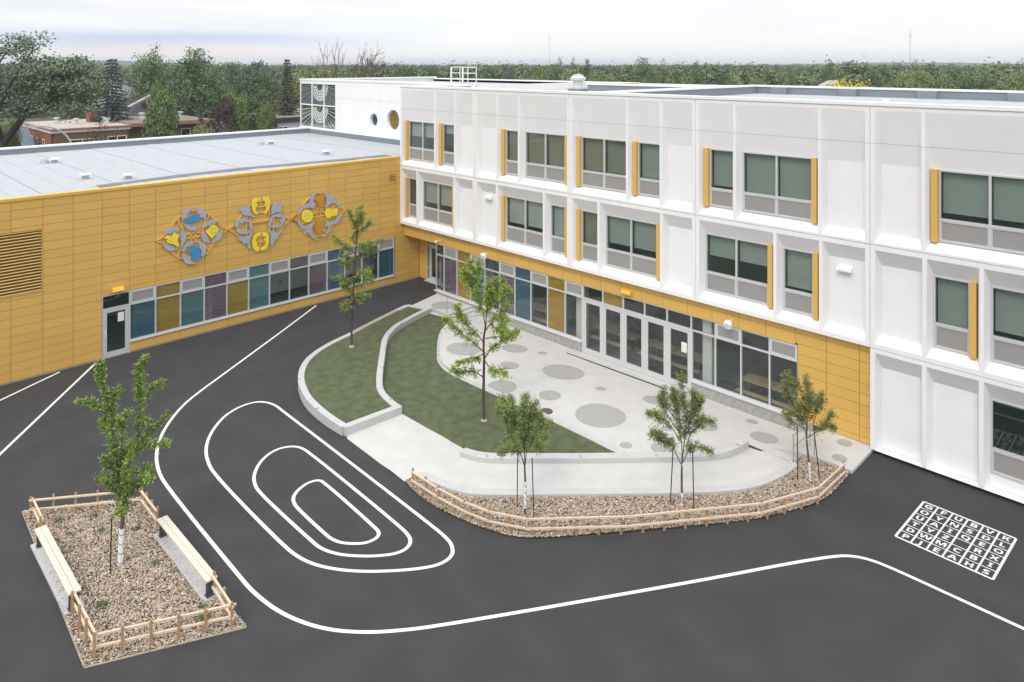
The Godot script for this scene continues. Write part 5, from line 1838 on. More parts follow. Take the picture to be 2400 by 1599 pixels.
func young_tree(called: String, label: String, base: Vector3, o: Vector2, k: float, trunk: Array, limbs: Array, look: Dictionary) -> void:
	# limbs are outlines in the plane across the view, in units of 1/k m from o; each also leans out of that plane
	var rng := RandomNumberGenerator.new()
	rng.seed = int(base.x * 1000) + 7
	var t := thing(called, label, "tree", base, "young trees in the yard")
	var at := func(x: float, y: float, d: float): return RIGHT * (x - o.x) / k + Vector3.UP * (o.y - y) / k + AWAY * d
	var wood := MB.new()
	var crown := MB.new()
	crown.tint = true
	var tp := []
	for i in range(0, trunk.size(), 2):
		tp.append(at.call(trunk[i], trunk[i + 1], 0.0))
	tp[0].y = -0.1
	wood.tube(tp, look.r, look.r1, 8)
	put("trunk", wood, look.bark, t)
	wood = MB.new()
	var spread_out: float = look.spread
	var n := 0
	for lb in limbs:
		var pts := []
		var m: int = lb.size() / 2
		var lean := (rng.randf_range(0.35, 1.0) if n % 2 == 0 else -rng.randf_range(0.35, 1.0)) * spread_out
		if lb == limbs[0]:
			lean *= 0.2
		n += 1
		var len := 0.0
		for i in m:
			var u := float(i) / (m - 1)
			var p: Vector3 = at.call(lb[2 * i], lb[2 * i + 1], lean * u)
			if i > 0:
				p += Vector3(rng.randfn(), rng.randfn(), rng.randfn()) * 0.02
				len += p.distance_to(pts[-1])
			pts.append(p)
		pts = Array(smooth(PackedVector3Array(pts), false, 3))
		wood.tube(pts, look.r1 * 0.62, 0.004, 5)
		var count := int(len * look.twigs)
		for j in count:
			var u := lerpf(look.from, 1.0, pow(rng.randf(), 0.85))
			var f := u * (pts.size() - 1)
			var i := mini(int(f), pts.size() - 2)
			var p: Vector3 = pts[i].lerp(pts[i + 1], f - i)
			var d: Vector3 = (pts[i + 1] - pts[i]).normalized()
			var side := Vector3(rng.randfn(), rng.randfn() * 0.6, rng.randfn()).normalized()
			var td: Vector3 = (d * 0.55 + side * look.out + Vector3.UP * look.up).normalized()
			var tl: float = look.twig * rng.randf_range(0.45, 1.2) * (1.0 if u < 0.8 else 0.75)
			var e: Vector3 = p + td * tl + Vector3.DOWN * look.droop * tl
			wood.tube([p, p.lerp(e, 0.5) + Vector3.UP * look.droop * tl * 0.3, e], 0.005, 0.002, 3)
			var shade := rng.randf_range(0.72, 1.18)
			var young := rng.randf()
			for q in int(look.leaves):
				var s: float = (q + rng.randf()) / look.leaves
				var lp: Vector3 = p.lerp(e, s) + Vector3(rng.randfn(), rng.randfn(), rng.randfn()) * look.fuzz
				var ld := (td * 0.6 + Vector3(rng.randfn(), rng.randfn() * 0.5 - look.hang, rng.randfn())).normalized()
				var nn := (Vector3.UP * 0.9 + Vector3(rng.randfn(), rng.randfn(), rng.randfn()) * 0.6).normalized()
				crown.col = look.a.lerp(look.b, clampf(young * 0.7 + rng.randf() * 0.4, 0, 1)) * (shade * rng.randf_range(0.85, 1.12))
				crown.leaf(lp, ld, nn, look.leaf * rng.randf_range(0.7, 1.25), look.leaf * look.wide)
	put("limbs", wood, look.bark, t)
	put("crown", crown, foliage(Color.WHITE, 0.32), t)
	if look.has("wrap"):
		var b := MB.new()
		var r: float = look.r * 1.12
		b.tube([at.call(trunk[0], trunk[1], 0.0) + Vector3(0, look.wrap[0], 0), (tp[1] - tp[0]).normalized() * look.wrap[1] + at.call(trunk[0], trunk[1], 0.0)], r, r * 0.95, 10)
		put("trunk_wrap", b, M.wrap, t)
		for i in 4:
			b = MB.new()
			var y: float = lerpf(look.wrap[0] + 0.1, look.wrap[1] - 0.1, i / 3.0)
			var ring := []
			var c: Vector3 = at.call(trunk[0], trunk[1], 0.0) + (tp[1] - tp[0]).normalized() * y
			for j in 11:
				ring.append(c + Vector3(cos(TAU * j / 10) * r * 1.03, -0.05 * cos(TAU * j / 10), sin(TAU * j / 10) * r * 1.03))
			b.tube(ring, 0.007, 0.007, 4)
			put("tie", b, M.bark_dark, t)
	else:
		var b := MB.new()
		b.lathe(Vector3(0, -0.02, 0), [[0.13, 0.0], [0.12, 0.05], [0.07, 0.10], [0.045, 0.10]], 12)
		put("root_collar", b, M.sandstone, t)

func yard_trees() -> void:
	young_tree("planter_tree", "forked young tree with two tall leafy spires in the fenced planter", Vector3(14.57, 0.03, 19.26), Vector2(288, 1490), 262.0,
		[288,1490, 300,1250, 312,1080, 314,1000],
		[[312,1100, 290,900, 250,700, 235,520, 190,330, 150,240, 150,150], [315,1080, 340,850, 400,700, 435,540, 450,380, 460,250, 470,150, 498,82], [235,560, 180,540, 130,470, 50,475], [225,470, 150,400, 75,375], [240,480, 230,380, 255,335], [300,820, 310,600, 340,500, 400,420], [270,800, 190,640, 110,590], [400,740, 480,680, 560,665, 625,655], [430,660, 490,590, 560,548], [360,850, 450,870, 522,888], [340,950, 420,940, 470,900], [300,950, 220,890, 165,905], [312,1120, 255,1080], [312,1110, 350,1070], [310,1080, 280,920, 290,760], [320,1060, 370,900, 380,760], [450,400, 490,330, 515,300], [300,1050, 260,950, 240,860], [325,1040, 400,980, 420,880], [440,560, 470,520, 490,500], [312,1130, 300,1120, 280,1110], [280,880, 250,800, 220,720], [345,860, 330,780, 320,720]],
		{"r": 0.062, "r1": 0.04, "spread": 0.45, "twigs": 46.0, "from": 0.04, "out": 0.8, "up": 0.25, "twig": 0.17, "droop": 0.05, "leaves": 11, "fuzz": 0.028, "hang": 0.1, "leaf": 0.072, "wide": 0.55, "a": Color(0.12, 0.20, 0.035), "b": Color(0.30, 0.41, 0.075), "bark": M.bark, "wrap": [0.0, 0.92]})
	young_tree("lawn_tree", "slender feathery young tree on the raised lawn in front of the yellow wall", Vector3(6.73, 0.17, 7.50), Vector2(358, 1490), 223.0,
		[358,1490, 355,1300, 362,1150, 370,950, 385,800, 392,600, 405,450, 412,330],
		[[412,330, 410,280, 430,200, 450,90], [365,1060, 330,1020, 312,1040], [368,980, 300,930, 230,905], [370,990, 450,1000, 540,945], [375,900, 450,880, 540,830], [380,850, 300,800, 210,760], [385,770, 330,700, 200,650], [385,760, 470,740, 570,720], [392,600, 470,580, 570,570], [392,560, 300,480, 180,350], [398,500, 500,520, 630,460], [405,440, 480,480, 570,400], [400,470, 350,420, 375,380], [410,320, 380,230, 352,120], [412,350, 490,320, 520,270], [412,300, 470,200, 480,130], [378,880, 320,860, 280,890], [388,650, 340,600, 300,560], [368,1020, 400,1030, 430,1010]],
		{"r": 0.05, "r1": 0.03, "spread": 0.75, "twigs": 34.0, "from": 0.12, "out": 0.8, "up": 0.15, "twig": 0.32, "droop": 0.25, "leaves": 17, "fuzz": 0.04, "hang": 0.3, "leaf": 0.095, "wide": 0.36, "a": Color(0.13, 0.20, 0.04), "b": Color(0.30, 0.37, 0.075), "bark": M.bark_brown})
	young_tree("lawn_tree", "tall open young tree on the long lawn in front of the hall windows", Vector3(15.67, 0.06, 7.70), Vector2(527, 1520), 258.0,
		[527,1520, 522,1300, 524,1100, 528,950, 522,850, 525,750, 540,650],
		[[540,650, 520,520, 490,430, 440,200, 400,60], [520,1115, 470,1065, 400,1030, 320,1010, 240,960], [518,880, 440,820, 340,770, 250,690, 180,620], [525,800, 470,720, 400,620, 330,520, 290,400], [535,940, 590,870, 660,820, 740,800, 870,725], [530,960, 600,1010, 680,990, 732,970], [540,690, 600,640, 680,560, 765,505], [545,660, 560,500, 620,400, 660,300, 640,170], [620,420, 700,420, 785,340], [540,760, 640,720, 720,690, 815,620], [480,420, 420,330, 350,190], [560,520, 560,380, 570,190], [455,260, 470,170, 470,90], [522,900, 450,900, 300,890], [640,380, 700,330, 700,260], [680,570, 700,520, 740,560], [410,630, 350,600, 270,560], [440,220, 380,140, 360,90], [430,300, 380,260, 335,190], [560,460, 600,350, 590,230], [640,720, 680,640, 700,560], [600,640, 660,640, 740,620]],
		{"r": 0.055, "r1": 0.036, "spread": 0.95, "twigs": 27.0, "from": 0.22, "out": 0.8, "up": 0.1, "twig": 0.28, "droop": 0.3, "leaves": 15, "fuzz": 0.035, "hang": 0.45, "leaf": 0.105, "wide": 0.36, "a": Color(0.14, 0.225, 0.035), "b": Color(0.36, 0.46, 0.07), "bark": M.bark_brown})
	var small := {"r": 0.036, "r1": 0.026, "spread": 0.62, "twigs": 62.0, "from": 0.30, "out": 1.0, "up": 0.1, "twig": 0.22, "droop": 0.1, "leaves": 14, "fuzz": 0.035, "hang": 0.15, "leaf": 0.072, "wide": 0.34, "a": Color(0.12, 0.18, 0.05), "b": Color(0.31, 0.38, 0.11), "bark": M.bark, "wrap": [0.18, 0.92]}
	young_tree("small_tree", "dense round young tree with white wrapped trunk, leftmost in the curved bark bed", Vector3(20.41, 0.05, 10.47), Vector2(495, 1490), 405.0,
		[495,1490, 497,1100, 490,950],
		[[492,930, 480,760, 470,600, 400,400, 330,140], [490,950, 450,790, 400,680, 300,640, 220,670], [495,950, 540,740, 620,650, 700,580, 770,530], [485,800, 520,500, 560,300, 600,130], [450,780, 330,600, 250,450, 170,340], [540,740, 600,560, 680,400, 640,260], [480,700, 350,430, 220,200], [500,700, 480,450, 480,140], [440,760, 350,700, 280,720], [560,700, 600,620, 660,640], [480,650, 420,520, 300,380], [520,600, 600,460, 700,480], [470,560, 520,380, 500,240], [400,500, 300,300, 280,180]], small)
	var s2 := small.duplicate()
	s2.twigs = 48.0
	s2.a = Color(0.12, 0.17, 0.05)
	s2.b = Color(0.27, 0.32, 0.10)
	s2.wrap = [0.0, 0.36]
	young_tree("small_tree", "airy vase-shaped young tree with short white wrap, middle of the curved bark bed", Vector3(23.30, 0.05, 6.95), Vector2(580, 1490), 397.0,
		[580,1490, 578,1150, 580,1040],
		[[578,1020, 570,800, 540,560, 500,350, 480,150], [575,1030, 500,880, 440,760, 380,700, 200,620], [582,1010, 610,820, 650,600, 640,400, 620,100], [585,1010, 632,850, 640,790, 700,740, 890,770], [632,830, 700,700, 800,640, 900,580], [560,760, 440,560, 300,430, 190,350], [600,780, 720,520, 850,360], [590,700, 740,330, 750,170], [540,640, 400,420, 380,200], [440,760, 300,620, 210,540], [560,600, 560,400, 540,250], [650,640, 760,480, 880,430], [500,500, 400,330, 330,280], [650,560, 700,300, 690,140]], s2)
	var s3 := small.duplicate()
	s3.twigs = 38.0
	s3.spread = 0.45
	s3.a = Color(0.12, 0.16, 0.045)
	s3.b = Color(0.29, 0.29, 0.08)
	s3.wrap = [0.0, 0.55]
	young_tree("small_tree", "thin small young tree with white wrapped trunk beside the raised pad", Vector3(25.37, 0.05, 3.07), Vector2(1413, 1560), 451.0,
		[1413,1560, 1400,1330, 1380,1150, 1365,1000],
		[[1365,990, 1350,750, 1300,450, 1250,200], [1365,1000, 1330,850, 1240,680, 1130,560, 1050,600], [1368,980, 1400,700, 1440,400, 1410,150], [1370,980, 1470,860, 1560,700, 1670,540], [1350,800, 1200,520, 1120,400, 1100,250], [1400,750, 1520,520, 1560,330], [1330,850, 1180,760, 1080,690], [1450,870, 1600,780, 1680,760], [1300,500, 1150,260, 1115,110], [1380,700, 1380,500, 1340,300], [1450,800, 1540,620, 1600,520], [1345,780, 1250,560, 1200,420]], s3)

# -- background trees: a few prototypes, each a trunk and a crown, scaled and turned
var proto := {}

func clump_crown(rng: RandomNumberGenerator, b: MB, blobs: Array, clumps: int, per: int, leaf: float, size: float, droop := 0.0) -> Array:
	# blobs: [centre, radii]; returns the clump centres, for the limbs
	var weights := []
	var total := 0.0
	for e in blobs:
		total += e[1].x * e[1].z + e[1].x * e[1].y
		weights.append(total)
	var heads := []
	b.tint = true
	for i in clumps:
		var pick := rng.randf() * total
		var j := 0
		while weights[j] < pick:
			j += 1
		var d := Vector3(rng.randfn(), rng.randfn(), rng.randfn()).normalized()
		if d.y < -0.35:
			d.y *= 0.4
		var p: Vector3 = blobs[j][0] + d.normalized() * blobs[j][1] * pow(rng.randf(), 0.38)
		heads.append(p)
		var tone := rng.randf_range(0.62, 1.22)
		var hue := rng.randf_range(-0.1, 0.14)
		var up := (d * 0.8 + Vector3.UP * 0.7).normalized()
		for k in per:
			var q := p + Vector3(rng.randfn() * size, rng.randfn() * size * 0.6, rng.randfn() * size)
			var ld := Vector3(rng.randfn(), rng.randfn() * 0.5 - droop, rng.randfn()).normalized()
			var nn := (up + Vector3(rng.randfn(), rng.randfn(), rng.randfn()) * 0.55).normalized()
			var s := tone * rng.randf_range(0.8, 1.2)
			b.col = Color(s * (1.0 + hue), s, s * (1.0 - hue))
			b.leaf(q, ld, nn, leaf * rng.randf_range(0.7, 1.3), leaf * 0.62)
	return heads

func make_proto(called: String, s: int, blobs: Array, clumps: int, per: int, leaf: float, size: float, fork: float, r: float, droop := 0.0) -> void:
	var rng := RandomNumberGenerator.new()
	rng.seed = s
	var crown := MB.new()
	var heads := clump_crown(rng, crown, blobs, clumps, per, leaf, size, droop)
	var wood := MB.new()
	wood.tube([Vector3(0, -0.3, 0), Vector3(0.05, fork * 0.5, 0.02), Vector3(0, fork, 0)], r, r * 0.75, 8)
	for e in blobs:
		var c: Vector3 = e[0]
		var hub := Vector3(c.x * 0.25, lerpf(fork, c.y, 0.35), c.z * 0.25)
		wood.tube([Vector3(0, fork * 0.92, 0), hub, c], r * 0.5, r * 0.12, 5)
		for i in 7:
			var h: Vector3 = heads[rng.randi() % heads.size()]
			if h.distance_to(c) < e[1].length():
				wood.tube([hub.lerp(c, rng.randf()), c.lerp(h, 0.6) + Vector3.DOWN * 0.2, h], r * 0.16, 0.015, 3)
	proto[called] = [wood.mesh(), crown.mesh()]

func prototypes() -> void:
	make_proto("broad", 1, [[Vector3(0, 6.6, 0), Vector3(2.6, 2.4, 2.6)], [Vector3(-1.7, 5.2, 0.6), Vector3(1.7, 1.8, 1.8)], [Vector3(1.8, 5.3, -0.5), Vector3(1.8, 1.7, 1.8)], [Vector3(0.5, 8.1, 0.3), Vector3(1.5, 1.6, 1.5)], [Vector3(0.1, 4.4, 1.5), Vector3(1.9, 1.4, 1.6)], [Vector3(-0.4, 4.4, -1.6), Vector3(1.8, 1.4, 1.6)]], 340, 26, 0.27, 0.36, 2.6, 0.26)
	make_proto("lobed", 2, [[Vector3(-0.9, 7.6, 0), Vector3(1.5, 1.9, 1.6)], [Vector3(1.1, 8.0, 0.4), Vector3(1.4, 1.8, 1.4)], [Vector3(-2.1, 5.6, 0.3), Vector3(1.4, 1.5, 1.5)], [Vector3(2.2, 5.8, -0.3), Vector3(1.5, 1.6, 1.5)], [Vector3(0.2, 5.4, 1.4), Vector3(1.6, 1.6, 1.4)], [Vector3(0, 5.2, -1.5), Vector3(1.6, 1.5, 1.4)], [Vector3(0.2, 6.3, 0), Vector3(1.8, 1.6, 1.6)]], 300, 26, 0.27, 0.33, 2.8, 0.24)
	make_proto("round", 3, [[Vector3(0, 5.4, 0), Vector3(3.0, 3.4, 3.0)], [Vector3(0.6, 7.6, 0), Vector3(1.9, 1.9, 1.9)], [Vector3(-1.2, 3.6, 0.8), Vector3(2.1, 1.9, 2.0)], [Vector3(1.4, 3.4, -0.6), Vector3(2.0, 1.8, 2.0)]], 360, 24, 0.27, 0.34, 1.6, 0.22)
	make_proto("willow", 4, [[Vector3(0, 6.8, 0), Vector3(2.6, 2.4, 2.6)], [Vector3(-1.6, 4.4, 0.4), Vector3(1.5, 2.6, 1.5)], [Vector3(1.5, 4.2, 0.3), Vector3(1.6, 2.6, 1.5)], [Vector3(0.2, 4.0, 1.4), Vector3(1.6, 2.4, 1.3)], [Vector3(-0.1, 8.4, 0.2), Vector3(1.5, 1.3, 1.5)]], 320, 24, 0.34, 0.32, 2.0, 0.22, 0.9)
	make_proto("bush", 5, [[Vector3(0, 4.6, 0), Vector3(3.2, 4.4, 3.2)], [Vector3(-1.4, 6.8, 0.3), Vector3(1.8, 2.4, 1.8)], [Vector3(1.5, 6.2, -0.3), Vector3(1.8, 2.4, 1.8)]], 300, 24, 0.34, 0.4, 0.8, 0.12)
	make_proto("loose", 6, [[Vector3(0, 5.2, 0), Vector3(2.8, 2.6, 2.8)], [Vector3(-1.8, 7.4, 0.2), Vector3(1.2, 2.0, 1.2)], [Vector3(0.4, 8.2, 0.4), Vector3(1.0, 1.9, 1.0)], [Vector3(1.9, 6.8, -0.2), Vector3(1.2, 2.0, 1.2)], [Vector3(0.8, 3.6, 1.2), Vector3(2.0, 1.6, 1.6)]], 190, 22, 0.25, 0.3, 1.8, 0.2)
	make_proto("far", 7, [[Vector3(0, 5.6, 0), Vector3(3.4, 3.6, 3.4)], [Vector3(1.2, 7.6, 0.3), Vector3(2.0, 2.0, 2.0)], [Vector3(-1.5, 6.6, -0.4), Vector3(2.0, 2.2, 2.0)], [Vector3(0, 2.4, 0), Vector3(3.0, 2.2, 3.0)]], 120, 14, 0.62, 0.55, 1.5, 0.25)
	# spruce
	var rng := RandomNumberGenerator.new()
	rng.seed = 21
	var crown := MB.new()
	crown.tint = true
	var wood := MB.new()
	wood.tube([Vector3(0, -0.3, 0), Vector3(0, 10.0, 0)], 0.16, 0.02, 7)
	for lv in 34:
		var y := 0.7 + 9.2 * lv / 33.0
		var reach := 2.25 * pow(1.0 - (y - 0.4) / 9.9, 0.85) + 0.12
		for k in (9 if reach > 1.0 else 6):
			var t := TAU * (k + rng.randf()) / 9.0 if reach > 1.0 else TAU * (k + rng.randf()) / 6.0
			var len := reach * rng.randf_range(0.7, 1.12)
			var out := Vector3(cos(t), 0, sin(t))
			var a := Vector3(0, y, 0)
			var e := a + out * len + Vector3(0, -0.22 * len + 0.05, 0)
			wood.tube([a, a.lerp(e, 0.5) + Vector3(0, -0.03, 0), e], 0.03, 0.008, 3)
			var tone := rng.randf_range(0.62, 1.15)
			var n := int(9 + len * 16)
			for q in n:
				var u := pow((q + rng.randf()) / n, 0.8)
				var p := a.lerp(e, u)
				var side := out.cross(Vector3.UP) * rng.randfn() * 0.16 * len * (1.1 - 0.6 * u)
				p += side + Vector3(0, -absf(rng.randfn()) * 0.07, 0)
				var ld := (out * 0.8 + side.normalized() * 0.6 + Vector3(0, rng.randf_range(-0.75, 0.15), 0)).normalized()
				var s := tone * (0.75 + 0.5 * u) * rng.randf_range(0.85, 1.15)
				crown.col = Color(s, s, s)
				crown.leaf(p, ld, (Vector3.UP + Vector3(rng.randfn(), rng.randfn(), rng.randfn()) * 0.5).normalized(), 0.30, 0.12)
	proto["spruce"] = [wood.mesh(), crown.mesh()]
	# bare tree with a haze of buds
	rng.seed = 31
	wood = MB.new()
	crown = MB.new()
	crown.tint = true
	var todo := [[Vector3(0, -0.3, 0), Vector3(0, 1, 0), 2.0, 0.24, 0]]
	while todo.size():
		var e: Array = todo.pop_back()
		var p: Vector3 = e[0]
		var d: Vector3 = e[1]
		var len: float = e[2]
		var r: float = e[3]
		var lv: int = e[4]
		var mid := p + d * len * 0.5 + Vector3(rng.randfn(), rng.randfn(), rng.randfn()) * len * 0.05
		var d2 := (d + Vector3(0, 0.12, 0) + Vector3(rng.randfn(), rng.randfn(), rng.randfn()) * 0.08).normalized()
		var end := mid + d2 * len * 0.5
		wood.tube([p, mid, end], r * 1.25, r * 0.9, 6 if lv < 2 else 4 if lv < 4 else 3)
		if lv >= 5:
			for q in 3:
				crown.col = Color(1, 1, 1) * rng.randf_range(0.7, 1.2)
				crown.leaf(end + Vector3(rng.randfn(), rng.randfn(), rng.randfn()) * 0.12, Vector3(rng.randfn(), rng.randfn(), rng.randfn()).normalized(), Vector3.UP, 0.10, 0.06)
			continue
		var kids: int = [6, 3, 3, 3, 3][lv]
		for k in kids:
			var t := TAU * (k + rng.randf() * 0.7) / kids
			var off := d2.cross(Vector3(0.3, 0.1, 0.9)).normalized().rotated(d2, t)
			var ang: float = [0.62, 0.42, 0.48, 0.5, 0.55][lv] * rng.randf_range(0.6, 1.25)
			var nd := (d2 * cos(ang) + off * sin(ang)).normalized()
			todo.append([end if k == 0 or lv == 0 else p.lerp(end, rng.randf_range(0.55, 1.0)), nd, len * ([1.15, 0.78, 0.74, 0.72, 0.68][lv]) * rng.randf_range(0.8, 1.15), r * (0.52 if lv < 1 else 0.6), lv + 1])
	proto["bare"] = [wood.mesh(), crown.mesh()]

var leaf_tint := {}
func tint_of(c: Color) -> Material:
	var key := c.to_html()
	if not leaf_tint.has(key):
		var m := foliage(c.linear_to_srgb(), 0.25)
		leaf_tint[key] = m
	return leaf_tint[key]

func grow(kind: String, called: String, label: String, x: float, z: float, h: float, w: float, turn: float, c: Color, group := "trees beyond the school", bark: Material = null) -> void:
	var t := thing(called, label, "tree" if not called.ends_with("shrub") else "shrub", Vector3(x, -0.4, z), group)
	t.rotation.y = turn
	var nominal: float = {"broad": 7.0, "lobed": 7.2, "round": 6.6, "willow": 6.2, "bush": 6.8, "loose": 6.6, "far": 7.4, "spruce": 4.5, "bare": 9.0}[kind]
	var tall: float = {"broad": 9.6, "lobed": 9.8, "round": 9.4, "willow": 9.6, "bush": 9.4, "loose": 9.8, "far": 9.4, "spruce": 10.0, "bare": 9.4}[kind]
	t.scale = Vector3(w / nominal, (h + 0.4) / tall, w / nominal)
	put_mesh("trunk", proto[kind][0], bark if bark else M.bark_dark, t)
	put_mesh("crown", proto[kind][1], tint_of(c), t)

# ---------------------------------------------------------------- the neighbourhood
func leaning_tree() -> void:
	var t := thing("leaning_tree", "big leaning tree with layered grey-green leaves at the left edge", "tree", Vector3(-36.0, -0.35, 14.6))
	var o := t.position
	var rng := RandomNumberGenerator.new()
	rng.seed = 91
	var blobs := []
	var raw := pv([-34.8,13.9,13.0, -33.4,14.4,11.6, -33.8,12.7,12.0, -32.1,12.6,10.3, -30.9,12.6,9.0, -34.3,10.7,12.5, -32.4,11.3,10.6, -30.7,11.2,8.9, -32.6,9.7,10.8, -31.0,9.4,9.2, -34.4,9.0,12.6, -36.4,12.0,14.6, -35.4,10.4,15.2, -35.0,11.6,10.6, -33.2,10.4,8.9])
	var size := [1.9, 1.15, 1.2, 0.9,  1.1, 0.95, 2.1, 1.0, 1.7, 0.7, 0.95, 0.8, 2.3, 1.4, 2.0, 1.1, 1.4, 1.1, 2.1, 1.0, 1.5, 0.85, 1.9, 1.0, 2.0, 1.9, 1.8, 1.6, 1.8, 1.1, 1.6, 1.0]
	for i in raw.size():
		blobs.append([raw[i] - o, Vector3(size[2 * i], size[2 * i + 1], size[2 * i])])
	var crown := MB.new()
	var heads := clump_crown(rng, crown, blobs, 560, 24, 0.25, 0.34)
	var wood := MB.new()
	var trunk := [Vector3(0, -0.3, 0), Vector3(0.4, 3.6, -0.5), Vector3(0.9, 6.7, -1.3), Vector3(2.0, 8.9, -2.5), Vector3(3.4, 10.2, -4.2), Vector3(4.8, 11.3, -5.6)]
	wood.tube(trunk, 0.42, 0.10, 8)
	put("trunk", wood, M.bark_dark, t)
	wood = MB.new()
	for e in [[1, [Vector3(0.2, 7.0, 0.2), Vector3(0.6, 10.5, 0.1), Vector3(1.4, 14.0, -1.4)]], [1, [Vector3(-0.3, 6.8, 0.6), Vector3(0.2, 10.6, 0.5)]], [2, [Vector3(1.6, 9.0, -0.8), Vector3(2.2, 12.0, -1.8), Vector3(2.6, 14.2, -3.0)]], [3, [Vector3(3.0, 9.6, -3.6), Vector3(4.4, 9.6, -5.2)]], [3, [Vector3(2.8, 11.6, -3.0), Vector3(4.2, 12.6, -4.6)]]]:
		var pts := [trunk[e[0]]]
		pts.append_array(e[1])
		wood.tube(Array(smooth(PackedVector3Array(pts), false, 3)), 0.2, 0.05, 6)
	for e in blobs:
		for k in 6:
			var h: Vector3 = heads[rng.randi() % heads.size()]
			if h.distance_to(e[0]) < 2.2:
				wood.tube([e[0] + Vector3.DOWN * 0.5, e[0].lerp(h, 0.6), h], 0.05, 0.012, 3)
	put("limbs", wood, M.bark_dark, t)
	put("crown", crown, tint_of(Color(0.16, 0.215, 0.135)), t)

func house_window(parent: Node, kind: int, plane: float, a0: float, a1: float, y0: float, y1: float, bars := 1, rail := false) -> void:
	var f := func(p, y, d): return Vector3(plane + d, y, p) if kind == 0 else Vector3(p, y, plane + d)
	var bx := func(b: MB, p0, p1, u0, u1, d0, d1):
		var u: Vector3 = f.call(p0, u0, d0)
		var v: Vector3 = f.call(p1, u1, d1)
		b.box(u.min(v), u.max(v))
	var w := part("window", parent)
	var b := MB.new()
	var t := 0.09
	bx.call(b, a0, a0 + t, y0, y1, -0.05, 0.05)
	bx.call(b, a1 - t, a1, y0, y1, -0.05, 0.05)
	bx.call(b, a0 + t, a1 - t, y0, y0 + t, -0.05, 0.049)
	bx.call(b, a0 + t, a1 - t, y1 - t, y1, -0.05, 0.049)
	for i in range(1, bars + 1):
		var m := lerpf(a0, a1, float(i) / (bars + 1))
		bx.call(b, m - 0.04, m + 0.04, y0 + t, y1 - t, -0.05, 0.045)
	if rail:
		bx.call(b, a0 + t, a1 - t, (y0 + y1) * 0.5 - 0.03, (y0 + y1) * 0.5 + 0.03, -0.05, 0.04)
	bx.call(b, a0 - 0.05, a1 + 0.05, y0 - 0.07, y0 - 0.001, -0.02, 0.1)
	put("frame", b, M.pvc, w)
	for i in bars + 1:
		var p := lerpf(a0, a1, float(i) / (bars + 1)) + (t if i == 0 else 0.04)
		var q := lerpf(a0, a1, float(i + 1) / (bars + 1)) - (t if i == bars else 0.04)
		b = MB.new()
		bx.call(b, p, q, y0 + t, y1 - t, 0.0, 0.02)
		put("pane", b, M.pane_dark, w)

func roof_pipe(t: Node, at: Vector3, k: float) -> void:
	var b := MB.new()
	b.box(at + Vector3(-0.3, 0, -0.3) * k, at + Vector3(0.3, 0.22, 0.3) * k)
	b.lathe(at + Vector3(0, 0.22, 0) * k, [[0.22 * k, 0.0], [0.22 * k, 0.3 * k], [0.36 * k, 0.36 * k], [0.36 * k, 0.52 * k], [0.0, 0.56 * k]], 10)
	put("roof_vent", b, M.galv, t)

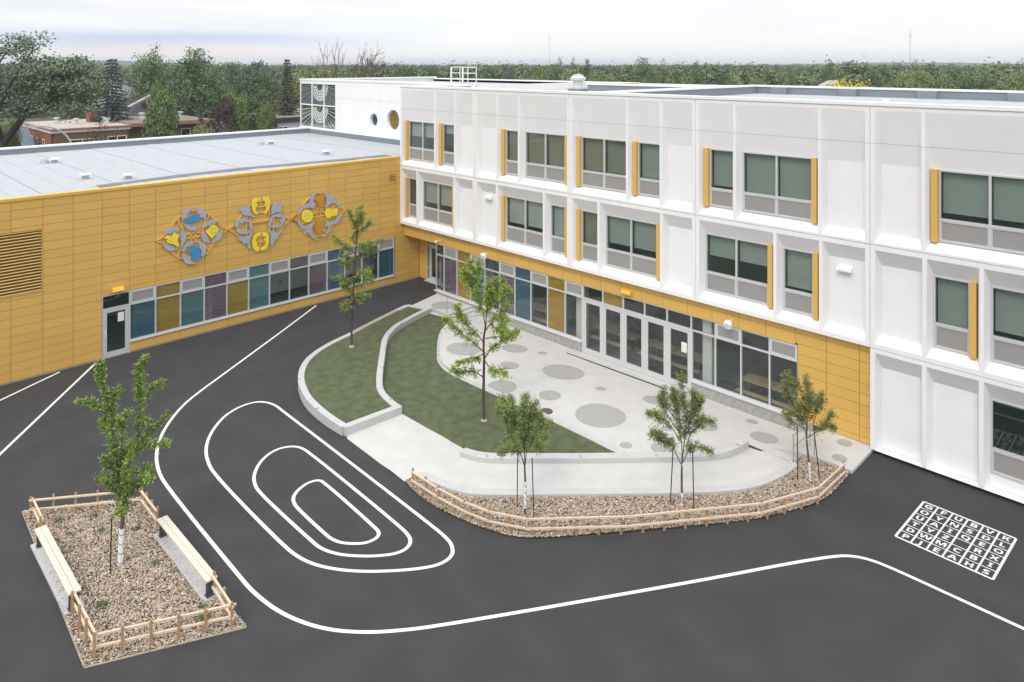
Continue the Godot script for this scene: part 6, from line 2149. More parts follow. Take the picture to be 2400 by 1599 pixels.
func houses() -> void:
	# long brick house, red end wall, white gravel roof
	var t := thing("brick_house", "long brick house with red end wall and pale flat gravel roof", "house")
	var b := MB.new()
	b.box(Vector3(-64.5, -0.4, 5.98), Vector3(-52.5, 5.55, 6.2))
	put("end_wall", b, M.brick_red, t)
	b = MB.new()
	b.box(Vector3(-64.5, -0.4, -1.1), Vector3(-52.0, 5.55, 5.98))
	put("wall", b, M.brick_brown, t)
	b = MB.new()
	b.box(Vector3(-65.0, 5.55, -1.3), Vector3(-51.9, 5.8, 6.35))
	put("fascia", b, M.pvc, t)
	b = MB.new()
	b.box(Vector3(-65.1, 5.8, -1.3), Vector3(-51.8, 5.98, 6.45))
	put("roof_edge", b, M.trim_red, t)
	b = MB.new()
	b.box(Vector3(-64.9, 5.9, -1.2), Vector3(-52.05, 6.0, 6.2))
	put("roof", b, M.gravel_white, t)
	for x in [-61.0, -58.4, -55.6]:
		house_window(t, 1, 6.2, x - 0.45, x + 0.45, 3.2, 4.7, 0)
	house_window(t, 0, -52.0, 2.3, 4.6, 2.9, 4.8, 1)
	house_window(t, 0, -52.0, -0.9, 1.0, 3.1, 4.9, 1)
	b = MB.new()
	b.box(Vector3(-60.6, 5.9, -1.0), Vector3(-59.2, 7.35, 0.9))
	put("chimney", b, M.brick_red, t)
	b = MB.new()
	b.box(Vector3(-60.7, 7.35, -1.1), Vector3(-59.1, 7.5, 1.0))
	b.box(Vector3(-60.2, 7.5, -0.3), Vector3(-59.7, 7.8, 0.2))
	put("chimney_cap", b, M.kerb, t)
	for e in [[-60.0, 4.0], [-57.0, 2.8], [-58.0, -0.3], [-55.0, 0.2]]:
		roof_pipe(t, Vector3(e[0], 6.0, e[1]), 0.9)

	t = thing("brown_house", "brown brick house with white railing, joined to the long brick house", "house")
	b = MB.new()
	b.box(Vector3(-63.0, -0.4, -10.3), Vector3(-52.6, 5.75, -1.12))
	put("wall", b, M.brick_brown, t)
	b = MB.new()
	b.box(Vector3(-63.5, 5.75, -10.6), Vector3(-51.7, 6.1, -1.31))
	put("roof_edge", b, M.trim_red, t)
	b = MB.new()
	b.box(Vector3(-63.3, 6.0, -10.4), Vector3(-51.9, 6.16, -1.4))
	put("roof", b, M.gravel_brown, t)
	house_window(t, 0, -52.6, -5.2, -3.1, 3.0, 5.2, 1, true)
	house_window(t, 0, -52.6, -8.0, -6.9, 2.2, 5.2, 0)
	house_window(t, 0, -52.6, -10.0, -9.3, 3.3, 5.0, 0)
	b = MB.new()
	b.box(Vector3(-52.6, 2.2, -9.0), Vector3(-51.0, 2.35, -3.4))
	put("balcony", b, M.kerb, t)
	for i in 24:
		var z := -3.45 - 0.235 * i
		b = MB.new()
		b.box(Vector3(-51.05, 2.35, z - 0.05), Vector3(-51.0, 3.1, z + 0.05))
		put("baluster", b, M.pvc, t)
	b = MB.new()
	b.box(Vector3(-51.08, 3.1, -9.0), Vector3(-50.98, 3.2, -3.4))
	put("handrail", b, M.pvc, t)
	for e in [[-60.5, -2.8], [-56.8, -4.0], [-61.0, -7.6], [-56.0, -8.0]]:
		roof_pipe(t, Vector3(e[0], 6.16, e[1]), 1.1)

	t = thing("hip_roof_house", "house with a dark grey shingle roof behind the brown brick house", "house")
	b = MB.new()
	b.box(Vector3(-76.0, -0.4, -17.0), Vector3(-67.0, 4.6, -5.0))
	put("wall", b, M.siding_tan, t)
	b = MB.new()
	var e0 := [Vector3(-66.4, 4.5, -4.4), Vector3(-66.4, 4.5, -17.6), Vector3(-76.6, 4.5, -17.6), Vector3(-76.6, 4.5, -4.4), Vector3(-71.5, 7.2, -8.0), Vector3(-71.5, 7.2, -14.4)]
	b.quad(e0[0], e0[1], e0[5], e0[4])
	b.quad(e0[2], e0[3], e0[4], e0[5])
	b.tri(e0[3], e0[0], e0[4])
	b.tri(e0[1], e0[2], e0[5])
	put("roof", b, M.shingle, t)
	for e in [[-70.6, 6.7, -8.6], [-70.4, 6.6, -14.0]]:
		b = MB.new()
		b.lathe(Vector3(e[0], e[1], e[2]), [[0.25, 0.0], [0.25, 0.3], [0.38, 0.5], [0.38, 0.8], [0.2, 1.05], [0.0, 1.1]], 10)
		put("roof_vent", b, M.bark_dark, t)

	t = thing("white_brick_house", "flat-roofed house with orange brick end and white street wall, left of the glass corner", "house")
	b = MB.new()
	b.box(Vector3(-60.0, -0.4, -15.6), Vector3(-50.4, 5.5, -15.4))
	put("end_wall", b, M.brick_orange, t)
	b = MB.new()
	b.box(Vector3(-60.0, -0.4, -27.0), Vector3(-50.2, 5.5, -15.6))
	put("wall", b, M.render_white, t)
	b = MB.new()
	b.prism(p2([-60.6, 5.4, -49.9, 5.4, -49.6, 6.0, -60.6, 6.0]), Vector3(0, 0, -27.5), Vector3(1, 0, 0), Vector3(0, 1, 0), 12.5)
	put("roof_edge", b, M.trim_green, t)
	b = MB.new()
	b.box(Vector3(-60.4, 5.95, -27.4), Vector3(-49.9, 6.04, -15.2))
	put("roof", b, M.gravel_brown, t)
	for x in [-58.5, -55.9, -53.2]:
		house_window(t, 1, -15.4, x - 0.55, x + 0.55, 3.3, 4.9, 1)
	house_window(t, 0, -50.2, -19.1, -17.2, 3.2, 4.9, 2)
	house_window(t, 0, -50.2, -21.6, -20.6, 2.7, 5.0, 0, true)
	b = MB.new()
	b.box(Vector3(-57.2, 5.9, -22.0), Vector3(-55.8, 7.6, -19.6))
	put("chimney", b, M.brick_orange, t)
	b = MB.new()
	b.box(Vector3(-57.3, 7.6, -22.1), Vector3(-55.7, 7.75, -19.5))
	put("chimney_cap", b, M.brick_red, t)
	for e in [[-57.0, -16.6], [-55.5, -18.0], [-52.6, -18.6], [-56.4, -24.0], [-54.0, -23.0]]:
		roof_pipe(t, Vector3(e[0], 6.04, e[1]), 0.75)
	b = MB.new()
	b.box(Vector3(-49.2, 2.5, -24.0), Vector3(-49.12, 3.3, -20.4))
	put("railing", b, M.galv, t)

	t = thing("white_gable_house", "tall house with a white gable wall among the trees", "house")
	b = MB.new()
	b.prism(p2([6.6, -0.4, 15.4, -0.4, 15.4, 7.3, 6.6, 10.6]), Vector3(-78.4, 0, 0), Vector3(0, 0, -1), Vector3(0, 1, 0), 0.2)
	put("gable_wall", b, M.siding, t)
	b = MB.new()
	b.box(Vector3(-90.0, -0.4, -15.35), Vector3(-78.45, 7.2, -6.7))
	put("wall", b, M.siding, t)
	b = MB.new()
	b.quad(Vector3(-78.0, 7.25, -15.8), Vector3(-90.0, 7.25, -15.8), Vector3(-90.0, 10.8, -6.3), Vector3(-78.0, 10.8, -6.3))
	put("roof", b, M.shingle, t)
	t = thing("tan_gable_house", "small tan gable with white trim in front of the white gable", "house")
	b = MB.new()
	b.prism(p2([7.6, -0.4, 13.6, -0.4, 13.6, 7.0, 10.4, 8.4, 7.6, 7.0]), Vector3(-72.6, 0, 0), Vector3(0, 0, -1), Vector3(0, 1, 0), 0.2)
	put("wall", b, M.siding_tan, t)
	b = MB.new()
	for e in [[-7.2, 6.85, -10.4, 8.55], [-10.4, 8.55, -14.0, 6.85]]:
		b.beam(Vector3(-72.45, e[1], e[0]), Vector3(-72.45, e[3], e[2]), 0.25, 0.18)
	b.box(Vector3(-72.5, 5.2, -13.3), Vector3(-72.3, 5.35, -8.2))
	put("trim", b, M.pvc, t)
	b = MB.new()
	for e in [[-7.2, 6.9, -10.4, 8.6], [-10.4, 8.6, -14.0, 6.9]]:
		b.quad(Vector3(-72.4, e[1], e[0]), Vector3(-80, e[1], e[0]), Vector3(-80, e[3], e[2]), Vector3(-72.4, e[3], e[2]))
	put("roof", b, M.shingle, t)
	t = thing("blue_roof_house", "small grey house with a blue shingle roof at the left edge", "house")
	b = MB.new()
	b.box(Vector3(-62.0, -0.4, 7.6), Vector3(-54.0, 3.9, 13.0))
	put("wall", b, M.render_white, t)
	b = MB.new()
	b.quad(Vector3(-53.6, 3.8, 13.4), Vector3(-53.6, 3.8, 7.2), Vector3(-58, 6.0, 7.2), Vector3(-58, 6.0, 13.4))
	b.quad(Vector3(-62.4, 3.8, 7.2), Vector3(-62.4, 3.8, 13.4), Vector3(-58, 6.0, 13.4), Vector3(-58, 6.0, 7.2))
	put("roof", b, M.shingle_blue, t)
	house_window(t, 0, -54.0, 8.0, 10.2, 2.3, 3.6, 2)
	t = thing("white_porch_house", "low white house with dark windows under the purple tree", "house")
	b = MB.new()
	b.box(Vector3(-72.0, -0.4, -17.4), Vector3(-66.0, 4.4, -13.2))
	put("wall", b, M.pvc, t)
	b = MB.new()
	b.box(Vector3(-72.3, 4.4, -17.6), Vector3(-65.7, 4.6, -13.0))
	put("roof", b, M.galv, t)
	house_window(t, 0, -66.0, -14.9, -13.6, 1.6, 3.4, 1)
	house_window(t, 0, -66.0, -16.9, -15.6, 1.6, 3.4, 1)
	t = thing("far_house", "far red house with a white sawtooth roof among the trees on the right", "house")
	b = MB.new()
	b.box(Vector3(-40.0, -0.4, -128.0), Vector3(-24.0, 7.2, -122.0))
	put("wall", b, M.brick_red, t)
	for i in 2:
		b = MB.new()
		b.prism(p2([-38.0 + 9 * i, 7.2, -33.0 + 9 * i, 7.2, -33.0 + 9 * i, 9.4]), Vector3(0, 0, -127), Vector3(1, 0, 0), Vector3(0, 1, 0), 5.0)
		put("roof_light", b, M.pvc, t)
	t = thing("far_shed", "far white flat building left of the pale yellow tree", "building")
	b = MB.new()
	b.box(Vector3(-92.0, -0.4, -142.0), Vector3(-74.0, 8.4, -134.0))
	put("wall", b, M.siding, t)
	b = MB.new()
	b.box(Vector3(-92.4, 8.4, -142.4), Vector3(-73.6, 8.8, -133.6))
	put("roof", b, M.galv, t)

func lamp(x: float, z: float, h: float, toward: Vector3, label: String) -> void:
	var t := thing("street_lamp", label, "street lamp", Vector3(x, -0.4, z), "curved street lamps behind the school")
	var b := MB.new()
	b.tube([Vector3.ZERO, Vector3(0, h - 2.2, 0)], 0.13, 0.085, 8)
	put("pole", b, M.galv, t)
	b = MB.new()
	var arc := [Vector3(0, h - 2.2, 0)]
	for k in 7:
		var u := (k + 1) / 7.0
		arc.append(Vector3(0, h - 2.2 + 2.2 * sin(u * PI / 2), 0) + toward * 2.2 * (1.0 - cos(u * PI / 2)))
	b.tube(arc, 0.08, 0.05, 6)
	put("arm", b, M.galv, t)
	b = MB.new()
	var e: Vector3 = arc[-1]
	b.beam(e, e + toward * 0.75, 0.26, 0.14)
	put("lamp_head", b, M.galv, t)

func streets() -> void:
	lamp(-80.0, -6.4, 8.6, Vector3(0.3, 0, 0.95), "curved street lamp behind the long brick house, by its chimney")
	lamp(-98.0, -17.2, 8.5, Vector3(0.2, 0, 0.97), "curved street lamp in front of the two-lobed tree")
	lamp(-30.0, 9.6, 8.4, Vector3(0.0, 0, 1.0), "curved street lamp before the long brick house's window")
	var spots := [[-60.0, -8.9, 8.0, "wooden utility pole behind the brown house's roof"], [-104.0, -37.6, 8.9, "tall wooden utility pole left of the slim spruce"], [-92, 12.0, 8.6, "wooden utility pole hidden at the leaning tree"]]
	for e in spots:
		var t := thing("utility_pole", e[3], "utility pole", Vector3(e[0], -0.4, e[1]), "utility poles behind the houses")
		var b := MB.new()
		b.tube([Vector3.ZERO, Vector3(0, e[2] + 0.4, 0)], 0.16, 0.11, 8)
		put("pole", b, M.pole_wood, t)
		b = MB.new()
		b.beam(Vector3(0, e[2] - 0.2, -0.7), Vector3(0, e[2] - 0.2, 0.7), 0.1, 0.1)
		put("crossarm", b, M.pole_wood, t)
	for e in [[Vector3(-92, 8.4, 12.0), Vector3(-60, 7.9, -8.9), "thin cable from the leaning tree to the nearer pole"], [Vector3(-60, 7.9, -8.9), Vector3(-104, 8.8, -37.6), "thin cable between the two poles behind the houses"], [Vector3(-104, 8.8, -37.6), Vector3(-60, 9.2, -32.0), "thin cable from the far pole towards the glass corner"]]:
		var pts := []
		for i in 13:
			var u := i / 12.0
			pts.append(e[0].lerp(e[1], u) + Vector3.DOWN * 1.2 * u * (1.0 - u))
		var b := MB.new()
		b.tube(pts, 0.02, 0.02, 4)
		tag(put("cable", b, M.bark_dark), e[2], "cable", "overhead cables")
	for e in [[-40.0, -226.0, 24.0, "faint radio mast right of the three taller trees"], [-175.0, -205.0, 26.0, "faint radio mast above the roof guard rail"]]:
		var t := thing("radio_mast", e[3], "mast", Vector3(e[0], -0.4, e[1]), "radio masts on the horizon")
		var b := MB.new()
		b.tube([Vector3.ZERO, Vector3(0, e[2], 0)], 0.14, 0.08, 4)
		put("mast", b, M.galv, t)
		b = MB.new()
		b.beam(Vector3(-0.5, e[2] - 2.0, 0), Vector3(0.5, e[2] - 2.0, 0), 0.2, 0.2)
		put("antenna", b, M.galv, t)

func forest() -> void:   # the far suburb's trees, which read as one mass
	var rng := RandomNumberGenerator.new()
	rng.seed = 404
	var eye := Vector3(34.751, 0, 25.172)
	for kind in 2:
		var at: Array[Transform3D] = []
		var cs: Array[Color] = []
		for i in 2600:
			var u := rng.randf()
			var z := 150.0 + 1100.0 * pow(u, 1.6)
			var x := rng.randf_range(-0.82, 0.82) * z
			var p := eye + AWAY * z + RIGHT * x
			if x < -0.18 * z and z < 180.0:
				continue
			var h := rng.randf_range(8.0, 12.3) * (1.0 if z < 500.0 else 0.92)
			if rng.randf() < 0.06 and z < 420.0:
				h += rng.randf_range(0.5, 2.0)
			var w := rng.randf_range(7.0, 12.0) * (1.0 + z / 1500.0)
			if kind == 1:
				w = rng.randf_range(3.0, 7.0)
			at.append(Transform3D(Basis(Vector3.UP, rng.randf() * TAU) * Basis.from_scale(Vector3(w / 7.4, h / 9.4, w / 7.4)), Vector3(p.x, -0.6, p.z)))
			var k := rng.randf()
			var c := Color(0.105, 0.16, 0.06) if k < 0.5 else Color(0.15, 0.20, 0.075) if k < 0.8 else Color(0.075, 0.125, 0.06)
			cs.append(c * rng.randf_range(0.8, 1.2))
		var mm := MultiMesh.new()
		mm.transform_format = MultiMesh.TRANSFORM_3D
		mm.use_colors = true
		mm.mesh = proto["far"][1]
		mm.instance_count = at.size()
		for i in at.size():
			mm.set_instance_transform(i, at[i])
			mm.set_instance_color(i, cs[i])
		var o := MultiMeshInstance3D.new()
		o.multimesh = mm
		o.material_override = foliage(Color.WHITE, 0.08)
		name_it(o, "forest", self)
		stuff(o, ["far wooded suburb reaching to the horizon", "smaller far trees among the wooded suburb"][kind])
	# a low wooded rise on the horizon
	var b := MB.new()
	var ring := []
	for k in 41:
		var a := -0.9 + 1.8 * k / 40.0
		var h := 6.0 + 14.0 * exp(-pow((a + 0.52) / 0.10, 2.0)) + 9.0 * exp(-pow((a - 0.5) / 0.16, 2.0))
		ring.append([eye + AWAY * 1900.0 * cos(a) + RIGHT * 1900.0 * sin(a), h])
	for k in 40:
		var p: Vector3 = ring[k][0]
		var q: Vector3 = ring[k + 1][0]
		var up := func(v: Vector3, h: float): return Vector3(v.x, h, v.z)
		var out := func(v: Vector3): return eye + (v - eye) * 1.4
		b.quad(up.call(p, -0.6), up.call(q, -0.6), up.call(q, ring[k + 1][1]), up.call(p, ring[k][1]))
		b.quad(up.call(p, ring[k][1]), up.call(q, ring[k + 1][1]), up.call(out.call(q), -0.6), up.call(out.call(p), -0.6))
	structure(put("hills", b, M.ground), "low wooded rise on the horizon")

func background_trees() -> void:
	grow("spruce", "spruce_tree", "broad dark blue-green spruce behind the brick houses", -58.6, -1.3, 13.4, 6.4, 0.0, Color(0.096, 0.131, 0.123))
	grow("lobed", "leafy_tree", "tall green tree with a two-lobed crown right of the broad spruce", -76.8, -11.4, 15.1, 7.7, 2.4, Color(0.131, 0.201, 0.070))
	grow("broad", "leafy_tree", "largest round green tree behind the white gable", -66.6, -14.6, 14.5, 8.8, 4.8, Color(0.105, 0.175, 0.061))
	grow("willow", "leafy_tree", "light green drooping tree left of the white gable", -45.0, -2.2, 11.0, 3.6, 0.9, Color(0.149, 0.228, 0.070))
	grow("spruce", "spruce_tree", "slim dark spruce left of the patterned glass corner", -53.5, -20.7, 13.4, 4.2, 3.3, Color(0.088, 0.114, 0.056))
	grow("spruce", "spruce_tree", "tiny far spruce tip above the green trees", -107.5, -44.3, 13.0, 1.9, 5.7, Color(0.060, 0.081, 0.060))
	grow("round", "leafy_tree", "round dark green tree left of the tiny far spruce", -73.6, -24.6, 12.6, 6.4, 1.8, Color(0.088, 0.158, 0.061))
	grow("round", "leafy_tree", "broad mid-green tree behind the slim spruce", -75.1, -28.7, 12.0, 5.5, 4.2, Color(0.105, 0.175, 0.061))
	grow("bush", "leafy_tree", "light green bushy tree beside the purple one", -51.2, -13.0, 10.0, 3.4, 0.4, Color(0.158, 0.245, 0.061))
	grow("willow", "leafy_tree", "dark drooping tree between pole and slim spruce", -45.4, -13.3, 9.9, 4.1, 2.8, Color(0.088, 0.149, 0.049))
	grow("bush", "leafy_tree", "low yellow-green bush behind the white-walled house", -41.2, -11.8, 8.9, 2.1, 5.2, Color(0.175, 0.228, 0.061))
	grow("round", "purple_tree", "purple-leaved tree beside the grey shingle roof", -44.5, -8.5, 9.3, 3.3, 1.3, Color(0.061, 0.028, 0.038))
	grow("spruce", "spruce_tree", "little blue spruce right of the tan gable", -44.2, -5.9, 9.1, 1.8, 3.7, Color(0.096, 0.131, 0.123))
	grow("bush", "leafy_tree", "tree of pale yellow-green behind the patterned glass corner", -76.4, -35.9, 12.2, 7.2, 6.1, Color(0.236, 0.271, 0.096))
	grow("willow", "leafy_tree", "pale olive tree left of the bare tree", -70.6, -36.1, 12.0, 6.2, 2.2, Color(0.219, 0.254, 0.096))
	grow("bush", "leafy_tree", "pale olive tree under the bare tree crown", -72.6, -42.6, 12.0, 8.0, 4.6, Color(0.201, 0.245, 0.088))
	grow("bush", "leafy_tree", "pale olive tree right of the bare tree trunk", -66.2, -43.4, 11.8, 6.3, 0.7, Color(0.201, 0.245, 0.096))
	grow("loose", "brown_shrub", "rust-brown leafy shrub in front of the long brick house", -29.9, 8.0, 7.8, 4.3, 3.1, Color(0.166, 0.119, 0.079))
	grow("loose", "brown_shrub", "second rust-brown shrub right of the first before the brick house", -26.3, 7.3, 7.5, 2.0, 5.5, Color(0.149, 0.114, 0.079))
	grow("round", "flowering_shrub", "pale cream-green shrub before the brown brick house", -24.1, 2.2, 8.0, 3.1, 1.6, Color(0.298, 0.315, 0.140))
	grow("bush", "leafy_tree", "yellow-green bush under the leaning tree at the left edge", -42.2, 11.9, 8.4, 2.3, 4.0, Color(0.175, 0.210, 0.052))
	grow("bush", "leafy_tree", "dark bush beside the small blue-roofed house", -36.9, 12.3, 7.5, 1.4, 0.2, Color(0.088, 0.131, 0.044))
	grow("broad", "leafy_tree", "dark green tree far behind the leaning tree", -111.1, -12.2, 10.7, 6.1, 2.6, Color(0.088, 0.140, 0.070))
	grow("round", "leafy_tree", "yellowish tree between leaning tree and broad spruce", -96.7, -9.7, 11.2, 4.2, 5.0, Color(0.158, 0.210, 0.061))
	grow("broad", "leafy_tree", "hazy green tree filling the gap behind the round tree", -103.0, -34.7, 12.7, 6.6, 1.1, Color(0.096, 0.158, 0.070))
	grow("broad", "leafy_tree", "hazy tree behind the two-lobed tree", -110.5, -27.1, 12.7, 7.4, 3.5, Color(0.105, 0.166, 0.070))
	grow("round", "leafy_tree", "small dark round tree left of the roof guard rail", -70.6, -53.2, 12.3, 3.4, 5.9, Color(0.061, 0.131, 0.052))
	grow("broad", "leafy_tree", "soft green tree left of the small dark round tree", -88.8, -63.3, 12.5, 3.9, 2.0, Color(0.149, 0.201, 0.096))
	grow("broad", "leafy_tree", "mid-green tree behind the roof guard rail", -75.2, -62.7, 12.1, 4.9, 4.4, Color(0.105, 0.175, 0.061))
	grow("broad", "leafy_tree", "mid-green tree right of the roof guard rail", -79.0, -73.1, 12.0, 5.5, 0.5, Color(0.131, 0.201, 0.070))
	grow("bush", "leafy_tree", "grey-green tree left of the yellow-green pair", -65.4, -72.7, 12.4, 3.0, 2.9, Color(0.131, 0.158, 0.114))
	grow("broad", "leafy_tree", "broad green tree in the gap right of the guard rail", -75.0, -77.2, 12.0, 5.3, 5.3, Color(0.105, 0.175, 0.061))
	grow("round", "leafy_tree", "bright green round tree left of the mushroom vent", -42.0, -56.5, 12.1, 4.3, 1.4, Color(0.193, 0.263, 0.052))
	grow("willow", "leafy_tree", "wide yellow-green tree behind the mushroom vent", -33.3, -53.9, 12.0, 6.1, 3.8, Color(0.236, 0.271, 0.105))
	grow("lobed", "leafy_tree", "taller tree, left of three, above the mushroom vent", -55.2, -75.8, 13.7, 4.0, 6.2, Color(0.131, 0.210, 0.088))
	grow("lobed", "leafy_tree", "taller tree, middle of three, above the mushroom vent", -55.2, -80.1, 13.7, 3.7, 2.4, Color(0.131, 0.193, 0.096))
	grow("broad", "leafy_tree", "taller tree, right of three, above the mushroom vent", -49.4, -77.5, 13.2, 2.9, 4.8, Color(0.096, 0.166, 0.079))
	grow("bush", "leafy_tree", "low light green tree right of the mushroom vent", -34.8, -63.8, 12.2, 6.1, 0.9, Color(0.175, 0.236, 0.079))
	grow("broad", "leafy_tree", "tall broad tree in the middle of the skyline, left of a looser one", -40.0, -81.3, 13.5, 5.9, 3.3, Color(0.131, 0.210, 0.079))
	grow("loose", "leafy_tree", "loose greyish tree in the middle of the skyline", -39.6, -87.4, 13.3, 4.3, 5.7, Color(0.149, 0.184, 0.105))
	grow("round", "leafy_tree", "round green tree below the loose greyish one", -27.4, -65.6, 11.9, 3.6, 1.8, Color(0.114, 0.193, 0.070))
	grow("bush", "leafy_tree", "yellow-green tree behind the yellow roof end", -22.4, -64.9, 11.9, 5.1, 4.2, Color(0.175, 0.228, 0.061))
	grow("broad", "leafy_tree", "green tree right of the yellow roof end", -29.3, -80.8, 11.6, 4.2, 0.3, Color(0.105, 0.175, 0.061))
	grow("round", "leafy_tree", "dark round tree behind a pale yellow one", -28.0, -90.6, 12.7, 5.3, 2.7, Color(0.096, 0.166, 0.070))
	grow("loose", "leafy_tree", "pale yellow tree before the dark round one", -18.6, -74.5, 12.3, 4.6, 5.1, Color(0.289, 0.324, 0.123))
	grow("bush", "leafy_tree", "low pale green tree right of the pale yellow one", -16.2, -76.9, 11.1, 4.1, 1.2, Color(0.193, 0.245, 0.079))
	grow("loose", "leafy_tree", "thin loose tree left of the far red house", -33.4, -119.3, 12.4, 3.7, 3.6, Color(0.123, 0.175, 0.088))
	grow("loose", "brown_tree", "greyish purple tree beside the far red house", -12.9, -77.3, 11.0, 3.2, 6.0, Color(0.149, 0.140, 0.105))
	grow("round", "leafy_tree", "bright green tree just left of the far red house", -17.2, -90.1, 12.0, 2.6, 2.2, Color(0.131, 0.219, 0.052))
	grow("bush", "leafy_tree", "small grey-green tree right of the far red house", -9.6, -80.7, 10.7, 2.2, 4.6, Color(0.131, 0.158, 0.096))
	grow("bush", "yellow_tree", "bright yellow tree above the white roof", -3.5, -78.4, 10.9, 7.8, 0.7, Color(0.630, 0.525, 0.026))
	grow("round", "leafy_tree", "dark tree behind the bright yellow one", -7.7, -99.7, 11.7, 3.1, 3.1, Color(0.070, 0.123, 0.061))
	grow("loose", "leafy_tree", "tall spiky light green tree right of the yellow one", -0.2, -95.9, 13.0, 5.6, 5.5, Color(0.201, 0.271, 0.070))
	grow("bush", "leafy_tree", "wide light green tree below the spiky one", 0.2, -87.8, 11.8, 5.5, 1.6, Color(0.184, 0.245, 0.079))
	grow("bush", "leafy_tree", "light green tree right of the spiky one", 3.2, -93.6, 11.7, 5.0, 4.0, Color(0.175, 0.245, 0.079))
	grow("round", "leafy_tree", "deep green tree near the right end of the skyline", 4.1, -103.1, 11.4, 4.6, 0.1, Color(0.114, 0.193, 0.070))
	grow("broad", "leafy_tree", "mid-green tree near the right end of the skyline", 7.3, -100.6, 11.6, 4.1, 2.5, Color(0.131, 0.201, 0.070))
	grow("bush", "leafy_tree", "olive tree at the right end of the skyline", 11.2, -96.1, 11.9, 5.4, 4.9, Color(0.201, 0.236, 0.088))
	grow("loose", "leafy_tree", "sparse tree at the right edge of the skyline", 12.0, -99.7, 13.1, 3.7, 1.0, Color(0.210, 0.263, 0.088))
	grow("broad", "leafy_tree", "far green tree between the yellow tree and the far red house", -25.7, -127.0, 11.3, 5.3, 3.4, Color(0.105, 0.175, 0.061))
	grow("bush", "leafy_tree", "mid-green tree behind the twin roof pipes", -6.3, -101.2, 10.9, 4.2, 5.8, Color(0.123, 0.193, 0.070))
	var bare := thing("bare_tree", "tall almost bare tree with fine twigs against the sky", "tree", Vector3(-30.7, -0.4, -15.3))
	bare.scale = Vector3(1.05, 1.74, 1.05)
	put_mesh("trunk", proto["bare"][0], M.bark, bare)
	put_mesh("crown", proto["bare"][1], tint_of(Color(0.16, 0.15, 0.07)), bare)

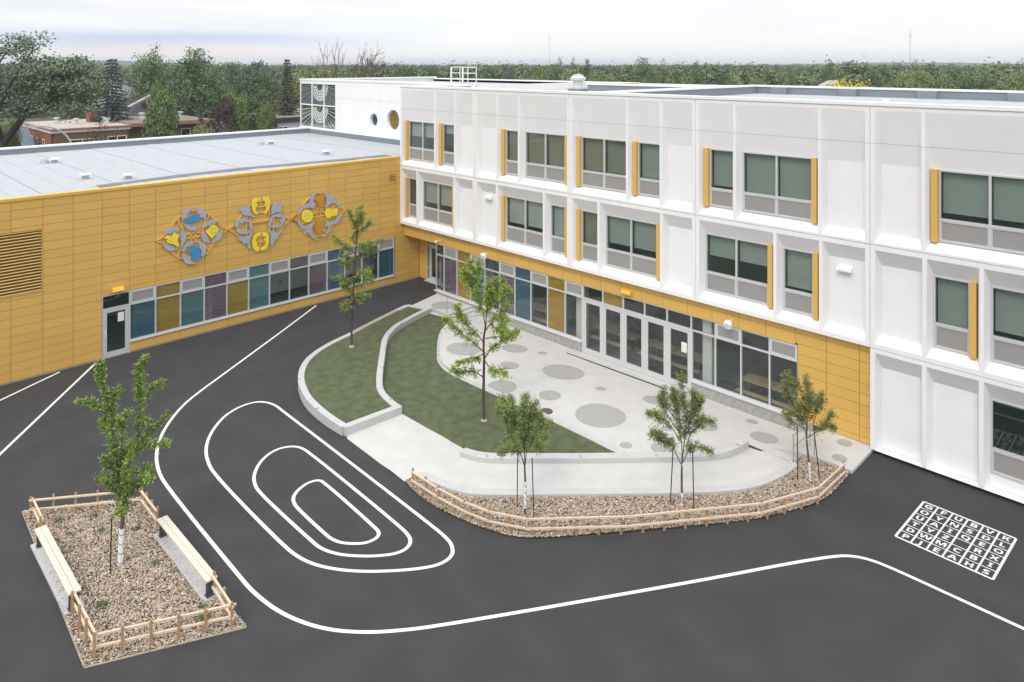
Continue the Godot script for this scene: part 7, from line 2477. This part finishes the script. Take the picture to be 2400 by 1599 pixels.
func wall_reliefs() -> void:
	thing_relief(0)
	relief("leaf", [12.40, 5.53, 12.41, 5.68, 12.37, 5.86, 12.28, 5.98, 12.14, 6.04, 12.00, 6.04, 11.92, 6.06, 11.94, 5.97, 12.00, 5.89, 12.10, 5.83, 12.16, 5.79, 12.15, 5.71, 12.20, 5.61, 12.28, 5.61, 12.34, 5.55])
	relief("leaf", [11.92, 6.05, 11.80, 6.06, 11.68, 6.02, 11.54, 5.97, 11.40, 5.84, 11.31, 5.73, 11.28, 5.58, 11.30, 5.42, 11.37, 5.30, 11.38, 5.41, 11.42, 5.48, 11.50, 5.51, 11.58, 5.60, 11.60, 5.69, 11.70, 5.74, 11.72, 5.87, 11.71, 5.95, 11.80, 6.01])
	relief("leaf", [12.31, 5.34, 12.20, 5.29, 12.08, 5.28, 11.96, 5.19, 11.82, 5.20, 11.72, 5.13, 11.53, 5.16, 11.64, 5.07, 11.72, 5.04, 11.80, 4.97, 11.96, 4.97, 12.10, 5.05, 12.22, 5.15])
	relief("leaf", [11.42, 5.00, 11.40, 5.10, 11.32, 5.21, 11.24, 5.28, 11.11, 5.33, 10.95, 5.37, 10.84, 5.29, 10.72, 5.26, 10.80, 5.22, 10.86, 5.12, 10.99, 5.14, 11.11, 5.06, 11.24, 5.08, 11.34, 5.05])
	relief("leaf", [11.53, 4.82, 11.42, 4.82, 11.32, 4.76, 11.28, 4.65, 11.20, 4.55, 11.17, 4.45, 11.13, 4.34, 11.09, 4.27, 11.21, 4.29, 11.36, 4.36, 11.46, 4.45, 11.52, 4.61])
	relief("leaf", [10.51, 4.88, 10.52, 4.69, 10.54, 4.53, 10.61, 4.39, 10.74, 4.31, 10.88, 4.25, 11.02, 4.24, 10.99, 4.33, 10.93, 4.42, 10.84, 4.49, 10.82, 4.59, 10.72, 4.68, 10.59, 4.77])
	relief("leaf", [13.21, 5.03, 13.19, 5.09, 13.09, 5.19, 12.98, 5.26, 12.79, 5.27, 12.61, 5.23, 12.57, 5.17, 12.52, 5.12, 12.59, 5.09, 12.61, 5.03, 12.71, 5.07, 12.82, 5.04, 12.90, 5.00, 13.00, 5.03, 13.09, 5.01, 13.17, 5.00])
	relief("leaf", [12.44, 5.08, 12.34, 5.05, 12.24, 4.91, 12.20, 4.74, 12.22, 4.61, 12.30, 4.50, 12.36, 4.39, 12.48, 4.33, 12.55, 4.29, 12.59, 4.31, 12.46, 4.38, 12.42, 4.48, 12.48, 4.65, 12.48, 4.73, 12.42, 4.78, 12.52, 4.88, 12.44, 4.94])
	relief("leaf", [13.26, 4.68, 13.19, 4.63, 13.09, 4.55, 12.98, 4.47, 12.90, 4.42, 12.80, 4.41, 12.71, 4.31, 12.55, 4.28, 12.67, 4.24, 12.79, 4.20, 12.92, 4.20, 13.03, 4.25, 13.15, 4.39, 13.23, 4.54])
	relief("leaf", [12.40, 4.09, 12.38, 4.19, 12.32, 4.30, 12.22, 4.42, 12.10, 4.48, 11.96, 4.49, 11.84, 4.45, 11.88, 4.38, 11.94, 4.31, 12.06, 4.28, 12.20, 4.24, 12.26, 4.13, 12.34, 4.10])
	relief("leaf", [11.82, 4.47, 11.68, 4.45, 11.52, 4.38, 11.38, 4.25, 11.28, 4.11, 11.30, 3.95, 11.34, 3.84, 11.38, 3.72, 11.44, 3.59, 11.48, 3.70, 11.56, 3.77, 11.50, 3.85, 11.52, 4.01, 11.60, 4.13, 11.64, 4.24, 11.62, 4.32, 11.70, 4.39])
	relief("leaf", [12.38, 3.97, 12.28, 3.93, 12.22, 3.88, 12.12, 3.80, 12.02, 3.74, 12.02, 3.64, 11.92, 3.54, 11.88, 3.49, 11.76, 3.42, 11.92, 3.42, 12.06, 3.44, 12.20, 3.49, 12.32, 3.63, 12.37, 3.78])
	relief("blue_mountain", [12.32, 5.41, 12.28, 5.48, 12.14, 5.56, 12.04, 5.65, 11.88, 5.71, 11.80, 5.74, 11.72, 5.67, 11.66, 5.55, 11.56, 5.48, 11.58, 5.39, 11.80, 5.37, 12.00, 5.38, 12.20, 5.37])
	relief("blue_fish", [12.16, 4.05, 12.10, 4.10, 11.92, 4.15, 11.90, 4.25, 11.82, 4.27, 11.76, 4.23, 11.72, 4.15, 11.64, 4.08, 11.58, 3.94, 11.56, 3.79, 11.58, 3.61, 11.64, 3.53, 11.78, 3.55, 11.86, 3.63, 11.97, 3.73, 11.90, 3.84, 11.96, 3.92, 12.06, 3.94])
	relief("yellow_fish", [13.17, 4.83, 13.07, 4.93, 12.98, 4.93, 12.86, 4.86, 12.79, 4.96, 12.75, 5.05, 12.63, 4.94, 12.49, 4.83, 12.57, 4.76, 12.61, 4.65, 12.59, 4.55, 12.52, 4.47, 12.58, 4.32, 12.67, 4.40, 12.79, 4.50, 12.92, 4.54, 13.03, 4.61, 13.09, 4.69, 13.03, 4.76])
	relief("yellow_kite", [11.32, 4.82, 10.99, 5.12, 10.88, 5.08, 10.76, 4.96, 10.68, 4.84, 10.74, 4.71, 10.99, 4.45, 11.07, 4.51])
	relief_rail([13.52, 4.74, 13.11, 4.97])
	relief_rail([12.86, 5.30, 12.75, 5.46, 12.61, 5.59, 12.42, 5.75])
	relief_rail([11.30, 5.73, 11.11, 5.58, 10.90, 5.38, 10.70, 5.14, 10.49, 4.90, 10.23, 4.75])
	relief_rail([13.52, 4.74, 13.28, 4.65])
	relief_rail([12.88, 4.19, 12.77, 4.04, 12.61, 3.89, 12.38, 3.72])
	relief_rail([11.34, 3.73, 11.11, 3.92, 10.99, 4.06, 10.86, 4.27])
	relief_rail([10.49, 4.62, 10.23, 4.75])
	relief_rail([12.61, 5.58, 12.42, 5.28, 12.32, 5.07])
	relief_rail([12.59, 3.90, 12.44, 4.20, 12.32, 4.42])
	relief_rail([11.11, 5.56, 11.34, 5.22, 11.44, 4.99, 11.42, 4.80])
	relief_rail([11.38, 4.34, 11.30, 4.08, 11.13, 3.92])
	relief_rail([12.20, 4.82, 11.94, 4.87, 11.72, 4.86, 11.50, 4.81])
	relief_rail([12.20, 4.66, 11.94, 4.63, 11.72, 4.62, 11.54, 4.67])
	relief_rail([11.96, 4.97, 11.98, 4.77, 11.96, 4.50])
	relief_rail([11.78, 5.00, 11.76, 4.75, 11.80, 4.47])
	relief_rail([11.98, 5.89, 11.72, 5.87])
	relief_rail([11.86, 5.24, 11.87, 5.36])
	thing_relief(1)
	relief("leaf", [9.67, 5.62, 9.57, 5.68, 9.51, 5.76, 9.35, 5.75, 9.29, 5.66, 9.24, 5.76, 9.15, 5.77, 9.14, 5.66, 9.11, 5.55, 9.09, 5.44, 8.91, 5.19, 8.99, 5.16, 9.13, 5.25, 9.35, 5.30, 9.53, 5.39, 9.57, 5.51])
	relief("leaf", [9.90, 4.94, 9.87, 5.04, 9.72, 5.17, 9.51, 5.18, 9.29, 5.12, 9.13, 5.01, 9.04, 4.87, 8.99, 4.73, 8.99, 4.62, 9.09, 4.51, 9.13, 4.58, 9.13, 4.69, 9.22, 4.77, 9.15, 4.80, 9.17, 4.93, 9.31, 5.00, 9.46, 5.02, 9.51, 4.92, 9.57, 4.97, 9.68, 5.01, 9.75, 4.94, 9.70, 4.84, 9.79, 4.77, 9.88, 4.83])
	relief("leaf", [9.83, 4.69, 9.77, 4.73, 9.68, 4.63, 9.57, 4.54, 9.46, 4.63, 9.33, 4.63, 9.31, 4.57, 9.22, 4.53, 9.13, 4.56, 9.04, 4.57, 9.06, 4.46, 9.22, 4.40, 9.40, 4.40, 9.59, 4.43, 9.75, 4.51, 9.82, 4.61])
	relief("leaf", [9.81, 4.29, 9.62, 4.26, 9.46, 4.27, 9.24, 4.23, 9.13, 4.30, 9.03, 4.40, 9.04, 4.29, 9.13, 4.21, 9.17, 4.07, 9.15, 3.85, 9.09, 3.67, 9.11, 3.59, 9.20, 3.67, 9.26, 3.85, 9.35, 3.95, 9.48, 3.91, 9.51, 4.04, 9.68, 4.14])
	relief("leaf", [8.04, 5.20, 7.99, 5.28, 8.01, 5.46, 7.92, 5.64, 7.80, 5.71, 7.71, 5.70, 7.61, 5.82, 7.59, 5.64, 7.45, 5.62, 7.49, 5.47, 7.47, 5.25, 7.64, 5.23, 7.80, 5.23, 7.94, 5.18])
	relief("leaf", [8.19, 4.67, 8.11, 4.83, 8.06, 4.98, 7.89, 5.09, 7.71, 5.15, 7.52, 5.12, 7.33, 5.00, 7.23, 4.88, 7.28, 4.77, 7.33, 4.65, 7.42, 4.57, 7.52, 4.72, 7.45, 4.84, 7.45, 4.96, 7.57, 4.93, 7.75, 5.02, 7.92, 4.98, 7.99, 4.88, 7.94, 4.76, 8.04, 4.71, 8.08, 4.65])
	relief("leaf", [8.18, 4.60, 8.19, 4.67, 8.08, 4.65, 7.96, 4.57, 7.80, 4.61, 7.64, 4.61, 7.52, 4.54, 7.45, 4.62, 7.40, 4.57, 7.52, 4.48, 7.68, 4.44, 7.87, 4.45, 8.08, 4.52])
	relief("leaf", [8.20, 4.35, 8.13, 4.40, 8.04, 4.29, 7.85, 4.22, 7.66, 4.23, 7.42, 4.24, 7.52, 4.12, 7.66, 4.03, 7.64, 3.90, 7.80, 3.88, 7.87, 3.76, 7.94, 3.62, 8.05, 3.60, 8.06, 3.77, 8.04, 3.99, 8.06, 4.19])
	relief("yellow_fish", [9.04, 5.95, 8.97, 6.05, 8.91, 6.12, 8.81, 6.08, 8.59, 6.08, 8.59, 6.00, 8.68, 5.92, 8.81, 5.87, 8.72, 5.73, 8.81, 5.68, 8.85, 5.53, 8.79, 5.39, 8.70, 5.34, 8.75, 5.27, 8.88, 5.32, 8.97, 5.42, 9.03, 5.60, 9.04, 5.78])
	relief("yellow_fish", [8.47, 5.94, 8.47, 6.05, 8.38, 6.11, 8.27, 6.08, 8.22, 6.12, 8.13, 6.00, 8.06, 5.82, 8.07, 5.60, 8.15, 5.43, 8.27, 5.30, 8.36, 5.25, 8.45, 5.32, 8.34, 5.37, 8.29, 5.50, 8.34, 5.66, 8.40, 5.70, 8.34, 5.79, 8.36, 5.88])
	relief("yellow_fish", [8.54, 4.31, 8.59, 4.19, 8.70, 4.19, 8.79, 4.12, 8.84, 3.97, 8.72, 3.78, 8.79, 3.73, 8.68, 3.68, 8.63, 3.59, 8.66, 3.44, 8.79, 3.44, 8.93, 3.55, 9.01, 3.74, 9.01, 3.98, 8.93, 4.20, 8.81, 4.31, 8.66, 4.34])
	relief("yellow_fish", [8.50, 4.33, 8.36, 4.33, 8.22, 4.26, 8.13, 4.09, 8.13, 3.85, 8.18, 3.64, 8.29, 3.48, 8.45, 3.42, 8.59, 3.45, 8.59, 3.56, 8.45, 3.60, 8.34, 3.69, 8.31, 3.86, 8.43, 3.97, 8.29, 4.03, 8.34, 4.12, 8.45, 4.08, 8.47, 4.19])
	relief_rail([10.22, 4.76, 9.94, 4.92])
	relief_rail([10.22, 4.76, 10.01, 4.62, 9.66, 4.30])
	relief_rail([9.70, 5.14, 9.55, 5.35])
	relief_rail([9.11, 5.18, 9.11, 4.96])
	relief_rail([9.29, 5.21, 9.29, 4.24])
	relief_rail([9.11, 4.47, 9.11, 4.25])
	relief_rail([9.02, 4.88, 8.13, 4.89])
	relief_rail([8.08, 5.42, 8.11, 5.12])
	relief_rail([7.89, 5.20, 7.89, 4.27])
	relief_rail([8.11, 4.53, 8.08, 4.32])
	relief_rail([7.23, 4.90, 6.94, 4.75])
	relief_rail([6.94, 4.75, 6.55, 4.96])
	relief_rail([6.94, 4.75, 7.28, 4.53, 7.54, 4.24])
	relief_rail([6.94, 4.75, 6.58, 4.53])
	relief_rail([9.14, 5.76, 9.04, 5.82])
	relief_rail([8.06, 5.73, 7.92, 5.67])
	relief_rail([8.81, 5.63, 8.31, 5.61])
	relief_rail([8.59, 5.87, 8.59, 5.65])
	relief_rail([8.79, 3.87, 8.29, 3.85])
	relief_rail([8.60, 3.87, 8.60, 3.65])
	relief_rail([8.72, 5.35, 8.43, 5.33])
	relief_rail([8.81, 5.92, 8.36, 5.88])
	relief_rail([9.75, 4.85, 9.57, 4.99])
	relief_rail([9.77, 4.75, 9.57, 4.57])
	relief_rail([7.45, 4.96, 7.49, 4.67])
	relief_rail([7.75, 4.43, 7.57, 4.29])
	thing_relief(2)
	relief("leaf", [5.89, 5.45, 5.87, 5.64, 5.77, 5.84, 5.61, 6.00, 5.42, 6.02, 5.37, 5.90, 5.56, 5.86, 5.66, 5.74, 5.61, 5.61, 5.70, 5.53, 5.66, 5.44, 5.54, 5.43, 5.56, 5.30, 5.63, 5.22, 5.63, 5.12, 5.73, 5.15, 5.82, 5.21, 5.99, 5.21, 6.13, 5.21, 6.27, 5.21, 6.36, 5.09, 6.43, 4.93, 6.55, 4.94, 6.50, 5.09, 6.41, 5.22, 6.29, 5.34, 6.13, 5.42])
	relief("leaf", [5.17, 6.01, 5.05, 6.01, 4.86, 5.88, 4.73, 5.71, 4.63, 5.61, 4.58, 5.65, 4.42, 5.67, 4.43, 5.50, 4.46, 5.41, 4.29, 5.34, 4.11, 5.21, 3.98, 4.95, 4.08, 4.94, 4.21, 5.09, 4.33, 5.20, 4.51, 5.26, 4.66, 5.24, 4.78, 5.17, 4.86, 5.09, 4.98, 5.09, 4.98, 5.18, 4.88, 5.27, 4.91, 5.43, 4.86, 5.53, 4.95, 5.70, 4.98, 5.81, 5.15, 5.92])
	relief("leaf", [6.57, 4.57, 6.43, 4.61, 6.38, 4.48, 6.27, 4.31, 6.08, 4.24, 5.99, 4.29, 5.87, 4.31, 5.75, 4.38, 5.59, 4.41, 5.61, 4.33, 5.70, 4.26, 5.77, 4.12, 5.75, 3.90, 5.68, 3.74, 5.46, 3.56, 5.46, 3.45, 5.63, 3.52, 5.80, 3.68, 5.92, 3.89, 6.03, 3.93, 6.20, 3.85, 6.17, 3.95, 6.11, 4.07, 6.32, 4.19, 6.48, 4.38])
	relief("leaf", [4.88, 4.42, 4.78, 4.32, 4.58, 4.26, 4.36, 4.30, 4.21, 4.41, 4.08, 4.59, 3.98, 4.61, 3.98, 4.44, 4.11, 4.28, 4.29, 4.15, 4.49, 4.09, 4.63, 4.10, 4.63, 3.92, 4.73, 3.74, 4.91, 3.57, 5.10, 3.47, 5.12, 3.58, 4.91, 3.68, 4.83, 3.84, 4.76, 3.98, 4.86, 4.07, 4.99, 4.06, 4.91, 4.18])
	relief("orange_bird", [5.61, 5.63, 5.42, 5.67, 5.39, 5.80, 5.25, 5.80, 5.20, 5.90, 5.05, 5.84, 5.03, 5.68, 5.12, 5.54, 5.03, 5.44, 5.05, 5.29, 5.15, 5.16, 5.29, 5.13, 5.37, 5.21, 5.37, 5.38, 5.49, 5.51])
	relief("orange_bird", [5.46, 4.44, 5.22, 4.43, 5.03, 4.35, 5.15, 4.29, 5.17, 4.09, 5.12, 3.93, 5.22, 3.80, 5.32, 3.73, 5.46, 3.84, 5.56, 4.00, 5.56, 4.20, 5.46, 4.31])
	relief("yellow_butterfly", [4.98, 4.83, 4.91, 4.97, 4.76, 5.03, 4.58, 4.92, 4.46, 4.91, 4.33, 4.97, 4.22, 4.92, 4.23, 4.76, 4.21, 4.65, 4.29, 4.55, 4.46, 4.56, 4.58, 4.59, 4.68, 4.48, 4.83, 4.49, 4.95, 4.65])
	relief("yellow_turtle", [5.70, 4.74, 5.71, 4.60, 5.80, 4.52, 5.89, 4.44, 6.02, 4.46, 6.15, 4.48, 6.25, 4.59, 6.34, 4.70, 6.34, 4.83, 6.34, 4.96, 6.25, 5.05, 6.15, 5.13, 6.02, 5.11, 5.89, 5.09, 5.80, 4.99, 5.71, 4.87])
	relief_rail([6.87, 4.76, 6.57, 4.97])
	relief_rail([6.32, 5.36, 5.84, 5.75])
	relief_rail([6.87, 4.72, 6.57, 4.53])
	relief_rail([6.34, 4.17, 6.13, 3.97])
	relief_rail([6.01, 3.86, 5.87, 3.75])
	relief_rail([5.46, 3.63, 5.27, 3.61, 5.03, 3.63])
	relief_rail([4.61, 3.92, 4.41, 4.06])
	relief_rail([3.98, 4.93, 3.68, 4.75, 3.98, 4.61])
	relief_rail([6.43, 4.93, 6.46, 4.79, 6.44, 4.63])
	relief_rail([5.66, 4.84, 5.46, 4.89, 5.25, 4.89, 4.98, 4.84])
	relief_rail([5.67, 4.67, 5.42, 4.63, 5.22, 4.62, 4.98, 4.67])
	relief_rail([5.37, 5.14, 5.42, 4.91, 5.39, 4.45])
	relief_rail([5.25, 5.13, 5.20, 4.88, 5.25, 4.43])
	relief_rail([4.21, 5.09, 4.17, 4.84, 4.23, 4.41])
	relief_rail([4.86, 5.07, 4.83, 4.96])
	relief_rail([4.86, 4.50, 4.83, 4.39])
	relief_rail([4.56, 4.92, 4.33, 5.15])
	relief_rail([4.53, 4.59, 4.36, 4.38])
	relief_rail([5.12, 5.57, 4.93, 5.71])
	relief_rail([5.15, 3.96, 4.91, 3.75])
	relief_rail([5.37, 5.92, 5.05, 5.86])
	relief_rail([6.27, 5.16, 6.20, 5.04])
	relief_rail([6.25, 4.39, 6.17, 4.49])

func _ready() -> void:
	stage()
	materials()
	site()
	yellow_wing()
	white_wing()
	upper_hall()
	houses()
	hall_tables()
	wall_reliefs()
	fittings()
	handrails()
	planter()
	bed_fence()
	stakes()
	yard_trees()
	prototypes()
	leaning_tree()
	background_trees()
	streets()
	forest()
